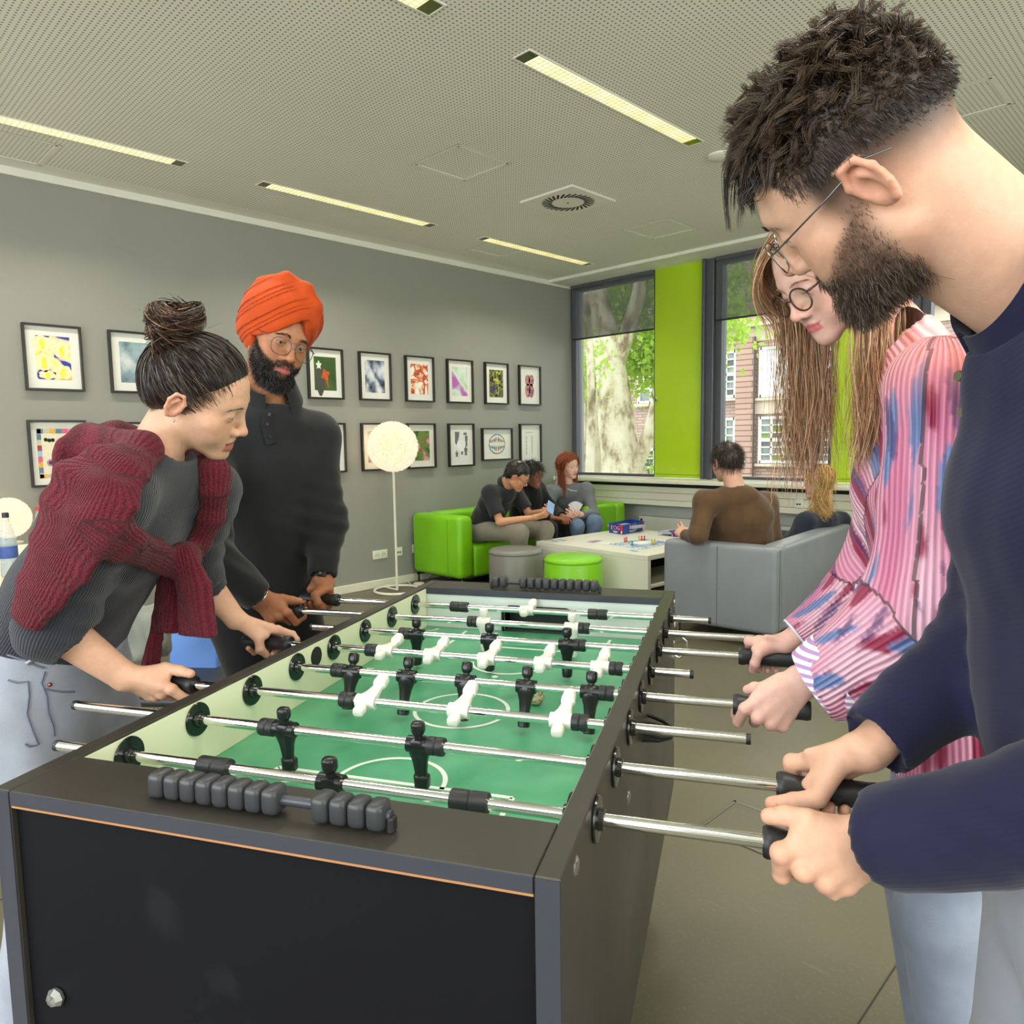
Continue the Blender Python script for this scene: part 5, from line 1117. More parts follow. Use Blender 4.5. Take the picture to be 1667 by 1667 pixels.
    def parts(s, extra=None, relax=1):
        v, f = s.F.mesh(relax); s.lv = v; s.lf = f; s.ln = s.F.normals(v); c = s.colours(v)
        if extra is not None: c = extra(v, c)
        P_ = [(s.c+(v*s.sc)@s.R.T, f, c, 0)]
        for x in (-1, 1):   # eyeballs
            mb = MB(); mb.sphere((0, 0, 0), .0123, 20, 14); vv = np.concatenate(mb.v); d = vv/.0123; L = nrm(np.array(s.look)*[1, 1, 1]); g = d@L
            cc = np.tile(np.array([.78, .74, .70]), (len(vv), 1)); cc = mixv(cc, s.iris, sstep(g, .86, .9)); cc = mixv(cc, np.zeros(3)+.01, sstep(g, .965, .975)); vv = vv+np.array([x*.0315, .0735, -.001])
            qd = np.array([q for q in mb.f if len(q) == 4])-1; w_ = s.c+(vv[1:-1]*s.sc)@s.R.T; P_.append((w_, qd, cc[1:-1], 0))
        return P_
    def W(s, p): return s.c+(np.asarray(p, float)*s.sc)@s.R.T
    def roots(s, n, fn, seed=1):
        """pick n scalp points weighted by fn(local verts)"""
        r = np.random.default_rng(seed); w_ = np.clip(fn(s.lv), 0, None); i = r.choice(len(s.lv), n, p=w_/w_.sum()); return s.lv[i]+r.normal(size=(n, 3))*.0012, s.ln[i]
    def brows(s, col, thick=1., arch=0., n=170, length=.009):
        P_ = []; t = rng.random(n)*.96; sd = np.where(rng.random(n) < .5, -1, 1)
        x = .012+t*.036; z = .0175+arch*.004*np.sin(t*2.6)+.004*np.sin(t*3)-.004*t**3+(rng.random(n)-.5)*.0062*thick*(1-.55*t); y = .0875-.022*t**1.8+.0005
        v = s.lv; pts = np.stack([x*sd, y, z], 1)
        # snap to the skin along y
        front = v[(v[:, 1] > .03)]
        for i in range(n):
            d = (front[:, 0]-pts[i, 0])**2+(front[:, 2]-pts[i, 2])**2; k = np.argsort(d)[:4]; pts[i, 1] = front[k, 1].max()+.0004
        dr = np.stack([sd*(.75+.3*t), .25-.5*t, .55*(1-t)**1.5-.05], 1); dr /= np.linalg.norm(dr, axis=1, keepdims=True); k = 4
        paths = pts[:, None]+dr[:, None]*np.linspace(0, 1, k)[None, :, None]*length*(.6+.6*rng.random((n, 1, 1))); paths[..., 1] += -.0010*np.linspace(0, 1, k)[None]**2
        V, F, C_ = strands(s.c+(paths*s.sc)@s.R.T, .00042*s.sc, np.tile(np.array(lin(col)), (n, 1))*(.7+.6*rng.random((n, 1)))); return V, F, C_, 0
def glasses(hd, parent, kind='round', col=(60, 62, 66), w=.056, hh=.04, cy=.1035, cz=-.006, rim=.0011, temple=True, m=None, gap=.017, tilt=0.):
    e = empty('glasses', hd.W((0, cy, 0)), parent=None); e.location = tuple(hd.W((0, cy, 0))-np.array(parent.location)); e.parent = parent
    org = hd.W((0, cy, 0)); m = m or mat('spectacle_metal', col, .25, metal=.9)
    def L(p): return hd.W(p)-org
    mb = MB(); bx = (gap+w)/2
    for x in (-1, 1):
        a = np.linspace(0, 2*pi, 33); n_ = {'round': 2.1, 'square': 3.6, 'aviator': 2.8}[kind]
        k = (np.abs(np.cos(a))**n_+np.abs(np.sin(a))**n_)**(-1/n_); dx = np.cos(a)*k*w/2; dz = np.sin(a)*k*hh/2
        if kind == 'aviator': dx = dx*(1-.10*(dz < 0)*(-dz/(hh/2)))
        pts = [L((x*bx+q, cy-.0045*((abs(x*bx+q)/.05)**2), cz+r)) for q, r in zip(dx, dz)]
        mb.tube(pts, rim*hd.sc, 6, caps=False)
        v = np.array(pts[:-1]); lm = MB(); lm.add(np.concatenate([v, v.mean(0)[None]]), [(i, (i+1) % 32, 32) for i in range(32)]); lm.build('lens', MATS['lens_glass'], e, smooth=80)
        if temple: mb.tube([L((x*(bx+w/2), cy-.006, cz+hh*.22)), L((x*.073, cy-.016, cz+hh*.25)), L((x*.080, .02, .008)), L((x*.081, -.018, .014)), L((x*.080, -.04, .004))], [rim*hd.sc*1.1]*5, 6)
    mb.tube([L((-gap/2, cy+.0005, cz+.004)), L((0, cy+.004, cz+.007)), L((gap/2, cy+.0005, cz+.004))], rim*hd.sc, 6)
    if kind == 'aviator': mb.tube([L((-gap/2-.006, cy, cz+hh*.46)), L((0, cy+.002, cz+hh*.47)), L((gap/2+.006, cy, cz+hh*.46))], rim*hd.sc, 6)
    mb.build('spectacle_frame', m, e, smooth=60)
    return e
def _lens():
    m, t, b = newmat('lens_glass'); tr = t.nodes.new('ShaderNodeBsdfTransparent'); gl = t.nodes.new('ShaderNodeBsdfGlossy'); gl.inputs['Roughness'].default_value = .02; mix = t.nodes.new('ShaderNodeMixShader'); mix.inputs[0].default_value = .06
    tr.inputs[0].default_value = (.95, .97, .94, 1); t.links.new(tr.outputs[0], mix.inputs[1]); t.links.new(gl.outputs[0], mix.inputs[2]); t.links.new(mix.outputs[0], t.nodes['Material Output'].inputs[0]); MATS['lens_glass'] = m
_lens()
# ---- hands
def grip_hand(F, c, a, n, wrist, hd, R=.0172, sc=1., curl=(0, 92, 150, 196), spread=.0212, thumb=None, curls=None, slant=0., lead=0., loose=0., leads=None):
    """hand closed round a bar. c: point on the bar axis, a: bar direction towards the index finger, n: from the axis towards the knuckles,
    hd: +1/-1 turning sense in which the fingers wrap. Returns nails and knuckles"""
    c, a = np.asarray(c, float), nrm(a); n = nrm(np.asarray(n, float)-a*(np.asarray(n, float)@a)); b = np.cross(a, n)*hd
    e = lambda ph: cos(radians(ph))*n+sin(radians(ph))*b
    fr = np.array([.0090, .0093, .0088, .0077])*sc; mcp_r = R+.0135*sc+loose*.5; nails = []; MC = []; CH = []; wrist = np.asarray(wrist, float)
    for i in range(4):
        s0 = (1.5-i)*spread*sc; cu_ = curls[i] if curls else curl; r_ = fr[i]; g = R+r_*.95+loose; off = slant*(i-1.5); ld = leads[i] if leads else lead; pts = []
        for k, (ph, rr) in enumerate(zip(cu_, (mcp_r+(.003 if i in (1, 2) else 0)*sc, g+.0045*sc, g+.001*sc, g))):
            pts.append(c+a*(s0*(1-.05*k)+ld*(0, 1, 1.5, 1.7)[k])+e(ph+off)*rr)
        MC.append(pts[0]); CH.append((pts, r_, e(cu_[3]+off), [e(p_+off) for p_ in cu_]))
    mid = (MC[1]+MC[2])/2; wd = nrm(wrist-mid); wide = nrm(MC[0]-MC[3])
    pn = nrm(np.cross(wide, wd)); pn = pn if pn@(c-mid) > 0 else -pn          # palm side
    for i in range(4): F.cap(wrist+wide*(1.5-i)*.0095*sc, MC[i]-e(0)*.002*sc, .0125*sc, .0102*sc, k=.009)
    F.ecap(wrist+pn*.003, mid+pn*.004-(mid-wrist)*.10, (.025*sc, .0150*sc), (.034*sc, .0105*sc), wide, k=.010)
    if thumb is not None:
        cm = wrist+(MC[0]-wrist)*.22+wide*.012*sc+pn*.012*sc
        tp = [cm]+[c+a*s_+e(ph)*rr for s_, ph, rr in thumb]; rt = [.0150*sc, .0112*sc, .0106*sc, .0086*sc][:len(tp)]
        F.cap(cm, tp[1], rt[0], rt[1], k=.012); F.cap(cm, tp[1]*.62+MC[0]*.38, .012*sc, .0075*sc, k=.014); F.chain(tp[1:], rt[1:], k=.0025); F.ell(tp[2], [rt[2]*1.06]*3, k=.002)
        d = nrm(tp[-1]-tp[-2]); o = tp[-1]-c; o = nrm(o-a*(o@a)); o = nrm(o-d*(o@d)); nails.append((tp[-1]+o*rt[-1]*.72, o, d, rt[-1]*1.15))
    for i, (pts, r_, o, es) in enumerate(CH):
        F.ell(pts[0]+es[0]*.0012*sc, [r_*1.14]*3, k=.005); F.cap(pts[0], pts[0]*.55+pts[1]*.45, r_*1.08, r_*1.0, k=.0035)
        F.chain(pts, [r_*1.12, r_*1.02, r_*.93, r_*.80], k=.0014); F.ell(pts[1]+es[1]*.0014*sc, [r_*1.03]*3, k=.002); F.ell(pts[2]+es[2]*.0006*sc, [r_*.96]*3, k=.002)
        d = nrm(pts[3]-pts[2]); o = nrm(o-d*(o@d)); nails.append((pts[3]+o*r_*.72-d*r_*.1, o, d, r_))
    return nails, MC+[q[0][1] for q in CH]
def free_hand(F, wrist, d, pn, sc=1., bends=None, side=1, thumb_out=.6):
    """relaxed hand: d = direction of the fingers, pn = palm normal, side=+1 thumb on +(d x pn)"""
    wrist = np.asarray(wrist, float); d = nrm(d); pn = nrm(np.asarray(pn, float)-d*(np.asarray(pn, float)@d)); w_ = np.cross(d, pn)*side; nails = []
    L = [(.04, .024, .02), (.044, .028, .021), (.041, .026, .02), (.032, .02, .018)]; fr = np.array([.0088, .009, .0086, .0076])*sc; bends = bends or [(25, 35, 20)]*4
    MC = []
    for i in range(4):
        m_ = wrist+d*(.088-.004*abs(i-1)-.005*(i == 3))*sc+w_*(1.5-i)*.0205*sc; MC.append(m_); F.cap(wrist+w_*(1.5-i)*.0105*sc, m_, .0135*sc, .0115*sc, k=.014); p = m_; ang = 0; pts = [p]; fan = w_*(1.5-i)*.10
        for l, bd_ in zip(L[i], bends[i]):
            ang += radians(bd_); dd = nrm(d*cos(ang)+pn*sin(ang)+fan); p = p+dd*l*sc; pts.append(p)
        F.chain(pts, [fr[i]*1.12, fr[i], fr[i]*.93, fr[i]*.82], k=.0035); o = nrm(-(pn*cos(ang)-d*sin(ang))); nails.append((pts[-1]+o*fr[i]*.7, o, nrm(pts[-1]-pts[-2]), fr[i]))
    F.ecap(wrist, (MC[1]+MC[2])/2-d*.006, (.025*sc, .0155*sc), (.036*sc, .012*sc), w_, k=.012)
    cm = wrist+d*.022*sc+w_*.020*sc+pn*.008*sc; t1 = cm+(d*.6+w_*thumb_out+pn*.35)*.042*sc; t2 = t1+nrm(d*.9+w_*thumb_out*.3+pn*.3)*.032*sc; t3 = t2+nrm(d+pn*.25)*.024*sc
    F.chain([cm, t1, t2, t3], [.0145*sc, .0115*sc, .0105*sc, .0088*sc], k=.01); F.cap(cm, t1*.5+MC[0]*.5, .012*sc, .009*sc, k=.014)
    nails.append((t3-pn*.006*sc, -pn, nrm(t3-t2), .009*sc)); return nails, MC
def hand_colours(v, skin, nails, MC, redn=.5):
    c = np.tile(np.array(lin(skin)), (len(v), 1)); red = np.array(lin(skin))*np.array([1., .76, .72]); nail = np.minimum(np.array(lin(skin))*np.array([1.08, .92, .9])+.03, 1)
    for p in MC: c = mixv(c, red, redn*np.exp(-((v-p)**2).sum(1)/.00012))
    for p, o, d, r in nails:
        q = v-p; c = mixv(c, red, redn*.9*np.exp(-(q**2).sum(1)/.00012)); x = q-np.outer(q@o, o); u_ = x@d; w_ = np.linalg.norm(x-np.outer(u_, d), axis=1); m = (np.abs(u_) < r*.72)*(w_ < r*.66)*(q@o > -r*.28); c = mixv(c, nail, m*.9)
        edge = (np.abs(u_+r*.72) < r*.12)*(w_ < r*.66)*(q@o > -r*.28); c = mixv(c, red*.8, edge*.5)
    return c
def lower_body(F, hip, knees, ankles, rt=.085, rk=.058, ra=.05, wide=.11):
    for q, k_, a_ in zip((-1, 1), knees, ankles): F.cap(hip+q*0, k_, rt, rk, k=.03); F.cap(k_, a_, rk, ra, k=.02)
def bounds(pts, m): p = np.array(pts); return p.min(0)-m, p.max(0)+m
def shoe(parent, heel, toe, m, sole, w_=.045, h=.09):
    heel, toe = np.asarray(heel, float), np.asarray(toe, float); d = toe-heel; d[2] = 0; L = np.linalg.norm(d); d = d/L; s_ = np.array([-d[1], d[0], 0])
    mb = MB(); rings = []
    for t, ww, hh in ((0, .6, .75), (.05, .8, .95), (.25, .85, 1.), (.45, .9, .8), (.65, 1.05, .58), (.85, .95, .46), (.97, .6, .34), (1.0, .3, .25)):
        a = np.linspace(0, 2*pi, 14, endpoint=False); z = np.where(np.sin(a) > 0, .025+np.sin(a)*(h*hh-.025), .025+np.sin(a)*.003); rings.append(heel*[1, 1, 0]+d*L*t+np.outer(np.cos(a)*ww*w_, s_)+np.outer(z, [0, 0, 1]))
    mb.loft(rings); mb.v = [v-np.array(parent.location) for v in mb.v]; o = mb.build('shoe', m, parent, smooth=60)
    mb = MB(); mb.loft([np.array([heel*[1, 1, 0]+d*L*t+s_*q*ww*w_ for t, ww in ((0, .6), (.05, .85), (.25, .9), (.65, 1.1), (.85, 1.), (.97, .65), (1.02, .3)) for q in (1,)]+[heel*[1, 1, 0]+d*L*t-s_*ww*w_ for t, ww in ((1.02, .3), (.97, .65), (.85, 1.), (.65, 1.1), (.25, .9), (.05, .85), (0, .6))])+[0, 0, zz] for zz in (.001, .026)]); mb.v = [v-np.array(parent.location) for v in mb.v]; mb.build('sole', sole, o)
# ================================================================== THE FOUR PLAYERS
Z3 = np.array([0, 0, 1.])
def collar(parent, c, ax, fwd, rx, ry, stand, leaf, point, m, gap=25, th=.0022, tilt=.012, flare=.012, name='collar', lift=0.):
    """turned-down shirt collar round the neck; ax = neck axis, fwd = opening direction"""
    ax = nrm(ax); fwd = nrm(np.asarray(fwd, float)-ax*(np.asarray(fwd, float)@ax)); rt = np.cross(fwd, ax); mb = MB(); rings = []
    for t in np.linspace(radians(gap), 2*pi-radians(gap), 49):
        d = fwd*cos(t)*ry+rt*sin(t)*rx; o = nrm(fwd*cos(t)/ry+rt*sin(t)/rx); fr = max(0, cos(t)); bk = max(0, -cos(t))
        base = np.asarray(c, float)+d+ax*(lift-tilt*fr*2+.010*bk); top = base+ax*(stand*(1-.35*fr))+o*.002; lf = leaf*(1+point*fr**5)
        low = top-ax*lf+o*(flare+.004)+fwd*.010*fr**4
        rings.append(np.array([base, top, top+o*th*1.6+ax*.001, low+o*th, low, top+o*th-ax*.004]))
    mb.loft(rings); mb.v = [v-np.array(parent.location) for v in mb.v]; return mb.build(name, m, parent, smooth=50)
def sleeve(F, sh, el, wr, r0, r1, r2, k=.03):
    F.cap(sh, el, r0, r1, k=k); F.cap(el, wr, r1, r2, k=k*.7)
def cutcuff(F, wr, d, rad, k=.003):
    """trim the sleeve flat beyond the wrist (d points towards the hand) and hollow its end"""
    d = nrm(d); p = np.asarray(wr, float); q = p+d*.06; F.cap(p+d*(rad*1.02+.004), q+d*rad, rad*1.25, rad*1.35, k=k, mode='sub')
def ribbed_attr(o, name, vals):
    a = o.data.attributes.new(name, 'FLOAT', 'POINT'); a.data.foreach_set('value', np.asarray(vals, f32)); return o
def beardfn(top=-.02, slope=.55, yb=.0, low=-.13, mous=True):
    def fn(v):
        x, y, z = v.T; ax = np.abs(x)
        b = sstep(top-(y-.02)*slope-z, 0, .018)*sstep(y-yb, -.006, .02)*sstep(z-low, 0, .012)
        lips = sstep(.030-ax, 0, .005)*sstep(.0125-np.abs(z+.0705), 0, .003)*(y > .07); b = b*(1-lips)
        b = b*(1-.75*np.exp(-((ax-.0)**2/.00012+(z+.086)**2/.00003)))
        if mous: b = np.maximum(b, sstep(.034-ax, 0, .008)*sstep(-.048-z, 0, .004)*sstep(z+.062+ax*.35, 0, .004)*(y > .07)*.9)
        return b
    return fn
def fuzz(hd, n, fn, L, col, dirf, r=.0004, seed=3, k=5, curl=.25, vary=.35, droop=(0, 0, -1), dz=.5, tip=None, clump=0, pull=.6, sides=2):
    p, nn = hd.roots(n, fn, seed); r_ = np.random.default_rng(seed+9); d = dirf(p, nn); d = d/np.linalg.norm(d, axis=1, keepdims=True); d = d+r_.normal(size=d.shape)*vary; d /= np.linalg.norm(d, axis=1, keepdims=True)
    Ls = (L(p) if callable(L) else np.full(n, L))*(.65+.7*r_.random(n)); t = np.linspace(0, 1, k)[None, :, None]; side = np.cross(d, r_.normal(size=d.shape)); side /= np.linalg.norm(side, axis=1, keepdims=True)
    path = p[:, None]-nn[:, None]*.001+d[:, None]*t*Ls[:, None, None]+np.asarray(droop)*dz*(t**2)*Ls[:, None, None]+side[:, None]*np.sin(t*pi*1.3)*curl*Ls[:, None, None]*.5
    if clump:
        sd_ = r_.choice(n, clump, replace=False); own = np.empty(n, int)
        for i in range(0, n, 2000): own[i:i+2000] = sd_[np.argmin(((p[i:i+2000, None]-p[sd_][None])**2).sum(-1), 1)]
        tgt = path[own]; path = path*(1-.85*np.minimum(t*1.6, 1))+.85*np.minimum(t*1.6, 1)*(tgt+(p-p[own])[:, None]*(1-pull*t))
    base = np.array(lin(col))[None]*(.55+.9*r_.random((n, 1)))
    if clump: base = base*(.6+.8*r_.random(n)[own][:, None])
    if tip is None: cols = base
    else:
        tt = np.linspace(0, 1, k)[None, :, None]; f_ = r_.random((n, 1, 1)); cols = base[:, None]*(1-tt*f_)+np.array(lin(tip))*tt*f_
    V, F, C_ = strands(hd.c+(path*hd.sc)@hd.R.T, r*hd.sc, cols, sides=sides); return V, F, C_, 0
def skin_part(F, col, redn=.5, nails=(), MC=(), relax=1):
    v, f = F.mesh(relax); return v, f, hand_colours(v, col, nails, MC, redn), 0
# ------------------------------------------------------------------ bearded man in navy
pm_ = empty('person', T(1.24, .26, 0), label='bearded man in a navy long-sleeved shirt and wire glasses, nearest on the right', cat='person')
SK = (214, 168, 142)
RM = np.array([[-0.240, -.8488, -.4710], [.8638, .0347, -.5027], [.4431, -.5275, .7249]]); cM = np.array([-0.2926, 0.8043, 1.6046])
nbM = T(1.165, .235, 1.475)
hM = Head(cM, RM, 1.03, h=.0023, skin=SK, lip=(186, 116, 104), neck=nbM, neck_r=.060, open_=.55, jaw=1.02, nose=1.0, nose_up=.007, look=(0, .8, -.5), iris=(70, 46, 28))
bf = beardfn(-.010, .72, .004, -.126)
zb = lambda y: .040+.16*np.clip(y-.015, 0, 1)-.25*np.clip(-y-.02, 0, .08)
def headcolM(v, c):
    x, y, z = v.T; br = bf(v); dk = np.array(lin((70, 52, 42)))
    c = mixv(c, dk, br*.72); f_ = sstep(z-(zb(y)-.078), 0, .062)*(1-sstep(y, .055, .075)*sstep(-(z-.085), 0, .01)); f_ = np.maximum(f_*(1-sstep(y, .022, .045)), sstep(z-.074-.3*np.clip(.06-y, 0, .02), 0, .012)*sstep(y, .02, .03)); f_ = f_*(np.abs(x)*0+1)
    ear = (np.abs(x) > .0765)*(np.abs(y+.014) < .026)*(z < .022); f_ = f_*(1-ear)
    f_ = np.maximum(f_, sstep(-.02-y, .0, .05)*sstep(z-.0+.02, -.03, .02)*.55*(1-ear))
    stub = np.exp(-((y-.022)**2/.00010))*(np.abs(x) > .05)*sstep(z+.03, 0, .02)*sstep(.05-z, 0, .02); c = mixv(c, dk, stub*.45)
    return mixv(c, np.array(lin((44, 34, 30))), f_*.95)
body = hM.parts(headcolM)
# hands
U_, V_ = TU, TV
def arm_field(el, wr, *pts, h=.0021, m=.06): lo, hi = bounds([el, wr, *pts], m); return Field(lo, hi, h)
cL = T(.952, .186, .878); wL = P(1428, 1366, .800)
F = Field(*bounds([cL, wL, P(1460, 1372, .79)], .075), .0019)
nl, mc = grip_hand(F, cL, -U_, -V_*.85-Z3*.30, wL, -1, sc=1.08, slant=21, curl=(6, 84, 146, 196), curls=[(2, 62, 120, 168), (6, 84, 146, 196), (6, 88, 150, 200), (6, 90, 150, 200)], thumb=[(.006, -92, .040), (.028, -108, .034), (.046, -112, .030)])
elL = T(1.20, .06, 1.03); F.ecap(wL, wL+(elL-wL)*.5, (.030, .022), (.038, .034), Z3, k=.016)
body.append(skin_part(F, SK, .55, nl, mc))
cR = T(.975, .3335, .878); wR = P(1408, 1222, .925)
F = Field(*bounds([cR, wR, P(1445, 1200, .93)], .075), .0021)
nl, mc = grip_hand(F, cR, -U_, V_*.55+Z3*.85, wR, 1, sc=1.05, slant=-6, curl=(-8, 86, 150, 218), thumb=[(.006, -112, .040), (.034, -130, .033), (.060, -146, .031)])
elR = T(1.19, .43, 1.06); F.ecap(wR, wR+(elR-wR)*.5, (.030, .022), (.038, .034), V_, k=.016)
body.append(skin_part(F, SK, .5, nl, mc))
# torso core under the clothes
shL, shR = T(1.235, .055, 1.405), T(1.235, .425, 1.405); pelM = T(1.275, .25, .93); chM = T(1.225, .24, 1.27)
F = Field(*bounds([shL, shR, pelM-Z3*.93, elL, elR, wL, wR], .12), .014); F.spine([(pelM, .14, .10), (T(1.25, .245, 1.1), .13, .095), (chM, .15, .105), (nbM, .08, .06)], V_, k=.04)
for s_, e_, w_ in ((shL, elL, wL), (shR, elR, wR)): F.cap(chM+(nbM-chM)*.6, s_, .05, .045, k=.03); F.cap(s_, e_, .045, .038, k=.03); F.cap(e_, w_, .036, .02, k=.02)
kn = [T(1.25, .16, .5), T(1.25, .36, .5)]; an = [T(1.33, .15, .07), T(1.33, .37, .07)]
for q, k_, a_ in ((-1, kn[0], an[0]), (1, kn[1], an[1])): F.cap(pelM+V_*q*.085-Z3*.04, k_, .075, .052, k=.04); F.cap(k_, a_, .052, .035, k=.02)
v, f = F.mesh(); body.append((v, f, np.tile(np.array(lin(SK)), (len(v), 1)), 0))
make_mesh('body', body, m_skin, pm_)
# shirt
m_navy = cloth('navy_jersey', (30, 31, 58), .9, fs=700., fstr=.10, wv=(55., .5, 'Z'), rot=(0, .5, .6), sheen=.12)
F = Field(*bounds([shL, shR, pelM-Z3*.05, elL, elR, wL, wR], .15), .0062)
F.spine([(pelM-Z3*.03, .172, .128), (T(1.255, .245, 1.08), .162, .122), (chM, .180, .128), (T(1.205, .24, 1.385), .150, .098)], V_, k=.05)
F.cap(T(1.20, .24, 1.40), shL, .080, .072, k=.05); F.cap(T(1.20, .24, 1.40), shR, .080, .070, k=.05)
cuL, cuR = wL+(elL-wL)*.04+nrm(elL-wL)*.012, wR+(elR-wR)*.08+nrm(elR-wR)*.012
sleeve(F, shL, elL, cuL, .078, .066, .052, .05); sleeve(F, shR, elR, cuR, .076, .064, .050, .05)
w1 = vnoise(26., 4); w2 = vnoise(60., 5); F.warp(.007, lambda X, Y, Z: w1(X, Y, Z*.45)); F.warp(.0026, lambda X, Y, Z: w2(X, Y*1., Z*.5))
# creases radiating from the elbows and arm holes
for e_, s_ in ((elL, shL), (elR, shR)):
    d = nrm(s_-e_); F.warp(.0030, lambda X, Y, Z, e_=e_, d=d: np.exp(-((X-e_[0])**2+(Y-e_[1])**2+(Z-e_[2])**2)/.018)*np.sin(((X-e_[0])*d[0]+(Y-e_[1])*d[1]+(Z-e_[2])*d[2])*150+(X+Y)*40))
F.half(pelM-Z3*.07, -Z3)
cutcuff(F, cuL, wL-elL, .046); cutcuff(F, cuR, wR-elR, .044)
na = nrm(cM-np.array([0, 0, .05])-nbM); F.cap(nbM-na*.0, nbM+na*.14, .066, .09, k=.006, mode='sub')
v, f = F.mesh(2); shirt = make_mesh('shirt', [(v, f)], m_navy, pm_)
axc = nrm(cM+hM.R@np.array([0, -.03, -.06])-nbM)
collar(pm_, nbM+axc*.006, axc, -U_*.9-V_*.1, .074, .071, .032, .056, .6, m_navy, gap=6, flare=.014, lift=.030)
for i, (px, py) in enumerate(((1562, 612), (1567, 672), (1574, 740))):
    q = P(px, py, .80); mb = MB(); mb.lathe([(0, .003), (.0055, .003), (.006, .0015), (.006, 0), (0, 0)], q-np.array(pm_.location), 12, -U_-V_*.6); mb.build('button', mat('olive_button', (96, 92, 70), .3), shirt if False else pm_)
# trousers
m_gt = cloth('light_grey_trousers', (158, 162, 170), .9, fs=500., fstr=.08, var=.06)
F = Field(*bounds([pelM, *kn, *an], .15), .010)
F.spine([(pelM-Z3*.03, .158, .118), (pelM-Z3*.12, .165, .12)], V_, k=.03)
for q, k_, a_ in ((-1, kn[0], an[0]), (1, kn[1], an[1])): F.cap(pelM+V_*q*.08-Z3*.08, k_, .102, .080, k=.04); F.cap(k_, a_, .080, .068, k=.03)
F.warp(.004, lambda X, Y, Z: w1(X, Y, Z*.3)); v, f = F.mesh(2); make_mesh('trousers', [(v, f)], m_gt, pm_)
for a_ in an: shoe(pm_, a_+U_*.04, a_-U_*.22, mat('dark_shoe', (40, 40, 44), .5), mat('white_sole', (220, 220, 214), .6))
# hair, beard, brows
hs = []
top = lambda v: sstep(v[:, 2]-zb(v[:, 1]), -.004, .012)*np.where(v[:, 1] > .055, sstep(v[:, 2], .078, .088), 1)
def dirt(p, n):
    return n*.75+np.stack([p[:, 0]*2, .30+.5*sstep(p[:, 1], .0, .07), .25-.6*sstep(p[:, 1], .02, .08)], 1)*.9
Lt = lambda p: .010+.024*sstep(p[:, 2], .045, .10)-.010*sstep(p[:, 1], .03, .07)
hs.append(fuzz(hM, 12500, top, Lt, (40, 32, 29), dirt, r=.0005, seed=5, k=5, curl=.45, vary=.34, droop=(0, .3, -.55), dz=.5, tip=(104, 80, 54), clump=650, sides=3))
frn = lambda v: np.exp(-((v[:, 1]-.058)**2/.0003+(v[:, 2]-.088)**2/.0003))*(np.abs(v[:, 0]) < .062)
hs.append(fuzz(hM, 900, frn, .040, (40, 31, 28), lambda p, n: n*.6+np.stack([p[:, 0]*3, np.full(len(p), .5), np.full(len(p), -.3)], 1), r=.0005, seed=8, k=8, curl=.6, vary=.28, droop=(0, .05, -1.), dz=.75, clump=40))
fade = lambda v: sstep(v[:, 2]-(zb(v[:, 1])-.035), 0, .035)*(1-sstep(v[:, 2]-zb(v[:, 1]), .004, .014))*(v[:, 1] < .05)*(1-(np.abs(v[:, 0]) > .0765)*(np.abs(v[:, 1]+.014) < .026)*(v[:, 2] < .022))
hs.append(fuzz(hM, 5000, fade, lambda p: .002+.007*sstep(p[:, 2]-(zb(p[:, 1])-.03), 0, .035), (52, 42, 38), lambda p, n: n*.5+np.array([0, -.1, -.7]), r=.00036, seed=6, k=3, curl=.1))
make_mesh('hair', hs, m_hair, pm_)
make_mesh('beard', [fuzz(hM, 9500, bf, lambda p: .003+.010*sstep(-p[:, 2], .05, .105), (74, 55, 42), lambda p, n: n*.8+np.array([0, .15, -.75]), r=.00036, seed=7, k=4, curl=.25, vary=.30)], m_hair, pm_)
make_mesh('eyebrows', [hM.brows((44, 34, 30), 1.25)], m_hair, pm_)
glasses(hM, pm_, 'square', (120, 124, 126), w=.05, hh=.036, cz=-.008, rim=.0009)
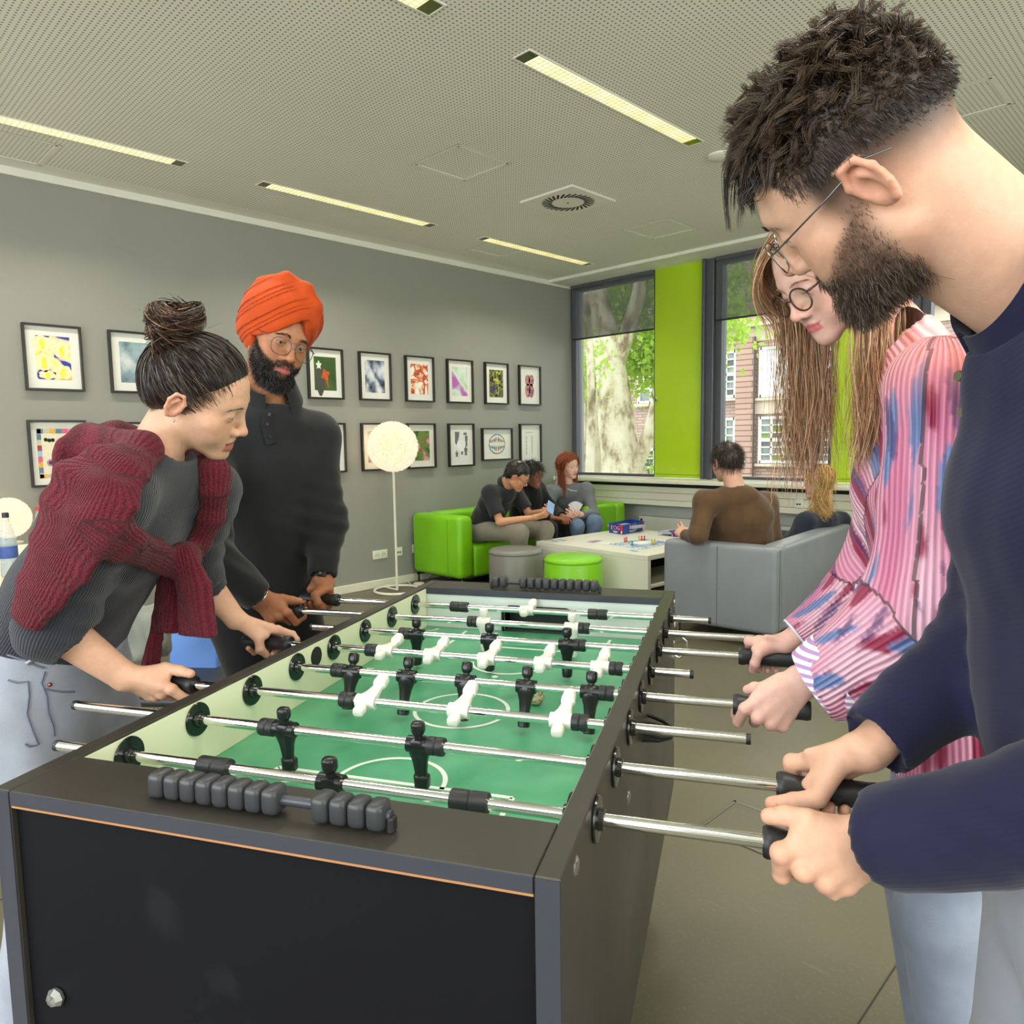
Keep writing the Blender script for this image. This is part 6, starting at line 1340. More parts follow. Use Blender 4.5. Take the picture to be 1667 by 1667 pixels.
# ------------------------------------------------------------------ ribbed fabrics follow the limb they clothe
def rib_values(v, segs):
    """segs: (a, b, radius, mode) mode 'along': ribs run along the segment, 'cross': ribs run round it"""
    best = np.full(len(v), 9.); rib = np.zeros(len(v)); sid = np.zeros(len(v), int); tt = np.zeros(len(v))
    for i, (a, b, r, mode) in enumerate(segs):
        a, b = np.asarray(a, float), np.asarray(b, float); ab = b-a; t = (v-a)@ab/(ab@ab); tc = np.clip(t, 0, 1); q = v-a-tc[:, None]*ab; d = np.linalg.norm(q, axis=1)/r
        X, Y, D = frame_of(ab); an = np.arctan2(q@Y, q@X); val = an*r if mode == 'along' else t*np.linalg.norm(ab)
        m = d < best; best = np.where(m, d, best); rib = np.where(m, val, rib); sid = np.where(m, i, sid); tt = np.where(m, t, tt)
    return rib, sid, tt
def rib_mat(name, period, c=None, depth=.25, vcol=False, bs=.5, rough=.8, sheen=.2, knit=False):
    m, t, b = newmat(name); at = t.nodes.new('ShaderNodeAttribute'); at.attribute_name = 'rib'; v = coord(t)
    ph = math_(t, 'ADD', math_(t, 'MULTIPLY', at.outputs['Fac'], 2*pi/period), math_(t, 'MULTIPLY', tex(t, 'noise', v, 18., Detail=2.).outputs[0], 1.6)); s_ = math_(t, 'ADD', math_(t, 'MULTIPLY', math_(t, 'SINE', ph), .5), .5)
    if vcol: ca = t.nodes.new('ShaderNodeAttribute'); ca.attribute_name = 'col'; base = ca.outputs[0]; dk = mixc(t, base, (.10, .01, .06), .62)
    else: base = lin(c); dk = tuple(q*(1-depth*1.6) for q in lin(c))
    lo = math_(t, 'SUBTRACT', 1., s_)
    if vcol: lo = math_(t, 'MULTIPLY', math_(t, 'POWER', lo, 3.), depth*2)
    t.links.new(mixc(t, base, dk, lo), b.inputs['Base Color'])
    hgt = s_
    if knit:
        vo = tex(t, 'voronoi', v, 260.); hgt = math_(t, 'ADD', math_(t, 'MULTIPLY', s_, .6), math_(t, 'MULTIPLY', vo.outputs['Distance'], .9))
        t.links.new(mixc(t, mixc(t, base, dk, lo), (.20, .03, .05), ramp(t, vo.outputs['Distance'], [(.1, (.5,)*3), (.5, (0,)*3)])), b.inputs['Base Color'])
    b.inputs['Roughness'].default_value = rough; b.inputs['Sheen Weight'].default_value = sheen; b.inputs['Specular IOR Level'].default_value = .3; bump(t, b, hgt, bs, .003); return m
def slerp(a, b, t):
    a = a/np.linalg.norm(a, axis=-1, keepdims=True); b = b/np.linalg.norm(b, axis=-1, keepdims=True); w_ = np.arccos(np.clip((a*b).sum(-1, keepdims=True), -.999, .999)); return (np.sin((1-t)*w_)*a+np.sin(t*w_)*b)/np.sin(w_)
# ------------------------------------------------------------------ woman in the pink pleated shirt
pk = empty('person', T(1.22, .8, 0), label='long-haired woman in glasses and a pink pleated shirt, behind the bearded man', cat='person')
SKK = (222, 178, 162); RK = np.array([[-0.8216, -.4483, -.3521], [.5695, -.6713, -.4744], [-.0237, -.5903, .8068]]); cK = np.array([-.5562, 1.383, 1.6373])
nbK = T(1.165, .80, 1.475)
hK = Head(cK, RK, .95, h=.0024, skin=SKK, lip=(206, 112, 118), neck=nbK, neck_r=.048, open_=.32, jaw=.9, fem=1, nose=1.0, smile=.8, look=(0, .8, -.6), lipfull=.9)
body = hK.parts()
cL = T(.915, .6285, .878); wL = P(1306, 1108, 1.235); elL = toT_ = plane(1520, 985, TV, T0@TV+.60)
F = Field(*bounds([cL, wL], .075), .0021)
nl, mc = grip_hand(F, cL, -U_, -V_*.80-Z3*.30, wL, -1, sc=.96, slant=20, curls=[(2, 66, 128, 176), (6, 88, 150, 196), (6, 90, 150, 196), (6, 90, 150, 196)], thumb=[(.0, -104, .034), (.014, -130, .030), (.026, -150, .028)], leads=[.012, .004, 0, 0])
F.ecap(wL, wL+nrm(elL-wL)*.09, (.025, .019), (.03, .027), Z3, k=.014); body.append(skin_part(F, SKK, .5, nl, mc))
cR = T(.925, .9235, .878); wR = P(1277, 1047, 1.53); elR = plane(1440, 935, TV, T0@TV+.97)
F = Field(*bounds([cR, wR], .08), .0024)
nl, mc = grip_hand(F, cR, -U_, V_*.25+Z3*.95, wR, 1, sc=.93, slant=-4, curls=[(-4, 62, 100, 120), (-2, 70, 118, 150), (0, 74, 124, 160), (0, 76, 126, 166)], loose=.004, thumb=[(.012, -78, .037), (.018, -112, .033), (.022, -150, .031)])
F.ecap(wR, wR+nrm(elR-wR)*.09, (.025, .019), (.03, .027), V_, k=.014); body.append(skin_part(F, SKK, .5, nl, mc))
shL, shR = T(1.165, .635, 1.405), T(1.19, .955, 1.405); pel = T(1.27, .80, .93); che = T(1.205, .80, 1.24)
F = Field(*bounds([shL, shR, pel-Z3*.93, elL, elR, wL, wR], .12), .014); F.spine([(pel, .13, .095), (T(1.24, .8, 1.08), .11, .085), (che, .125, .09), (nbK, .06, .05)], V_, k=.04)
for s_, e_, w_ in ((shL, elL, wL), (shR, elR, wR)): F.cap(che+(nbK-che)*.6, s_, .045, .036, k=.03); F.cap(s_, e_, .036, .032, k=.03); F.cap(e_, w_, .03, .017, k=.02)
kn = [T(1.22, .72, .5), T(1.22, .89, .5)]; an = [T(1.28, .71, .07), T(1.28, .9, .07)]
for q, k_, a_ in ((-1, kn[0], an[0]), (1, kn[1], an[1])): F.cap(pel+V_*q*.075-Z3*.04, k_, .07, .048, k=.04); F.cap(k_, a_, .048, .033, k=.02)
v, f = F.mesh(); body.append((v, f, np.tile(np.array(lin(SKK)), (len(v), 1)), 0)); make_mesh('body', body, m_skin, pk)
# shirt with wide pleated sleeves
cuL = wL+nrm(elL-wL)*.055-Z3*.012; cuR = wR+nrm(elR-wR)*.045-Z3*.005
F = Field(*bounds([shL, shR, pel-Z3*.20, elL, elR, cuL, cuR], .14), .0062)
F.spine([(pel-Z3*.16, .175, .14), (T(1.25, .8, 1.06), .165, .13), (che, .165, .125), (T(1.185, .80, 1.39), .125, .085)], V_, k=.05)
F.cap(T(1.19, .8, 1.41), shL, .068, .066, k=.05); F.cap(T(1.19, .8, 1.41), shR, .068, .064, k=.05); F.ecap(T(1.19, .8, 1.42), nbK+nrm(cK-nbK)*.02, (.07, .065), (.060, .060), V_, k=.04)
F.cap(shL, elL, .075, .086, k=.05); F.cap(elL, cuL, .086, .060, k=.05); F.cap(elL-Z3*.03, cuL-Z3*.03-nrm(wL-elL)*.01, .075, .052, k=.04)
F.cap(shR, elR, .072, .075, k=.05); F.cap(elR, cuR, .075, .044, k=.05)
w1 = vnoise(24., 14); w2 = vnoise(70., 15); F.warp(.008, lambda X, Y, Z: w1(X, Y, Z*.35)); F.warp(.002, w2)
F.half(pel-Z3*.20, -Z3)
for cu_, w_, e_, rad in ((cuL, wL, elL, .054), (cuR, wR, elR, .040)): cutcuff(F, cu_, w_-e_, rad)
na = nrm(cK-nbK); F.cap(nbK+na*.05, nbK+na*.18, .052, .075, k=.006, mode='sub'); 
v, f = F.mesh(2)
segs = [(shL, elL, .09, 'along'), (elL, cuL, .08, 'along'), (shR, elR, .085, 'along'), (elR, cuR, .07, 'along'), (pel-Z3*.2, T(1.23, .8, 1.2), .19, 'along'), (T(1.1, .9, 1.2), T(1.28, .7, 1.52), .16, 'cross')]
rib, sid, tt = rib_values(v, segs)
def pinkcol(v, rib, sid, tt):
    a = np.stack([rib*95, tt*4.5+sid*7.7, v[:, 2]*12], 1); n1, n2, n3, n4 = [vnoise(s_, q)(a[:, 0], a[:, 1], a[:, 2]) for s_, q in ((1.1, 41), (1.5, 42), (1.3, 43), (.5, 44))]
    c = np.tile(np.array(lin((230, 154, 182))), (len(v), 1)); c = mixv(c, np.array(lin((240, 190, 208))), sstep(n4, -.1, .4)); c = mixv(c, np.array(lin((214, 110, 150))), sstep(-n4, .15, .45)*.7)
    c = mixv(c, np.array(lin((150, 28, 66))), sstep(n1, .22, .34)*.95); c = mixv(c, np.array(lin((84, 130, 184))), sstep(n2, .38, .46)*.9); c = mixv(c, np.array(lin((60, 44, 110))), sstep(n3, .50, .54)*.7)
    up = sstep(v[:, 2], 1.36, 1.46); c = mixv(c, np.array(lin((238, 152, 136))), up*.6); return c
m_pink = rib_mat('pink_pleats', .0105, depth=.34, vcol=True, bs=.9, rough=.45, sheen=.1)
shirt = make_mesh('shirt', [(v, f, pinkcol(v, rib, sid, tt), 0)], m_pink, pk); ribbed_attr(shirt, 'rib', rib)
# turned-back striped cuff and inner pale-blue cuff
def cuffring(parent, c, ax, r0, r1, L, m, name, side=(0, 0, 1), n=36, th=.0025, sq=1.):
    ax = nrm(ax); X, Y, _ = frame_of(ax, side); a = np.linspace(0, 2*pi, n, endpoint=False); ring = lambda r, z, s_=1.: c+ax*z+np.outer(np.cos(a)*r*s_, X)+np.outer(np.sin(a)*r, Y)
    mb = MB(); R_ = [ring(r0, 0, sq), ring(r1, L, sq), ring(r1-th, L, sq), ring(r0-th, 0, sq), ring(r0, 0, sq)]; mb.loft([q-np.array(parent.location) for q in R_], True, False); return mb.build(name, m, parent, smooth=50)
ms, t_, b_ = newmat('striped_cuff'); at = t_.nodes.new('ShaderNodeTexCoord'); sp = t_.nodes.new('ShaderNodeSeparateXYZ')
wv_ = tex(t_, 'wave', coord(t_, (1, 1, 1), (0, 0, 0)), 26., bands_direction='Z'); t_.links.new(ramp(t_, wv_.outputs[1], [(.35, lin((176, 140, 190))), (.6, lin((240, 232, 238)))]), b_.inputs['Base Color']); b_.inputs['Roughness'].default_value = .7; bump(t_, b_, wv_.outputs[1], .4)
dW = nrm(wL-elL); cuffring(pk, cuL+dW*.026-Z3*.012, -dW, .066, .074, .046, ms, 'turned_cuff', sq=.92)
cuffring(pk, wL-dW*.034, dW, .031, .030, .026, mat('pale_blue_cuff', (206, 212, 226), .7), 'inner_cuff', sq=.85)
dR = nrm(wR-elR); cuffring(pk, cuR+dR*.015, -dR, .0425, .0435, .004, mat('pale_blue_cuff', (206, 212, 226), .7), 'sleeve_hem', sq=.9)
m_lj = cloth('pale_jeans', (150, 160, 178), .9, fs=500., fstr=.15, var=.12)
F = Field(*bounds([pel, *kn, *an], .15), .011); F.spine([(pel-Z3*.02, .145, .11), (pel-Z3*.12, .15, .115)], V_, k=.03)
for q, k_, a_ in ((-1, kn[0], an[0]), (1, kn[1], an[1])): F.cap(pel+V_*q*.075-Z3*.08, k_, .09, .07, k=.04); F.cap(k_, a_, .07, .058, k=.03)
v, f = F.mesh(2); make_mesh('jeans', [(v, f)], m_lj, pk)
for a_ in an: shoe(pk, a_+U_*.03, a_-U_*.20, mat('white_trainer', (214, 214, 210), .5), mat('white_sole', (220, 220, 214), .6), .04)
# long straight hair falling past the shoulders
def long_hair(hd, n, L, cols, part=.0, seed=2, r=.0007, cap=1.06, wave=.006, side_w=(1, 1), fall=Z3*-1, region=None, spread=.012, k=26, ear=-.02, tipf=.4, front=.25, near_shift=0., thin=0.):
    r_ = np.random.default_rng(seed); reg = region or (lambda v: sstep(v[:, 2], .02, .05)*np.where(v[:, 1] > .05, sstep(v[:, 2]-.075, 0, .02), 1))
    p, nn = hd.roots(n, reg, seed); sd = np.where(p[:, 0]+r_.normal(size=n)*.006-part > 0, 1, -1)
    keep = ~((sd > 0) & (r_.random(n) < thin)); p, sd = p[keep], sd[keep]; n = len(p)
    c0 = np.array([0, -.01, .03]); d0 = p-c0
    yq = -.03+.085*np.clip((p[:, 1]+.06)/.13, 0, 1)*front*4*.5*np.where(sd > 0, side_w[1], side_w[0])+r_.normal(size=n)*.016+np.where(sd > 0, 0, near_shift); tgt = np.stack([sd*.082, yq, np.full(n, ear)+r_.normal(size=n)*.012], 1)-c0
    ks = 9; t = np.linspace(0, 1, ks)[None, :, None]; dr = slerp(d0[:, None], tgt[:, None], t); rad = (np.linalg.norm(d0, axis=1)[:, None, None]*(1-t)+np.linalg.norm(tgt, axis=1)[:, None, None]*t)*(cap+.05*np.sin(t*pi)+r_.random((n, 1, 1))*.05); loc = c0+dr*rad
    W_ = hd.c+(loc*hd.sc)@hd.R.T; last = W_[:, -1]; d = W_[:, -1]-W_[:, -2]; d /= np.linalg.norm(d, axis=1, keepdims=True)
    kk = k-ks; s_ = np.linspace(0, 1, kk+1)[1:]; Ln = L*(.78+.3*r_.random(n)); out = [last]; pos = last.copy(); dv = d
    clump = r_.integers(0, 60, n); cph = r_.random((60, 4))*6.28
    for i, q in enumerate(s_):
        dv = dv*.62+np.asarray(fall)*.38; dv /= np.linalg.norm(dv, axis=1, keepdims=True); pos = pos+dv*(Ln/kk)[:, None]
        ph = cph[clump]; o = np.stack([np.sin(q*7+ph[:, 0]), np.sin(q*6+ph[:, 1]), 0*ph[:, 0]], 1)*wave*q*1.6+np.stack([np.sin(ph[:, 2]), np.sin(ph[:, 3]), 0*ph[:, 0]], 1)*spread*q
        out.append(pos+o)
    path = np.concatenate([W_, np.stack(out[1:], 1)], 1); cc = np.array([lin(c_) for c_ in cols]); base = cc[r_.integers(0, len(cc), n)]*(.75+.5*r_.random((n, 1)))
    V, F, C_ = strands(path, r, base, taper=tipf); return V, F, C_, 0
hk = [long_hair(hK, 4200, .34, [(164, 126, 92), (188, 150, 112), (140, 102, 74), (200, 164, 124), (170, 122, 86)], r=.0009, spread=.014, wave=.007, front=.5, side_w=(.45, 1.35), near_shift=-.012, thin=.42)]
make_mesh('hair', hk, m_hair, pk)
make_mesh('eyebrows', [hK.brows((150, 112, 84), .8, n=120, length=.007)], m_hair, pk)
glasses(hK, pk, 'round', w=.05, hh=.045, cz=-.008, rim=.0019, m=mat('tortoise_frame', (66, 40, 34), .25))
# ------------------------------------------------------------------ woman with the bun
bw = empty('person', T(-.5, .52, 0), label='woman with a dark hair bun and a maroon knit tied over her shoulders', cat='person')
SKB = (216, 170, 142); RBm = np.array([[0.6507, .5507, .5229], [-.6996, .7025, .1308], [-.2953, -.4509, .8423]]); cB = np.array([-1.4627, .6118, 1.4347])
nbB = T(-.225, .525, 1.325)
hB = Head(cB, RBm, .95, h=.0022, skin=SKB, lip=(190, 112, 104), neck=nbB, neck_r=.047, open_=.42, jaw=.92, fem=1, nose=.95, mouth_open=.006, look=(0, .85, -.5), lipfull=1.15, iris=(46, 30, 22))
def colB(v, c):
    x, y, z = v.T; f_ = sstep(z-(.075-.05*sstep(-y, -.06, .02)-.09*sstep(-y, .0, .07)), 0, .012); ear = (np.abs(x) > .073)*(np.abs(y+.014) < .028)*(z < .03); return mixv(c, np.array(lin((40, 30, 28))), f_*(1-ear)*.95)
body = hB.parts(colB)
cR = T(-.185, .481, .878); wR = P(206, 1104, 1.40); elR = P(88, 1020, 1.345)
F = Field(*bounds([cR, wR, elR], .07), .0022)
nl, mc = grip_hand(F, cR, U_, -V_*.85-Z3*.35, wR, 1, sc=.97, slant=12, curls=[(0, 52, 92, 118), (4, 84, 146, 196), (6, 90, 152, 204), (6, 92, 154, 206)], leads=[.022, .006, 0, 0], thumb=[(.004, -88, .037), (.034, -92, .031), (.060, -88, .028)])
F.ecap(wR, elR, (.026, .020), (.040, .037), Z3, k=.016); body.append(skin_part(F, SKB, .5, nl, mc))
cL = T(-.175, .7755, .878); wL = P(384, 1008, 1.70); elL = P(318, 930, 1.66)
F = Field(*bounds([cL, wL, wL+(elL-wL)*.6], .075), .0024)
nl, mc = grip_hand(F, cL, U_, V_*.35+Z3*.95, wL, -1, sc=.95, slant=4, curls=[(-6, 48, 70, 90), (-4, 70, 120, 170), (-2, 86, 150, 210), (0, 90, 156, 220)], leads=[.024, .006, 0, -.004], loose=.001, thumb=[(.006, -84, .038), (.008, -120, .034), (.014, -160, .031)])
F.ecap(wL, wL+(elL-wL)*.7, (.026, .020), (.035, .032), V_, k=.016); body.append(skin_part(F, SKB, .5, nl, mc))
shR, shL = P(183, 812, 1.31), P(338, 800, 1.56); pel = T(-.525, .52, .92); che = T(-.315, .52, 1.18)
kn = [T(-.46, .43, .48), T(-.46, .62, .48)]; an = [T(-.56, .42, .07), T(-.56, .63, .07)]
F = Field(*bounds([shL, shR, pel-Z3*.92, elR, elL, wL, wR], .12), .014); F.spine([(pel, .13, .095), (T(-.43, .52, 1.05), .11, .085), (che, .125, .085), (nbB, .06, .05)], V_, k=.04)
for s_, e_, w_ in ((shR, elR, wR), (shL, elL, wL)): F.cap(che+(nbB-che)*.6, s_, .042, .034, k=.03); F.cap(s_, e_, .034, .030, k=.03); F.cap(e_, w_, .028, .016, k=.02)
for q, k_, a_ in ((-1, kn[0], an[0]), (1, kn[1], an[1])): F.cap(pel+V_*q*.075-Z3*.04, k_, .07, .048, k=.04); F.cap(k_, a_, .048, .033, k=.02)
v, f = F.mesh(); body.append((v, f, np.tile(np.array(lin(SKB)), (len(v), 1)), 0)); make_mesh('body', body, m_skin, bw)
# ribbed grey top
endR = elR+(wR-elR)*.16; endL = elL+(wL-elL)*.38
F = Field(*bounds([shL, shR, pel, elR, elL, endR, endL], .12), .0055)
F.spine([(pel+(che-pel)*.16, .148, .115), (T(-.43, .52, 1.05), .132, .105), (che, .150, .112), (T(-.255, .52, 1.275), .115, .082)], V_, k=.05)
F.cap(T(-.25, .52, 1.28), shR, .066, .060, k=.045); F.cap(T(-.25, .52, 1.28), shL, .066, .058, k=.045)
F.cap(shR, elR, .064, .060, k=.04); F.cap(elR, endR, .060, .050, k=.03); F.cap(shL, elL, .060, .052, k=.04); F.cap(elL, endL, .052, .040, k=.03)
w1 = vnoise(30., 24); F.warp(.005, lambda X, Y, Z: w1(X, Y, Z))
for p_, d_, q_ in ((elR+(shR-elR)*.25, nrm(elR-shR), 130.), ((elL+shL)/2, nrm(elL-shL), 130.)): F.warp(.0042, lambda X, Y, Z, p_=p_, d_=d_, q_=q_: np.exp(-((X-p_[0])**2+(Y-p_[1])**2+(Z-p_[2])**2)/.012)*np.sin(((X-p_[0])*d_[0]+(Y-p_[1])*d_[1]+(Z-p_[2])*d_[2])*q_+X*30))
cutcuff(F, endR, wR-elR, .044); cutcuff(F, endL, wL-elL, .034)
na = nrm(cB-nbB); F.cap(nbB+na*.012, nbB+na*.15, .054, .10, k=.006, mode='sub')
v, f = F.mesh(2); v_top, n_top = v, F.normals(v); rib, sid, tt = rib_values(v, [(shR, elR, .07, 'along'), (elR, endR, .06, 'along'), (shL, elL, .07, 'along'), (elL, endL, .05, 'along'), (pel, nbB, .16, 'along')])
m_gr = rib_mat('grey_rib_jersey', .0058, (58, 60, 68), depth=.20, bs=.5, rough=.85)
top_ = make_mesh('ribbed_top', [(v, f)], m_gr, bw); ribbed_attr(top_, 'rib', rib)
# jeans with waistband, pockets and belt loop
m_je = cloth('washed_grey_denim', (168, 174, 188), .9, fs=650., fstr=.2, var=.12)
F = Field(*bounds([pel, *kn, *an], .16), .007); sp_ = nrm(che-pel)
F.spine([(pel+sp_*.045, .146, .112), (pel-Z3*.05-U_*.015, .162, .128), (pel-Z3*.12-U_*.01, .158, .13)], V_, k=.04)
for q, k_, a_ in ((-1, kn[0], an[0]), (1, kn[1], an[1])): F.cap(pel+V_*q*.078-Z3*.10-U_*.005, k_, .100, .078, k=.04); F.cap(k_, a_, .078, .07, k=.03)
F.half(pel+sp_*.07, sp_); w1 = vnoise(34., 31); F.warp(.0045, lambda X, Y, Z: w1(X, Y, Z*.6)); v, f = F.mesh(2); jeans = make_mesh('jeans', [(v, f)], m_je, bw)
jv = v; jn = F.normals(v)
def on_jeans(px, py):
    """first point of the jeans along the view line through a pixel"""
    d = nrm(ray(px, py)); q = jv-CO; t = q@d; e_ = np.linalg.norm(q-np.outer(t, d), axis=1); m = e_ < .012; i = np.where(m)[0]
    return jv[i[np.argmin(t[i])]] if len(i) else None
def stitch(px, r=.0016, m=None, name='seam'):
    pts = [on_jeans(*q) for q in px]; pts = [p-nrm(p-CO)*.0022 for p in pts if p is not None]
    if len(pts) > 1: mb = MB(); mb.tube(np.array(pts)-np.array(bw.location), r, 6); o = mb.build(name, m or m_je, jeans, smooth=60); o.parent = bw; return o
m_st = mat('denim_seam', (120, 126, 146), .9)
stitch([(4, 1072), (20, 1078), (40, 1084), (60, 1092), (78, 1096)], .002, m_st); stitch([(78, 1097), (76, 1115), (79, 1140), (85, 1165), (92, 1185), (98, 1200)], .002, m_st); stitch([(4, 1110), (20, 1114), (38, 1118), (44, 1140), (50, 1170), (56, 1200), (62, 1222), (50, 1224), (38, 1216)], .0018, m_st); stitch([(84, 1126), (98, 1128), (112, 1130), (130, 1128)], .002, m_st)
stitch([(46, 1064), (42, 1078), (39, 1090)], .0045, m_je, 'belt_loop')
q = on_jeans(85, 1123)
if q is not None: mb = MB(); mb.sphere(q-nrm(q-CO)*.002-np.array(bw.location), .0045, 10, 6); mb.build('rivet', mat('copper_rivet', (176, 112, 90), .3, metal=.9), bw, smooth=60)
for a_ in an: shoe(bw, a_-U_*.03, a_+U_*.20, mat('white_trainer', (214, 214, 210), .5), mat('white_sole', (220, 220, 214), .6), .04)
# maroon knit draped over the shoulders and knotted at the chest
m_knit = rib_mat('maroon_chunky_knit', .011, (104, 26, 42), depth=.30, bs=.8, rough=.9, sheen=.08, knit=True)
tv_, tn_ = v_top, n_top
def on_top(px, py, off, d0):
    """point just above the ribbed top behind a pixel, or at depth d0 where the top is not hit"""
    d = nrm(ray(px, py)); q = tv_-CO; t = q@d; e_ = np.linalg.norm(q-np.outer(t, d), axis=1); i = np.where(e_ < .012)[0]
    if len(i) == 0: return P(px, py, d0), -nrm(ray(px, py))
    k = i[np.argmin(t[i])]; n_ = tn_[k]; n_ = n_ if n_@d < 0 else -n_; return tv_[k]+n_*off, n_
F = Field(*bounds([P(20, 700, 1.10), P(200, 860, 1.05), P(20, 1060, 1.5), P(380, 1130, 1.66), P(380, 690, 1.66)], .05), .0052); ksegs = []
def band(px, wid, th, off, d0, k=.016, rad=None):
    pn_ = [on_top(x, y, off, d) for (x, y), d in zip(px, d0 if np.ndim(d0) else [d0]*len(px))]
    for i in range(len(px)-1):
        (a, na_), (b_, nb_) = pn_[i], pn_[i+1]; nn_ = nrm(na_+nb_); dd = nrm(b_-a); xd = np.cross(dd, nn_); F.ecap(a, b_, (wid[i], th), (wid[i+1], th), xd, k); ksegs.append((a, b_, max(wid[i], .03), 'along'))
    return pn_
band([(232, 728), (190, 752), (150, 790), (122, 850), (92, 915), (60, 965), (38, 1010)], [.030, .055, .075, .075, .065, .05, .035], .018, .008, 1.40)
band([(215, 745), (172, 790), (152, 845), (140, 880)], [.034, .038, .040, .036], .020, .012, 1.33)
band([(140, 850), (165, 868), (205, 888), (245, 905), (280, 918)], [.050, .050, .036, .030, .028], .021, .014, 1.33)
band([(352, 760), (354, 800), (346, 845), (326, 885), (300, 910)], [.026, .027, .026, .025, .026], .020, .012, 1.55)
nap = [hB.W((x, -.062, -.10)) for x in (-.04, 0, .04)]
p0, p1 = on_top(232, 728, .01, 1.40)[0], on_top(350, 765, .01, 1.55)[0]
F.chain([p0, T(-.33, .47, 1.345), T(-.335, .54, 1.352), T(-.30, .62, 1.335), p1], [.034, .034, .034, .032, .028], k=.02); F.ecap(T(-.36, .44, 1.30), T(-.36, .62, 1.31), (.055, .022), (.055, .022), Z3, k=.02)
kn0, kn_n = on_top(292, 912, .020, 1.40); F.ell(kn0, (.036, .034, .036), k=.014)
dk_ = depth(kn0)-.018
F.ecap(P(298, 905, dk_), P(316, 955, dk_-.004), (.030, .020), (.040, .016), U_, k=.012); F.ecap(P(316, 955, dk_-.004), P(322, 1032, dk_), (.040, .016), (.046, .013), U_, k=.012)
F.ecap(P(278, 930, dk_+.05), P(270, 1010, dk_+.05), (.028, .016), (.033, .014), U_, k=.01); F.ecap(P(270, 1010, dk_+.05), P(258, 1098, dk_+.05), (.033, .014), (.046, .013), U_, k=.01)
ksegs += [(P(298, 905, dk_), P(322, 1036, dk_), .04, 'along'), (P(278, 930, dk_+.05), P(258, 1100, dk_+.05), .036, 'along')]
e_ = P(322, 1037, dk_); F.half(e_, -Z3, lo=e_-[.09, .09, .12], hi=e_+[.09, .09, .015])
w1 = vnoise(40., 51); F.warp(.003, w1); w2 = vnoise(260., 52); F.warp(.0012, w2)
v, f = F.mesh(1); rib, sid, tt = rib_values(v, ksegs)
o = make_mesh('tied_knit_jumper', [(v, f)], m_knit, bw); ribbed_attr(o, 'rib', rib)
# hair: swept back into a high bun
r_ = np.random.default_rng(77); hs = []
capf = Field((-.11, -.15, -.12), (.11, .12, .2), .003); capf.ell((0, -.011, .036), (.0795, .0975, .0865), k=.02); capf.ell((0, -.066, -.012), (.060, .048, .056), k=.04)
capf.ell((0, .115, -.035), (.14, .105, .118), k=.006, mode='sub')
for x in (-1, 1): capf.ell((x*.088, -.005, -.030), (.03, .034, .042), k=.008, mode='sub')
capf.ell((0, -.02, -.13), (.1, .1, .055), k=.01, mode='sub')
cv, cfc = capf.mesh(1); hs.append((hB.W(cv), cfc, np.tile(np.array(lin((30, 24, 24))), (len(cv), 1))*(.9+.2*r_.random((len(cv), 1))), 0))
bc = np.array([0, -.088, .098]); n = 4200; i = r_.choice(len(cv), n); rt = cv[i]; c0 = np.array([0, -.015, .03]); tg = bc+np.array([0, .004, -.022])
t = np.linspace(0, 1, 12)[None, :, None]; a0 = rt-c0; a1 = np.broadcast_to(tg-c0, a0.shape)+r_.normal(size=a0.shape)*.012; dr = slerp(a0[:, None], a1[:, None], t*.96); sf = np.array([.0835, .1015, .0905])
base_r = 1/np.sqrt(((dr/np.array([.081, .099, .088]))**2).sum(-1, keepdims=True)); low = np.linalg.norm(a0, axis=1)[:, None, None]; rad = np.maximum(base_r*1.005, low*(1-t)+base_r*t)+.0015+r_.random((n, 1, 1))*.0035
path = c0+dr*rad; cols = np.array(lin((46, 36, 33)))*(.6+1.0*r_.random((n, 1))); cols[r_.random(n) < .12] = np.array(lin((110, 92, 80))); hs.append((*strands(hB.W(path), .00075, cols, taper=.7, root=.2), 0))
# bun: loops wound round
n = 900; ph = r_.random((n, 1))*6.28; th = np.linspace(0, 1, 14)[None]*(3.2+2*r_.random((n, 1)))+ph; rr = (.030+.024*r_.random((n, 1)))*(1+.12*np.sin(th*1.5+ph)); el = r_.normal(size=(n, 1))*.55
bp_ = np.stack([np.cos(th)*rr*1.18, np.sin(th)*rr*np.cos(el)*1.0, np.sin(th)*rr*np.sin(el)+.030*np.sin(el*2+th*.2)+np.sqrt(np.maximum(0, .058**2-rr**2))*np.sign(r_.normal(size=(n, 1)))*.55], -1)+bc
cols = np.array(lin((58, 42, 34)))*(.55+1.0*r_.random((n, 1))); cols[r_.random(n) < .2] = np.array(lin((128, 92, 60))); hs.append((*strands(hB.W(bp_), .0011, cols, taper=.6), 0))
bf_ = Field((-.09, -.18, .02), (.09, .02, .20), .004); bf_.ell(bc, (.050, .046, .038), k=.01); bf_.ell(bc+[.0, .02, -.03], (.036, .034, .03), k=.02); vn_ = vnoise(120., 9); bf_.warp(.006, vn_); cv2, cf2 = bf_.mesh(1); hs.append((hB.W(cv2), cf2, np.tile(np.array(lin((36, 28, 26))), (len(cv2), 1)), 0))
n = 60; p0 = bc+r_.normal(size=(n, 3))*[.03, .03, .012]+[0, 0, .03]; d = r_.normal(size=(n, 3))*.5+[0, -.1, .55]; t = np.linspace(0, 1, 8)[None, :, None]; path = p0[:, None]+d[:, None]*t*.022+np.array([0, .2, -.6])*t**2*.03*r_.random((n, 1, 1)); hs.append((*strands(hB.W(path), .0005, np.tile(np.array(lin((70, 50, 40))), (n, 1)), taper=.3), 0))
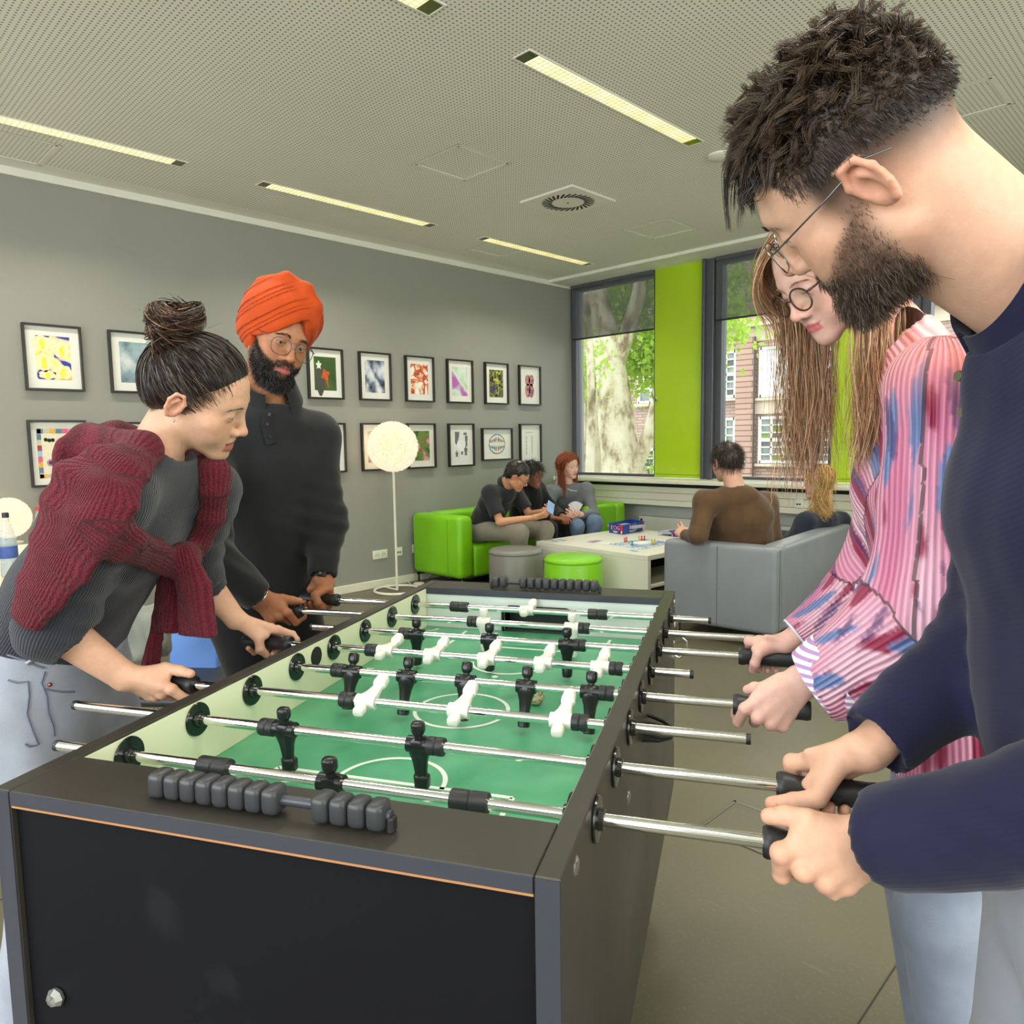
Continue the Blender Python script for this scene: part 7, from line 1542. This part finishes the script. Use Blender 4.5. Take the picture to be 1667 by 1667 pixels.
# loose wisps at the nape and temple
n = 3; rt = np.stack([np.where(r_.random(n) < .5, -1, 1)*(.05+.02*r_.random(n)), -.03+r_.normal(size=n)*.025, -.035+r_.normal(size=n)*.01], 1); W0 = hB.W(rt); t = np.linspace(0, 1, 9)[None, :, None]; dd = np.array([0, 0, -1.])+r_.normal(size=(n, 1, 3))*.35; path = W0[:, None]+dd*t*(.03+.06*r_.random((n, 1, 1)))+np.array(U_)*np.sin(t*3)*.002*r_.normal(size=(n, 1, 1)); hs.append((*strands(path, .00035, np.tile(np.array(lin((44, 34, 30))), (n, 1)), taper=.4), 0))
make_mesh('hair', hs, m_hair, bw); make_mesh('eyebrows', [hB.brows((52, 40, 34), .8, n=130, length=.008)], m_hair, bw)
mb = MB(); mb.sphere(hB.W((.0885, -.004, -.036))-np.array(bw.location), .0026, 10, 8); mb.build('ear_stud', mat('silver_stud', (214, 216, 220), .1, metal=1.), bw, smooth=60)
# ------------------------------------------------------------------ man in the orange turban
sk = empty('person', T(-.5, 1.24, 0), label='bearded man in an orange turban and black polo shirt at the far rods', cat='person')
SKS = (178, 122, 88); RS = np.array([[.0454, .9477, .3158], [-.9702, -.0335, .2401], [.2382, -.3173, .9179]]); cS = np.array([-1.988, 1.0646, 1.6356])
nbS = T(-.47, 1.25, 1.455)
hS = Head(cS, RS, 1.0, skin=SKS, lip=(176, 96, 92), neck=nbS, neck_r=.058, open_=.75, jaw=1.0, nose=1.08, smile=.8, mouth_open=.003, look=(.15, 1, -.2), iris=(40, 26, 18), lipfull=1.1, ears=False, h=.0024)
bfS = beardfn(-.008, .66, -.002, -.14)
def colS(v, c): return mixv(c, np.array(lin((30, 25, 24))), bfS(v)*.92)
body = hS.parts(colS)
SKH = (166, 108, 74)
cR = T(-.325, 1.071, .878); wR = P(424, 975, 2.02); elR = P(338, 905, 1.93)
F = Field(*bounds([cR, wR], .075), .0026); nl, mc = grip_hand(F, cR, U_, -V_*.85-Z3*.25, wR, 1, sc=1.06, slant=12, curls=[(0, 70, 130, 178), (4, 86, 150, 198), (6, 90, 152, 204), (6, 92, 154, 206)], leads=[.012, .004, 0, 0], thumb=[(.006, -84, .040), (.034, -86, .034), (.056, -92, .030)])
F.ecap(wR, wR+(elR-wR)*.45, (.030, .023), (.037, .033), Z3, k=.016); body.append(skin_part(F, SKH, .25, nl, mc))
cL = T(-.31, 1.2185, .878); wL = P(524, 944, 2.20); elL = P(531, 850, 2.27)
F = Field(*bounds([cL, wL], .075), .0026); nl, mc = grip_hand(F, cL, U_, V_*.55+Z3*.85, wL, -1, sc=1.05, slant=4, curl=(-6, 88, 152, 222), thumb=[(.012, -92, .040), (.022, -128, .034), (.030, -165, .031)])
F.ecap(wL, wL+(elL-wL)*.45, (.030, .023), (.037, .033), V_, k=.016); body.append(skin_part(F, SKH, .25, nl, mc))
sd = nrm(TU*.6+TV*.8); fw = nrm(TU*.8-TV*.6)                     # his left side, his front
shL, shR = nbS+sd*.150-Z3*.100, nbS-sd*.165-Z3*.095; pel = T(-.545, 1.27, .95); che = nbS+(pel-nbS)*.36-fw*.005
kn = [T(-.48, 1.2, .5), T(-.44, 1.38, .5)]; an = [T(-.56, 1.2, .07), T(-.5, 1.42, .07)]
F = Field(*bounds([shL, shR, pel-Z3*.95, elL, elR, wL, wR], .12), .014); F.spine([(pel, .14, .10), (che, .15, .105), (nbS, .07, .06)], sd, k=.04)
for s_, e_, w_ in ((shR, elR, wR), (shL, elL, wL)): F.cap(che+(nbS-che)*.6, s_, .05, .042, k=.03); F.cap(s_, e_, .042, .036, k=.03); F.cap(e_, w_, .034, .02, k=.02)
for q, k_, a_ in ((-1, kn[0], an[0]), (1, kn[1], an[1])): F.cap(pel+sd*q*.08-Z3*.04, k_, .07, .05, k=.04); F.cap(k_, a_, .05, .035, k=.02)
v, f = F.mesh(); body.append((v, f, np.tile(np.array(lin(SKS)), (len(v), 1)), 0)); make_mesh('body', body, m_skin, sk)
m_bk = cloth('black_fine_knit', (33, 34, 36), .9, fs=900., fstr=.08, sheen=.2)
cuR, cuL = wR+nrm(elR-wR)*.022, wL+nrm(elL-wL)*.025
F = Field(*bounds([shL, shR, pel, elL, elR, cuL, cuR], .13), .007)
F.spine([(pel-Z3*.06, .165, .125), (pel+(che-pel)*.5, .160, .122), (che, .162, .122), (nbS-Z3*.06, .110, .085)], sd, k=.05); F.cap(nbS-Z3*.065, shL, .070, .062, k=.05); F.cap(nbS-Z3*.065, shR, .070, .064, k=.05)
sleeve(F, shL, elL, cuL, .064, .056, .044, .05); sleeve(F, shR, elR, cuR, .068, .062, .046, .05)
w1 = vnoise(24., 61); F.warp(.007, lambda X, Y, Z: w1(X, Y, Z*.5)); F.half(pel-Z3*.1, -Z3)
for e_, s_ in ((elL, shL), (elR, shR)):
    d = nrm(s_-e_); F.warp(.004, lambda X, Y, Z, e_=e_, d=d: np.exp(-((X-e_[0])**2+(Y-e_[1])**2+(Z-e_[2])**2)/.016)*np.sin(((X-e_[0])*d[0]+(Y-e_[1])*d[1]+(Z-e_[2])*d[2])*120+(X+Y)*30))
cutcuff(F, cuR, wR-elR, .040); cutcuff(F, cuL, wL-elL, .038); na = nrm(cS-nbS); F.cap(nbS+na*.005, nbS+na*.15, .064, .09, k=.006, mode='sub')
v, f = F.mesh(2); make_mesh('polo_shirt', [(v, f)], m_bk, sk); sv = v
axc = nrm(cS+hS.R@np.array([0, -.03, -.06])-nbS); collar(sk, nbS+axc*.0, axc, fw*.95+Z3*0, .074, .074, .032, .052, .6, m_bk, gap=24, flare=.018, lift=.044)
def snap(px, py, vs):
    d = nrm(ray(px, py)); q = vs-CO; t = q@d; e_ = np.linalg.norm(q-np.outer(t, d), axis=1); i = np.where(e_ < .012)[0]; return vs[i[np.argmin(t[i])]] if len(i) else None
pts = [snap(x, y, sv) for x, y in ((438, 668), (442, 690), (446, 712), (449, 722))]; pts = [p-nrm(p-CO)*.003 for p in pts if p is not None]
if len(pts) > 1:
    mb = MB(); mb.tube(np.array(pts)-np.array(sk.location), [(.017, .0025)]*len(pts), 10, up=fw); mb.build('placket', m_bk, sk, smooth=40)
    for p in pts[:3]: mb = MB(); mb.lathe([(0, .002), (.005, .002), (.0055, 0)], p-nrm(p-CO)*.0028-np.array(sk.location), 10, fw); mb.build('button', mat('black_button', (24, 24, 26), .2), sk)
m_bt = cloth('black_trousers', (24, 24, 26), .9, fs=500., fstr=.08)
F = Field(*bounds([pel, *kn, *an], .15), .011); F.spine([(pel-Z3*.02, .152, .115), (pel-Z3*.12, .158, .12)], sd, k=.03)
for q, k_, a_ in ((-1, kn[0], an[0]), (1, kn[1], an[1])): F.cap(pel+sd*q*.08-Z3*.08, k_, .098, .078, k=.04); F.cap(k_, a_, .078, .066, k=.03)
v, f = F.mesh(2); make_mesh('trousers', [(v, f)], m_bt, sk)
for a_ in an: shoe(sk, a_-fw*.03, a_+fw*.22, mat('dark_shoe', (40, 40, 44), .5), mat('white_sole', (220, 220, 214), .6))
# turban
F = Field((-.14, -.18, -.08), (.14, .14, .21), .003)
F.ell((0, -.018, .080), (.102, .120, .090), k=.02); F.ell((0, -.028, .045), (.100, .113, .10), k=.03); F.ell((0, -.045, .005), (.094, .092, .07), k=.03)
F.op((-.14, -.05, -.09), (.14, .15, .11), lambda X, Y, Z: np.maximum((Z+1.22*np.abs(X-.004)-.083)/1.58, .006-Y), .005, 'sub')     # face opening, an inverted V
F.half((0, 0, -.048), (0, .15, -1))
def folds(X, Y, Z):
    a = np.abs(X+.012); q = Z+.85*a-.62*Y+.006*np.sin(a*40+Y*25); ph = q/.027+.45*np.sin(q*75+1.); s_ = ph-np.floor(ph); return (1-s_)**1.5*sm(q)
def sm(q): return np.clip((.275-q)/.05, 0, 1)*np.clip((q+.03)/.03, 0, 1)
F.warp(.0056, folds); w2 = vnoise(80., 71); F.warp(.0014, lambda X, Y, Z: w2(X*.6, Y*.6, Z*2))
# overlap roll crossing the crown
F.chain([(-.035, .088, .080), (-.03, .085, .125), (.0, .062, .160), (.045, .02, .168), (.085, -.04, .13)], [.008, .009, .010, .009, .007], k=.03)
v, f = F.mesh(1); m_tu = cloth('orange_turban_cotton', (190, 70, 16), .8, fs=700., fstr=.06, var=.10, sheen=.1); tb_ = make_mesh('turban', [(hS.W(v), f)], m_tu, sk)
F = Field((-.1, -.02, .0), (.1, .12, .15), .003); F.ell((0, -.008, .045), (.0795, .0985, .083), k=.01); F.half((0, .0, .071), (0, .15, -1)); F.half((0, .03, 0), (0, -1, 0)); v, f = F.mesh(1); make_mesh('under_turban', [(hS.W(v), f)], m_bk, sk)
hs = [fuzz(hS, 6500, bfS, lambda p: .005+.011*sstep(-p[:, 2], .05, .105), (30, 25, 24), lambda p, n: n*.75+np.array([0, .1, -.8]), r=.00055, seed=17, k=5, curl=.7, vary=.35)]
make_mesh('beard', hs, m_hair, sk); make_mesh('eyebrows', [hS.brows((30, 24, 22), 1.5, n=230)], m_hair, sk)
glasses(hS, sk, 'aviator', (66, 60, 58), w=.056, hh=.046, cz=-.012, rim=.0011)
# watch and bangle
dL = nrm(elL-wL); cuffring(sk, wL+dL*.004, dL, .0335, .0335, .022, mat('black_watch_strap', (26, 26, 28), .35), 'watch_strap', side=V_, sq=.82); mb = MB(); mb.rbox(wL+dL*.014+nrm(CO-wL-dL*((CO-wL)@dL))*.031-np.array(sk.location), (.026, .026, .008), .003, np.stack(frame_of(nrm(CO-wL-dL*((CO-wL)@dL)), dL), 1)); mb.build('watch_case', mat('watch_face', (40, 44, 40), .15, metal=.7), sk, smooth=40, merge=True)
dR = nrm(elR-wR); X, Y, _ = frame_of(dR, Z3); a = np.linspace(0, 2*pi, 37); mb = MB(); mb.tube(wR+dR*.006+np.outer(np.cos(a)*.034, X)+np.outer(np.sin(a)*.029, Y)-np.array(sk.location), .0024, 8, caps=False); mb.build('bangle', mat('silver_stud', (214, 216, 220), .1, metal=1.), sk, smooth=60)
# ================================================================== PEOPLE IN THE LOUNGE
def cap_hair(hd, parent, col, sc_=1.05, low=-.02, face=.09, n=2500, L=.02, strand=True, back=None, seed=5, r=.0011, flow=(0, .1, -.6), extra=()):
    """short hair: a close cap plus strands"""
    F = Field((-.12, -.15, -.13), (.12, .13, .16), .005); F.ell((0, -.010, .037), (.0765*sc_, .094*sc_, .083*sc_), k=.02); F.ell((0, -.05, -.015), (.062, .048, .055), k=.03)
    F.ell((0, .125, -.045), (.13, .10, face+.03), k=.01, mode='sub')
    for x in (-1, 1): F.ell((x*.088, -.002, -.022), (.03, .03, .036), k=.008, mode='sub')
    F.half((0, 0, low-.055), (0, .35, -1)); vn = vnoise(110., seed); F.warp(.003, vn); v, f = F.mesh(1); nn = F.normals(v); r_ = np.random.default_rng(seed); parts = [(hd.W(v), f, np.tile(np.array(lin(col))*.8, (len(v), 1)), 0)]
    if strand:
        i = r_.choice(len(v), n); d = nn[i]*.6+np.asarray(flow)+r_.normal(size=(n, 3))*.35; d /= np.linalg.norm(d, axis=1, keepdims=True); t = np.linspace(0, 1, 5)[None, :, None]; path = v[i][:, None]+d[:, None]*t*L*(.6+.8*r_.random((n, 1, 1)))+np.array([0, 0, -1.])*t**2*L*.3
        parts.append((*strands(hd.W(path), r, np.array(lin(col))*(.6+1.1*r_.random((n, 1)))), 0))
    return make_mesh('hair', parts+list(extra), m_hair, parent)
def seated(label, name, hd, skin, neck, sh, el, wr, hip, kn, an, top, trousers, fwd, sleeves='long', hands=None, bulk=1., hcol=None, headcol=None, hh=.010, shoes=True, hem=.07, top_name='shirt', fin=.0055):
    e = empty(name, (hip[0], hip[1], 0), label=label, cat='person'); fwd = nrm(fwd); side = nrm(np.cross(Z3, fwd)); body = hd.parts(headcol) if hd else []
    neck, hip = np.asarray(neck, float), np.asarray(hip, float); che = neck+(hip-neck)*.38+fwd*.0
    for w_, e_, h_ in zip(wr, el, hands or [None]*len(wr)):
        F = Field(*bounds([w_, w_+nrm(w_-e_)*.16, e_], .05), fin); nl, mc = [], []
        d = h_['d'] if h_ else nrm(np.asarray(w_)-e_); pn = h_['pn'] if h_ else -Z3; nl, mc = free_hand(F, w_, d, pn, 1.0, side=h_.get('side', 1) if h_ else 1, bends=h_.get('bends') if h_ else None)
        F.ecap(w_, e_, (.028, .022), (.040, .038), side, k=.016); body.append(skin_part(F, skin, .3, nl, mc))
    F = Field(*bounds([*sh, hip, *el, *wr, *kn, *an], .13), .014); F.spine([(hip, .14*bulk, .10), (che, .14*bulk, .10), (neck, .06, .05)], side, k=.04)
    for s_, e_, w_ in zip(sh, el, wr): F.cap(che+(neck-che)*.6, s_, .045, .04, k=.03); F.cap(s_, e_, .04, .036, k=.03); F.cap(e_, w_, .034, .02, k=.02)
    for q, k_, a_ in zip((-1, 1), kn, an): F.cap(hip+side*q*.09, k_, .07, .05, k=.04); F.cap(k_, a_, .05, .035, k=.02)
    v, f = F.mesh(); body.append((v, f, np.tile(np.array(lin(skin)), (len(v), 1)), 0)); make_mesh('body', body, m_skin, e)
    F = Field(*bounds([*sh, hip, *el, *wr], .14), hh); F.spine([(hip-nrm(neck-hip)*.0, .165*bulk, .125*bulk), (hip+(che-hip)*.5, .158*bulk, .122*bulk), (che, .17*bulk, .12*bulk), (neck-Z3*.055, .12*bulk, .085)], side, k=.05)
    for s_ in sh: F.cap(neck-Z3*.06, s_, .07, .066*bulk**.5, k=.05)
    for s_, e_, w_ in zip(sh, el, wr):
        if sleeves == 'long': F.cap(s_, e_, .070*bulk**.5, .058, k=.05); F.cap(e_, w_+(e_-w_)*.10, .058, .042, k=.03)
        else: F.cap(s_, s_+(e_-s_)*.72, .072, .068, k=.05)
    vn = vnoise(26., 3); F.warp(.006, vn); F.half(hip-nrm(neck-hip)*hem, hip-neck)
    for s_, e_, w_ in zip(sh, el, wr):
        if sleeves == 'long': cutcuff(F, w_+(e_-w_)*.10, w_-e_, .038)
        else: d_ = nrm(e_-s_); F.cap(s_+(e_-s_)*.72+d_*.062, s_+(e_-s_)*.72+d_*.16, .072, .08, k=.004, mode='sub')
    if hd is not None: na = nrm(hd.c-neck); F.cap(neck+na*.01, neck+na*.15, .055, .085, k=.006, mode='sub')
    v, f = F.mesh(2); make_mesh(top_name, [(v, f)], top, e)
    F = Field(*bounds([hip, *kn, *an], .14), .013); F.ecap(hip-side*.05, hip+side*.05, (.12, .13), (.12, .13), Z3, k=.03)
    for q, k_, a_ in zip((-1, 1), kn, an): F.cap(hip+side*q*.09, k_, .095, .076, k=.05); F.cap(k_, a_, .074, .060, k=.03)
    vn = vnoise(30., 6); F.warp(.004, vn); v, f = F.mesh(2); make_mesh('trousers', [(v, f)], trousers, e)
    if shoes:
        for a_ in an: shoe(e, np.asarray(a_)-fwd*.03, np.asarray(a_)+fwd*.20, mat('dark_shoe', (40, 40, 44), .5), mat('white_sole', (220, 220, 214), .6))
    return e
def V3(*a): return np.array(a, float)
# man with the phone
RQ = np.array([[.5445, .6184, .5666], [-.8039, .5774, .1424], [-.2391, -.5331, .8116]]); hQ = Head(V3(-4.525, 4.635, 1.022), RQ, 1.08, h=.0042, skin=(206, 150, 114), lip=(176, 106, 94), neck=V3(-4.66, 4.63, .925), neck_r=.056, open_=.4)
wq = [P(872, 842, 6.28), P(885, 832, 6.45)]; sq_ = [V3(-4.70, 4.47, .865), V3(-4.76, 4.82, .88)]; eq = [P(814, 850, 6.40), P(862, 838, 6.75)]
m_polo = cloth('charcoal_polo_pique', (38, 39, 42), .9, fs=900., fstr=.12); m_khaki = cloth('grey_khaki_trousers', (128, 122, 108), .9, fs=500.)
eQ = seated('man in a charcoal polo shirt bent over a phone on the green sofa', 'person', hQ, (206, 150, 114), V3(-4.69, 4.64, .915), sq_, eq, wq, V3(-5.03, 4.66, .50), [P(846, 868, 6.30), P(888, 862, 6.50)], [V3(-4.50, 4.62, .08), V3(-4.50, 4.86, .08)], m_polo, m_khaki, V3(1, .15, 0), 'short', hands=[dict(d=V3(.8, .5, .25), pn=V3(-.1, .5, .8), side=-1, bends=[(40, 50, 30)]*4), dict(d=V3(.9, -.2, .2), pn=V3(0, -.6, .7), side=1, bends=[(40, 50, 30)]*4)], top_name='polo_shirt')
collar(eQ, V3(-4.665, 4.635, .935), nrm(hQ.c-V3(-4.69, 4.64, .90)), V3(.9, .1, -.2), .068, .07, .026, .045, .5, m_polo, gap=18, lift=.01)
cap_hair(hQ, eQ, (34, 28, 26), 1.04, low=.0, L=.014, n=1800, r=.0012); make_mesh('eyebrows', [hQ.brows((34, 28, 26), 1.3, n=90)], m_hair, eQ); glasses(hQ, eQ, 'square', (40, 40, 42), w=.052, hh=.036, rim=.0016)
ph = (wq[0]+wq[1])/2+V3(.10, .03, .06); mb = MB(); mb.rbox((0, 0, 0), (.072, .009, .148), .006, n=2); o = mb.build('mobile_phone', mat('phone_blue', (130, 160, 206), .25), smooth=40, merge=True, label='pale blue mobile phone held in both hands by the man in the polo', cat='phone'); o.location = tuple(ph); o.rotation_euler = (radians(-50), radians(35), radians(60))
mb = MB(); mb.box((.018, .0055, .048), (.026, .003, .040), ch=.001); o2 = mb.build('camera_bump', mat('phone_black', (24, 24, 30), .2), o)
# person behind him
hH = Head(P(866, 772, 6.95), wbasis(V3(.8, .2, -.2)), 1.02, h=.005, skin=(140, 92, 66), neck=V3(-4.86, 5.15, .90), neck_r=.052)
eH = seated('dark-haired person in black mostly hidden behind the man with the phone', 'person', hH, (140, 92, 66), V3(-4.88, 5.16, .895), [V3(-4.90, 5.0, .84), V3(-4.93, 5.34, .84)], [V3(-4.72, 4.98, .62), V3(-4.75, 5.40, .62)], [V3(-4.55, 5.12, .60), V3(-4.56, 5.28, .60)], V3(-5.0, 5.2, .49), [V3(-4.55, 5.08, .50), V3(-4.55, 5.32, .50)], [V3(-4.50, 5.08, .08), V3(-4.50, 5.32, .08)], cloth('black_top', (22, 22, 24), .9), cloth('black_leggings', (24, 24, 26), .9), V3(1, 0, 0), fin=.006)
cap_hair(hH, eH, (28, 22, 20), 1.10, low=-.05, L=.05, n=2200, r=.0014)
# red-haired woman
RR = np.array([[-.1138, .9808, .1581], [-.9808, -.0856, -.1750], [-.1581, -.1749, .9718]]); cRd = P(925.4, 757, 7.3)
nR = cRd+V3(-.03, .03, -.185); hR = Head(cRd, RR, 1.04, h=.0042, skin=(234, 190, 172), lip=(196, 116, 112), neck=nR, neck_r=.046, fem=1, jaw=.92, open_=.6, look=(.2, .9, -.1))
m_gsw = cloth('grey_sweatshirt', (112, 116, 120), .9, fs=600., fstr=.15); m_bj = cloth('blue_jeans', (96, 116, 142), .9, fs=500., fstr=.2, var=.15)
eR = seated('red-haired woman in a grey sweatshirt on the green sofa under the window', 'person', hR, (234, 190, 172), nR-Z3*.01, [P(897, 802, 7.30), P(955, 797, 7.45)], [P(890, 846, 7.2), P(966, 838, 7.35)], [P(922, 842, 7.05), P(945, 838, 7.1)], V3(-4.96, 5.86, .49), [P(938, 857, 7.0), P(968, 851, 7.1)], [V3(-4.55, 5.42, .08), V3(-4.42, 5.52, .08)], m_gsw, m_bj, V3(.7, -.7, 0), 'long', hands=[dict(d=V3(.8, -.2, .1), pn=V3(0, .3, .8), side=-1, bends=[(40, 50, 30)]*4), dict(d=V3(-.3, -.7, .3), pn=V3(-.7, .2, .3), side=1, bends=[(30, 40, 30)]*4)], top_name='sweatshirt')
reg = lambda v: sstep(v[:, 2], .0, .05)*np.where(v[:, 1] > .045, sstep(v[:, 2]-.075, 0, .02), 1)
cap_hair(hR, eR, (142, 74, 42), 1.06, low=-.04, L=.03, n=600, r=.0014, extra=[long_hair(hR, 1500, .27, [(150, 78, 44), (170, 92, 52), (128, 62, 36)], r=.0017, spread=.006, wave=.004, front=.12, region=reg, k=20)])
make_mesh('eyebrows', [hR.brows((150, 90, 60), .9, n=70)], m_hair, eR)
ngl = nR+V3(.02, -.02, .02); a = np.linspace(0, 2*pi, 33); fwR = nrm(RR[:, 1]*[1, 1, 0]); sdR = np.cross(Z3, fwR); mb = MB(); mb.tube(nR+np.outer(np.cos(a)*.075, sdR)+np.outer(np.sin(a)*.075, fwR)+np.outer(-.035-.035*np.sin(a), Z3)+fwR*.03-np.array(eR.location), .004, 6, caps=False); mb.build('necklace', mat('pearl_necklace', (226, 224, 214), .3), eR, smooth=60)
fan = MB()
for k in range(5):
    c_ = P(937, 832, 7.0); t_ = radians(-30+15*k); X_, Y_ = nrm(cr*cos(t_)+Z3*sin(t_)), nrm(-cr*sin(t_)+Z3*cos(t_)); fan.box(c_+Y_*.045+cf*.002*k, (.058, .0012, .088), np.stack([X_, np.cross(Y_, X_), Y_], 1))
fo = MB(); fan.build('playing_card', mat('card_white', (206, 206, 210), .5, var=.2, vs=60), label='fan of playing cards held by the red-haired woman', cat='playing card')
# man in brown seen from behind
hBm = Head(P(1183, 752, 4.92), wbasis(V3(-.84, .43, -.12)), 1.04, h=.0036, skin=(214, 164, 140), neck=P(1196, 792, 4.88), neck_r=.062)
m_brn = cloth('brown_sweatshirt', (88, 66, 44), .9, fs=600., fstr=.12, var=.12); m_drk = cloth('dark_jeans', (44, 48, 58), .9)
fB = nrm(V3(-.45, .9, 0)); nB = P(1198, 796, 4.86)
eBm = seated('man in a brown sweatshirt with his back to us on the grey sofa', 'person', hBm, (214, 164, 140), nB, [P(1149, 818, 4.86), P(1246, 820, 4.98)], [P(1136, 872, 4.78), P(1262, 888, 5.05)], [P(1113, 872, 5.02), P(1235, 890, 5.25)], V3(-2.42, 4.68, .50), [V3(-2.75, 5.02, .50), V3(-2.45, 5.10, .50)], [V3(-2.80, 5.06, .08), V3(-2.80, 5.2, .08)], m_brn, m_drk, fB, 'long', hands=[dict(d=V3(-.7, .5, .35), pn=V3(.3, .3, -.6), side=-1, bends=[(-5, 10, 10), (5, 10, 10), (25, 30, 20), (40, 30, 20)]), dict(d=V3(-.5, .7, 0), pn=V3(0, 0, -1), side=1)], bulk=1.28, top_name='sweatshirt')
cap_hair(hBm, eBm, (50, 40, 34), 1.10, low=.0, L=.03, n=3500, r=.0013)
# blonde woman
hBl = Head(P(1333, 784, 5.55), wbasis(V3(-.88, -.32, -.10)), 1.05, h=.004, skin=(232, 190, 168), neck=P(1345, 830, 5.6), neck_r=.046, fem=1, jaw=.92)
m_nj = cloth('dark_navy_jacket', (30, 36, 50), .85); nBl = P(1340, 834, 5.6)
eBl = seated('blonde woman in a dark jacket at the right end of the grey sofa', 'person', hBl, (232, 190, 168), nBl, [P(1312, 850, 5.45), P(1368, 848, 5.75)], [P(1288, 885, 5.40), P(1385, 895, 5.8)], [P(1282, 900, 5.7), P(1345, 905, 5.9)], V3(-2.35, 5.55, .48), [V3(-2.72, 5.6, .50), V3(-2.72, 5.8, .50)], [V3(-2.82, 5.6, .08), V3(-2.82, 5.8, .08)], m_nj, m_drk, V3(-1, .15, 0), 'long', fin=.006, top_name='jacket')
cap_hair(hBl, eBl, (196, 158, 96), 1.08, low=-.05, L=.04, n=700, r=.0013, extra=[long_hair(hBl, 1700, .25, [(214, 176, 112), (190, 148, 84), (226, 196, 140), (176, 130, 70)], r=.0017, spread=.035, wave=.022, front=.2, region=reg, k=22)])
# person at the desk, mostly left of the frame
hD = Head(V3(-4.0, -.05, 1.18), wbasis(V3(.2, .95, -.1)), 1.0, h=.006, skin=(222, 172, 146), neck=V3(-4.0, -.08, .99), neck_r=.05)
wd_ = P(-30, 948, 3.62)
eD = seated('person at the desk at the left edge of whom only a hand shows', 'person', hD, (222, 172, 146), V3(-4.0, -.08, .98), [V3(-3.82, -.06, .92), V3(-4.18, -.06, .92)], [V3(-3.72, .10, .80), V3(-4.28, .1, .80)], [wd_, V3(-4.1, .4, .78)], V3(-4.0, -.16, .48), [V3(-3.9, .28, .50), V3(-4.1, .28, .50)], [V3(-3.9, .34, .08), V3(-4.1, .34, .08)], m_gsw, m_drk, V3(0, 1, 0), 'long', hands=[dict(d=nrm(P(32, 934, 3.6)-wd_), pn=V3(0, .3, -1), side=-1, bends=[(10, 25, 20)]*4), None], fin=.0055)
cap_hair(hD, eD, (60, 44, 34), 1.06, n=800)
sd_ = empty('stool', (-4.0, -.17, 0), label='dark desk stool under the person at the left edge', cat='stool'); MB().lathe([(0, .355), (.17, .355), (.18, .365), (.18, .385), (.16, .395), (0, .398)], (0, 0, 0), 24).build('seat', m_rub, sd_, smooth=40); MB().cyl((0, 0, .02), (0, 0, .36), .025, n=12).build('column', m_steel, sd_); MB().lathe([(0, 0), (.17, 0), (.17, .012), (.03, .03), (0, .03)], (0, 0, 0), 24).build('base', m_rub, sd_, smooth=40)
# grey jacket hung over the blue chair
F = Field(*bounds([P(225, 990, 2.6), P(268, 1085, 2.75)], .10), .008); F.ecap(P(232, 1000, 2.66), P(246, 1062, 2.66), (.07, .03), (.085, .03), cr, k=.03); F.cap(P(252, 1010, 2.64), P(258, 1050, 2.62), .035, .03, k=.03); vn = vnoise(50., 8); F.warp(.009, vn); v, f = F.mesh(2)
o = make_mesh('jacket', [(v, f)], cloth('grey_nylon_jacket', (126, 128, 118), .6, fs=200.)); tag(o, 'grey jacket hanging on the blue chair behind the woman with the bun', 'jacket')
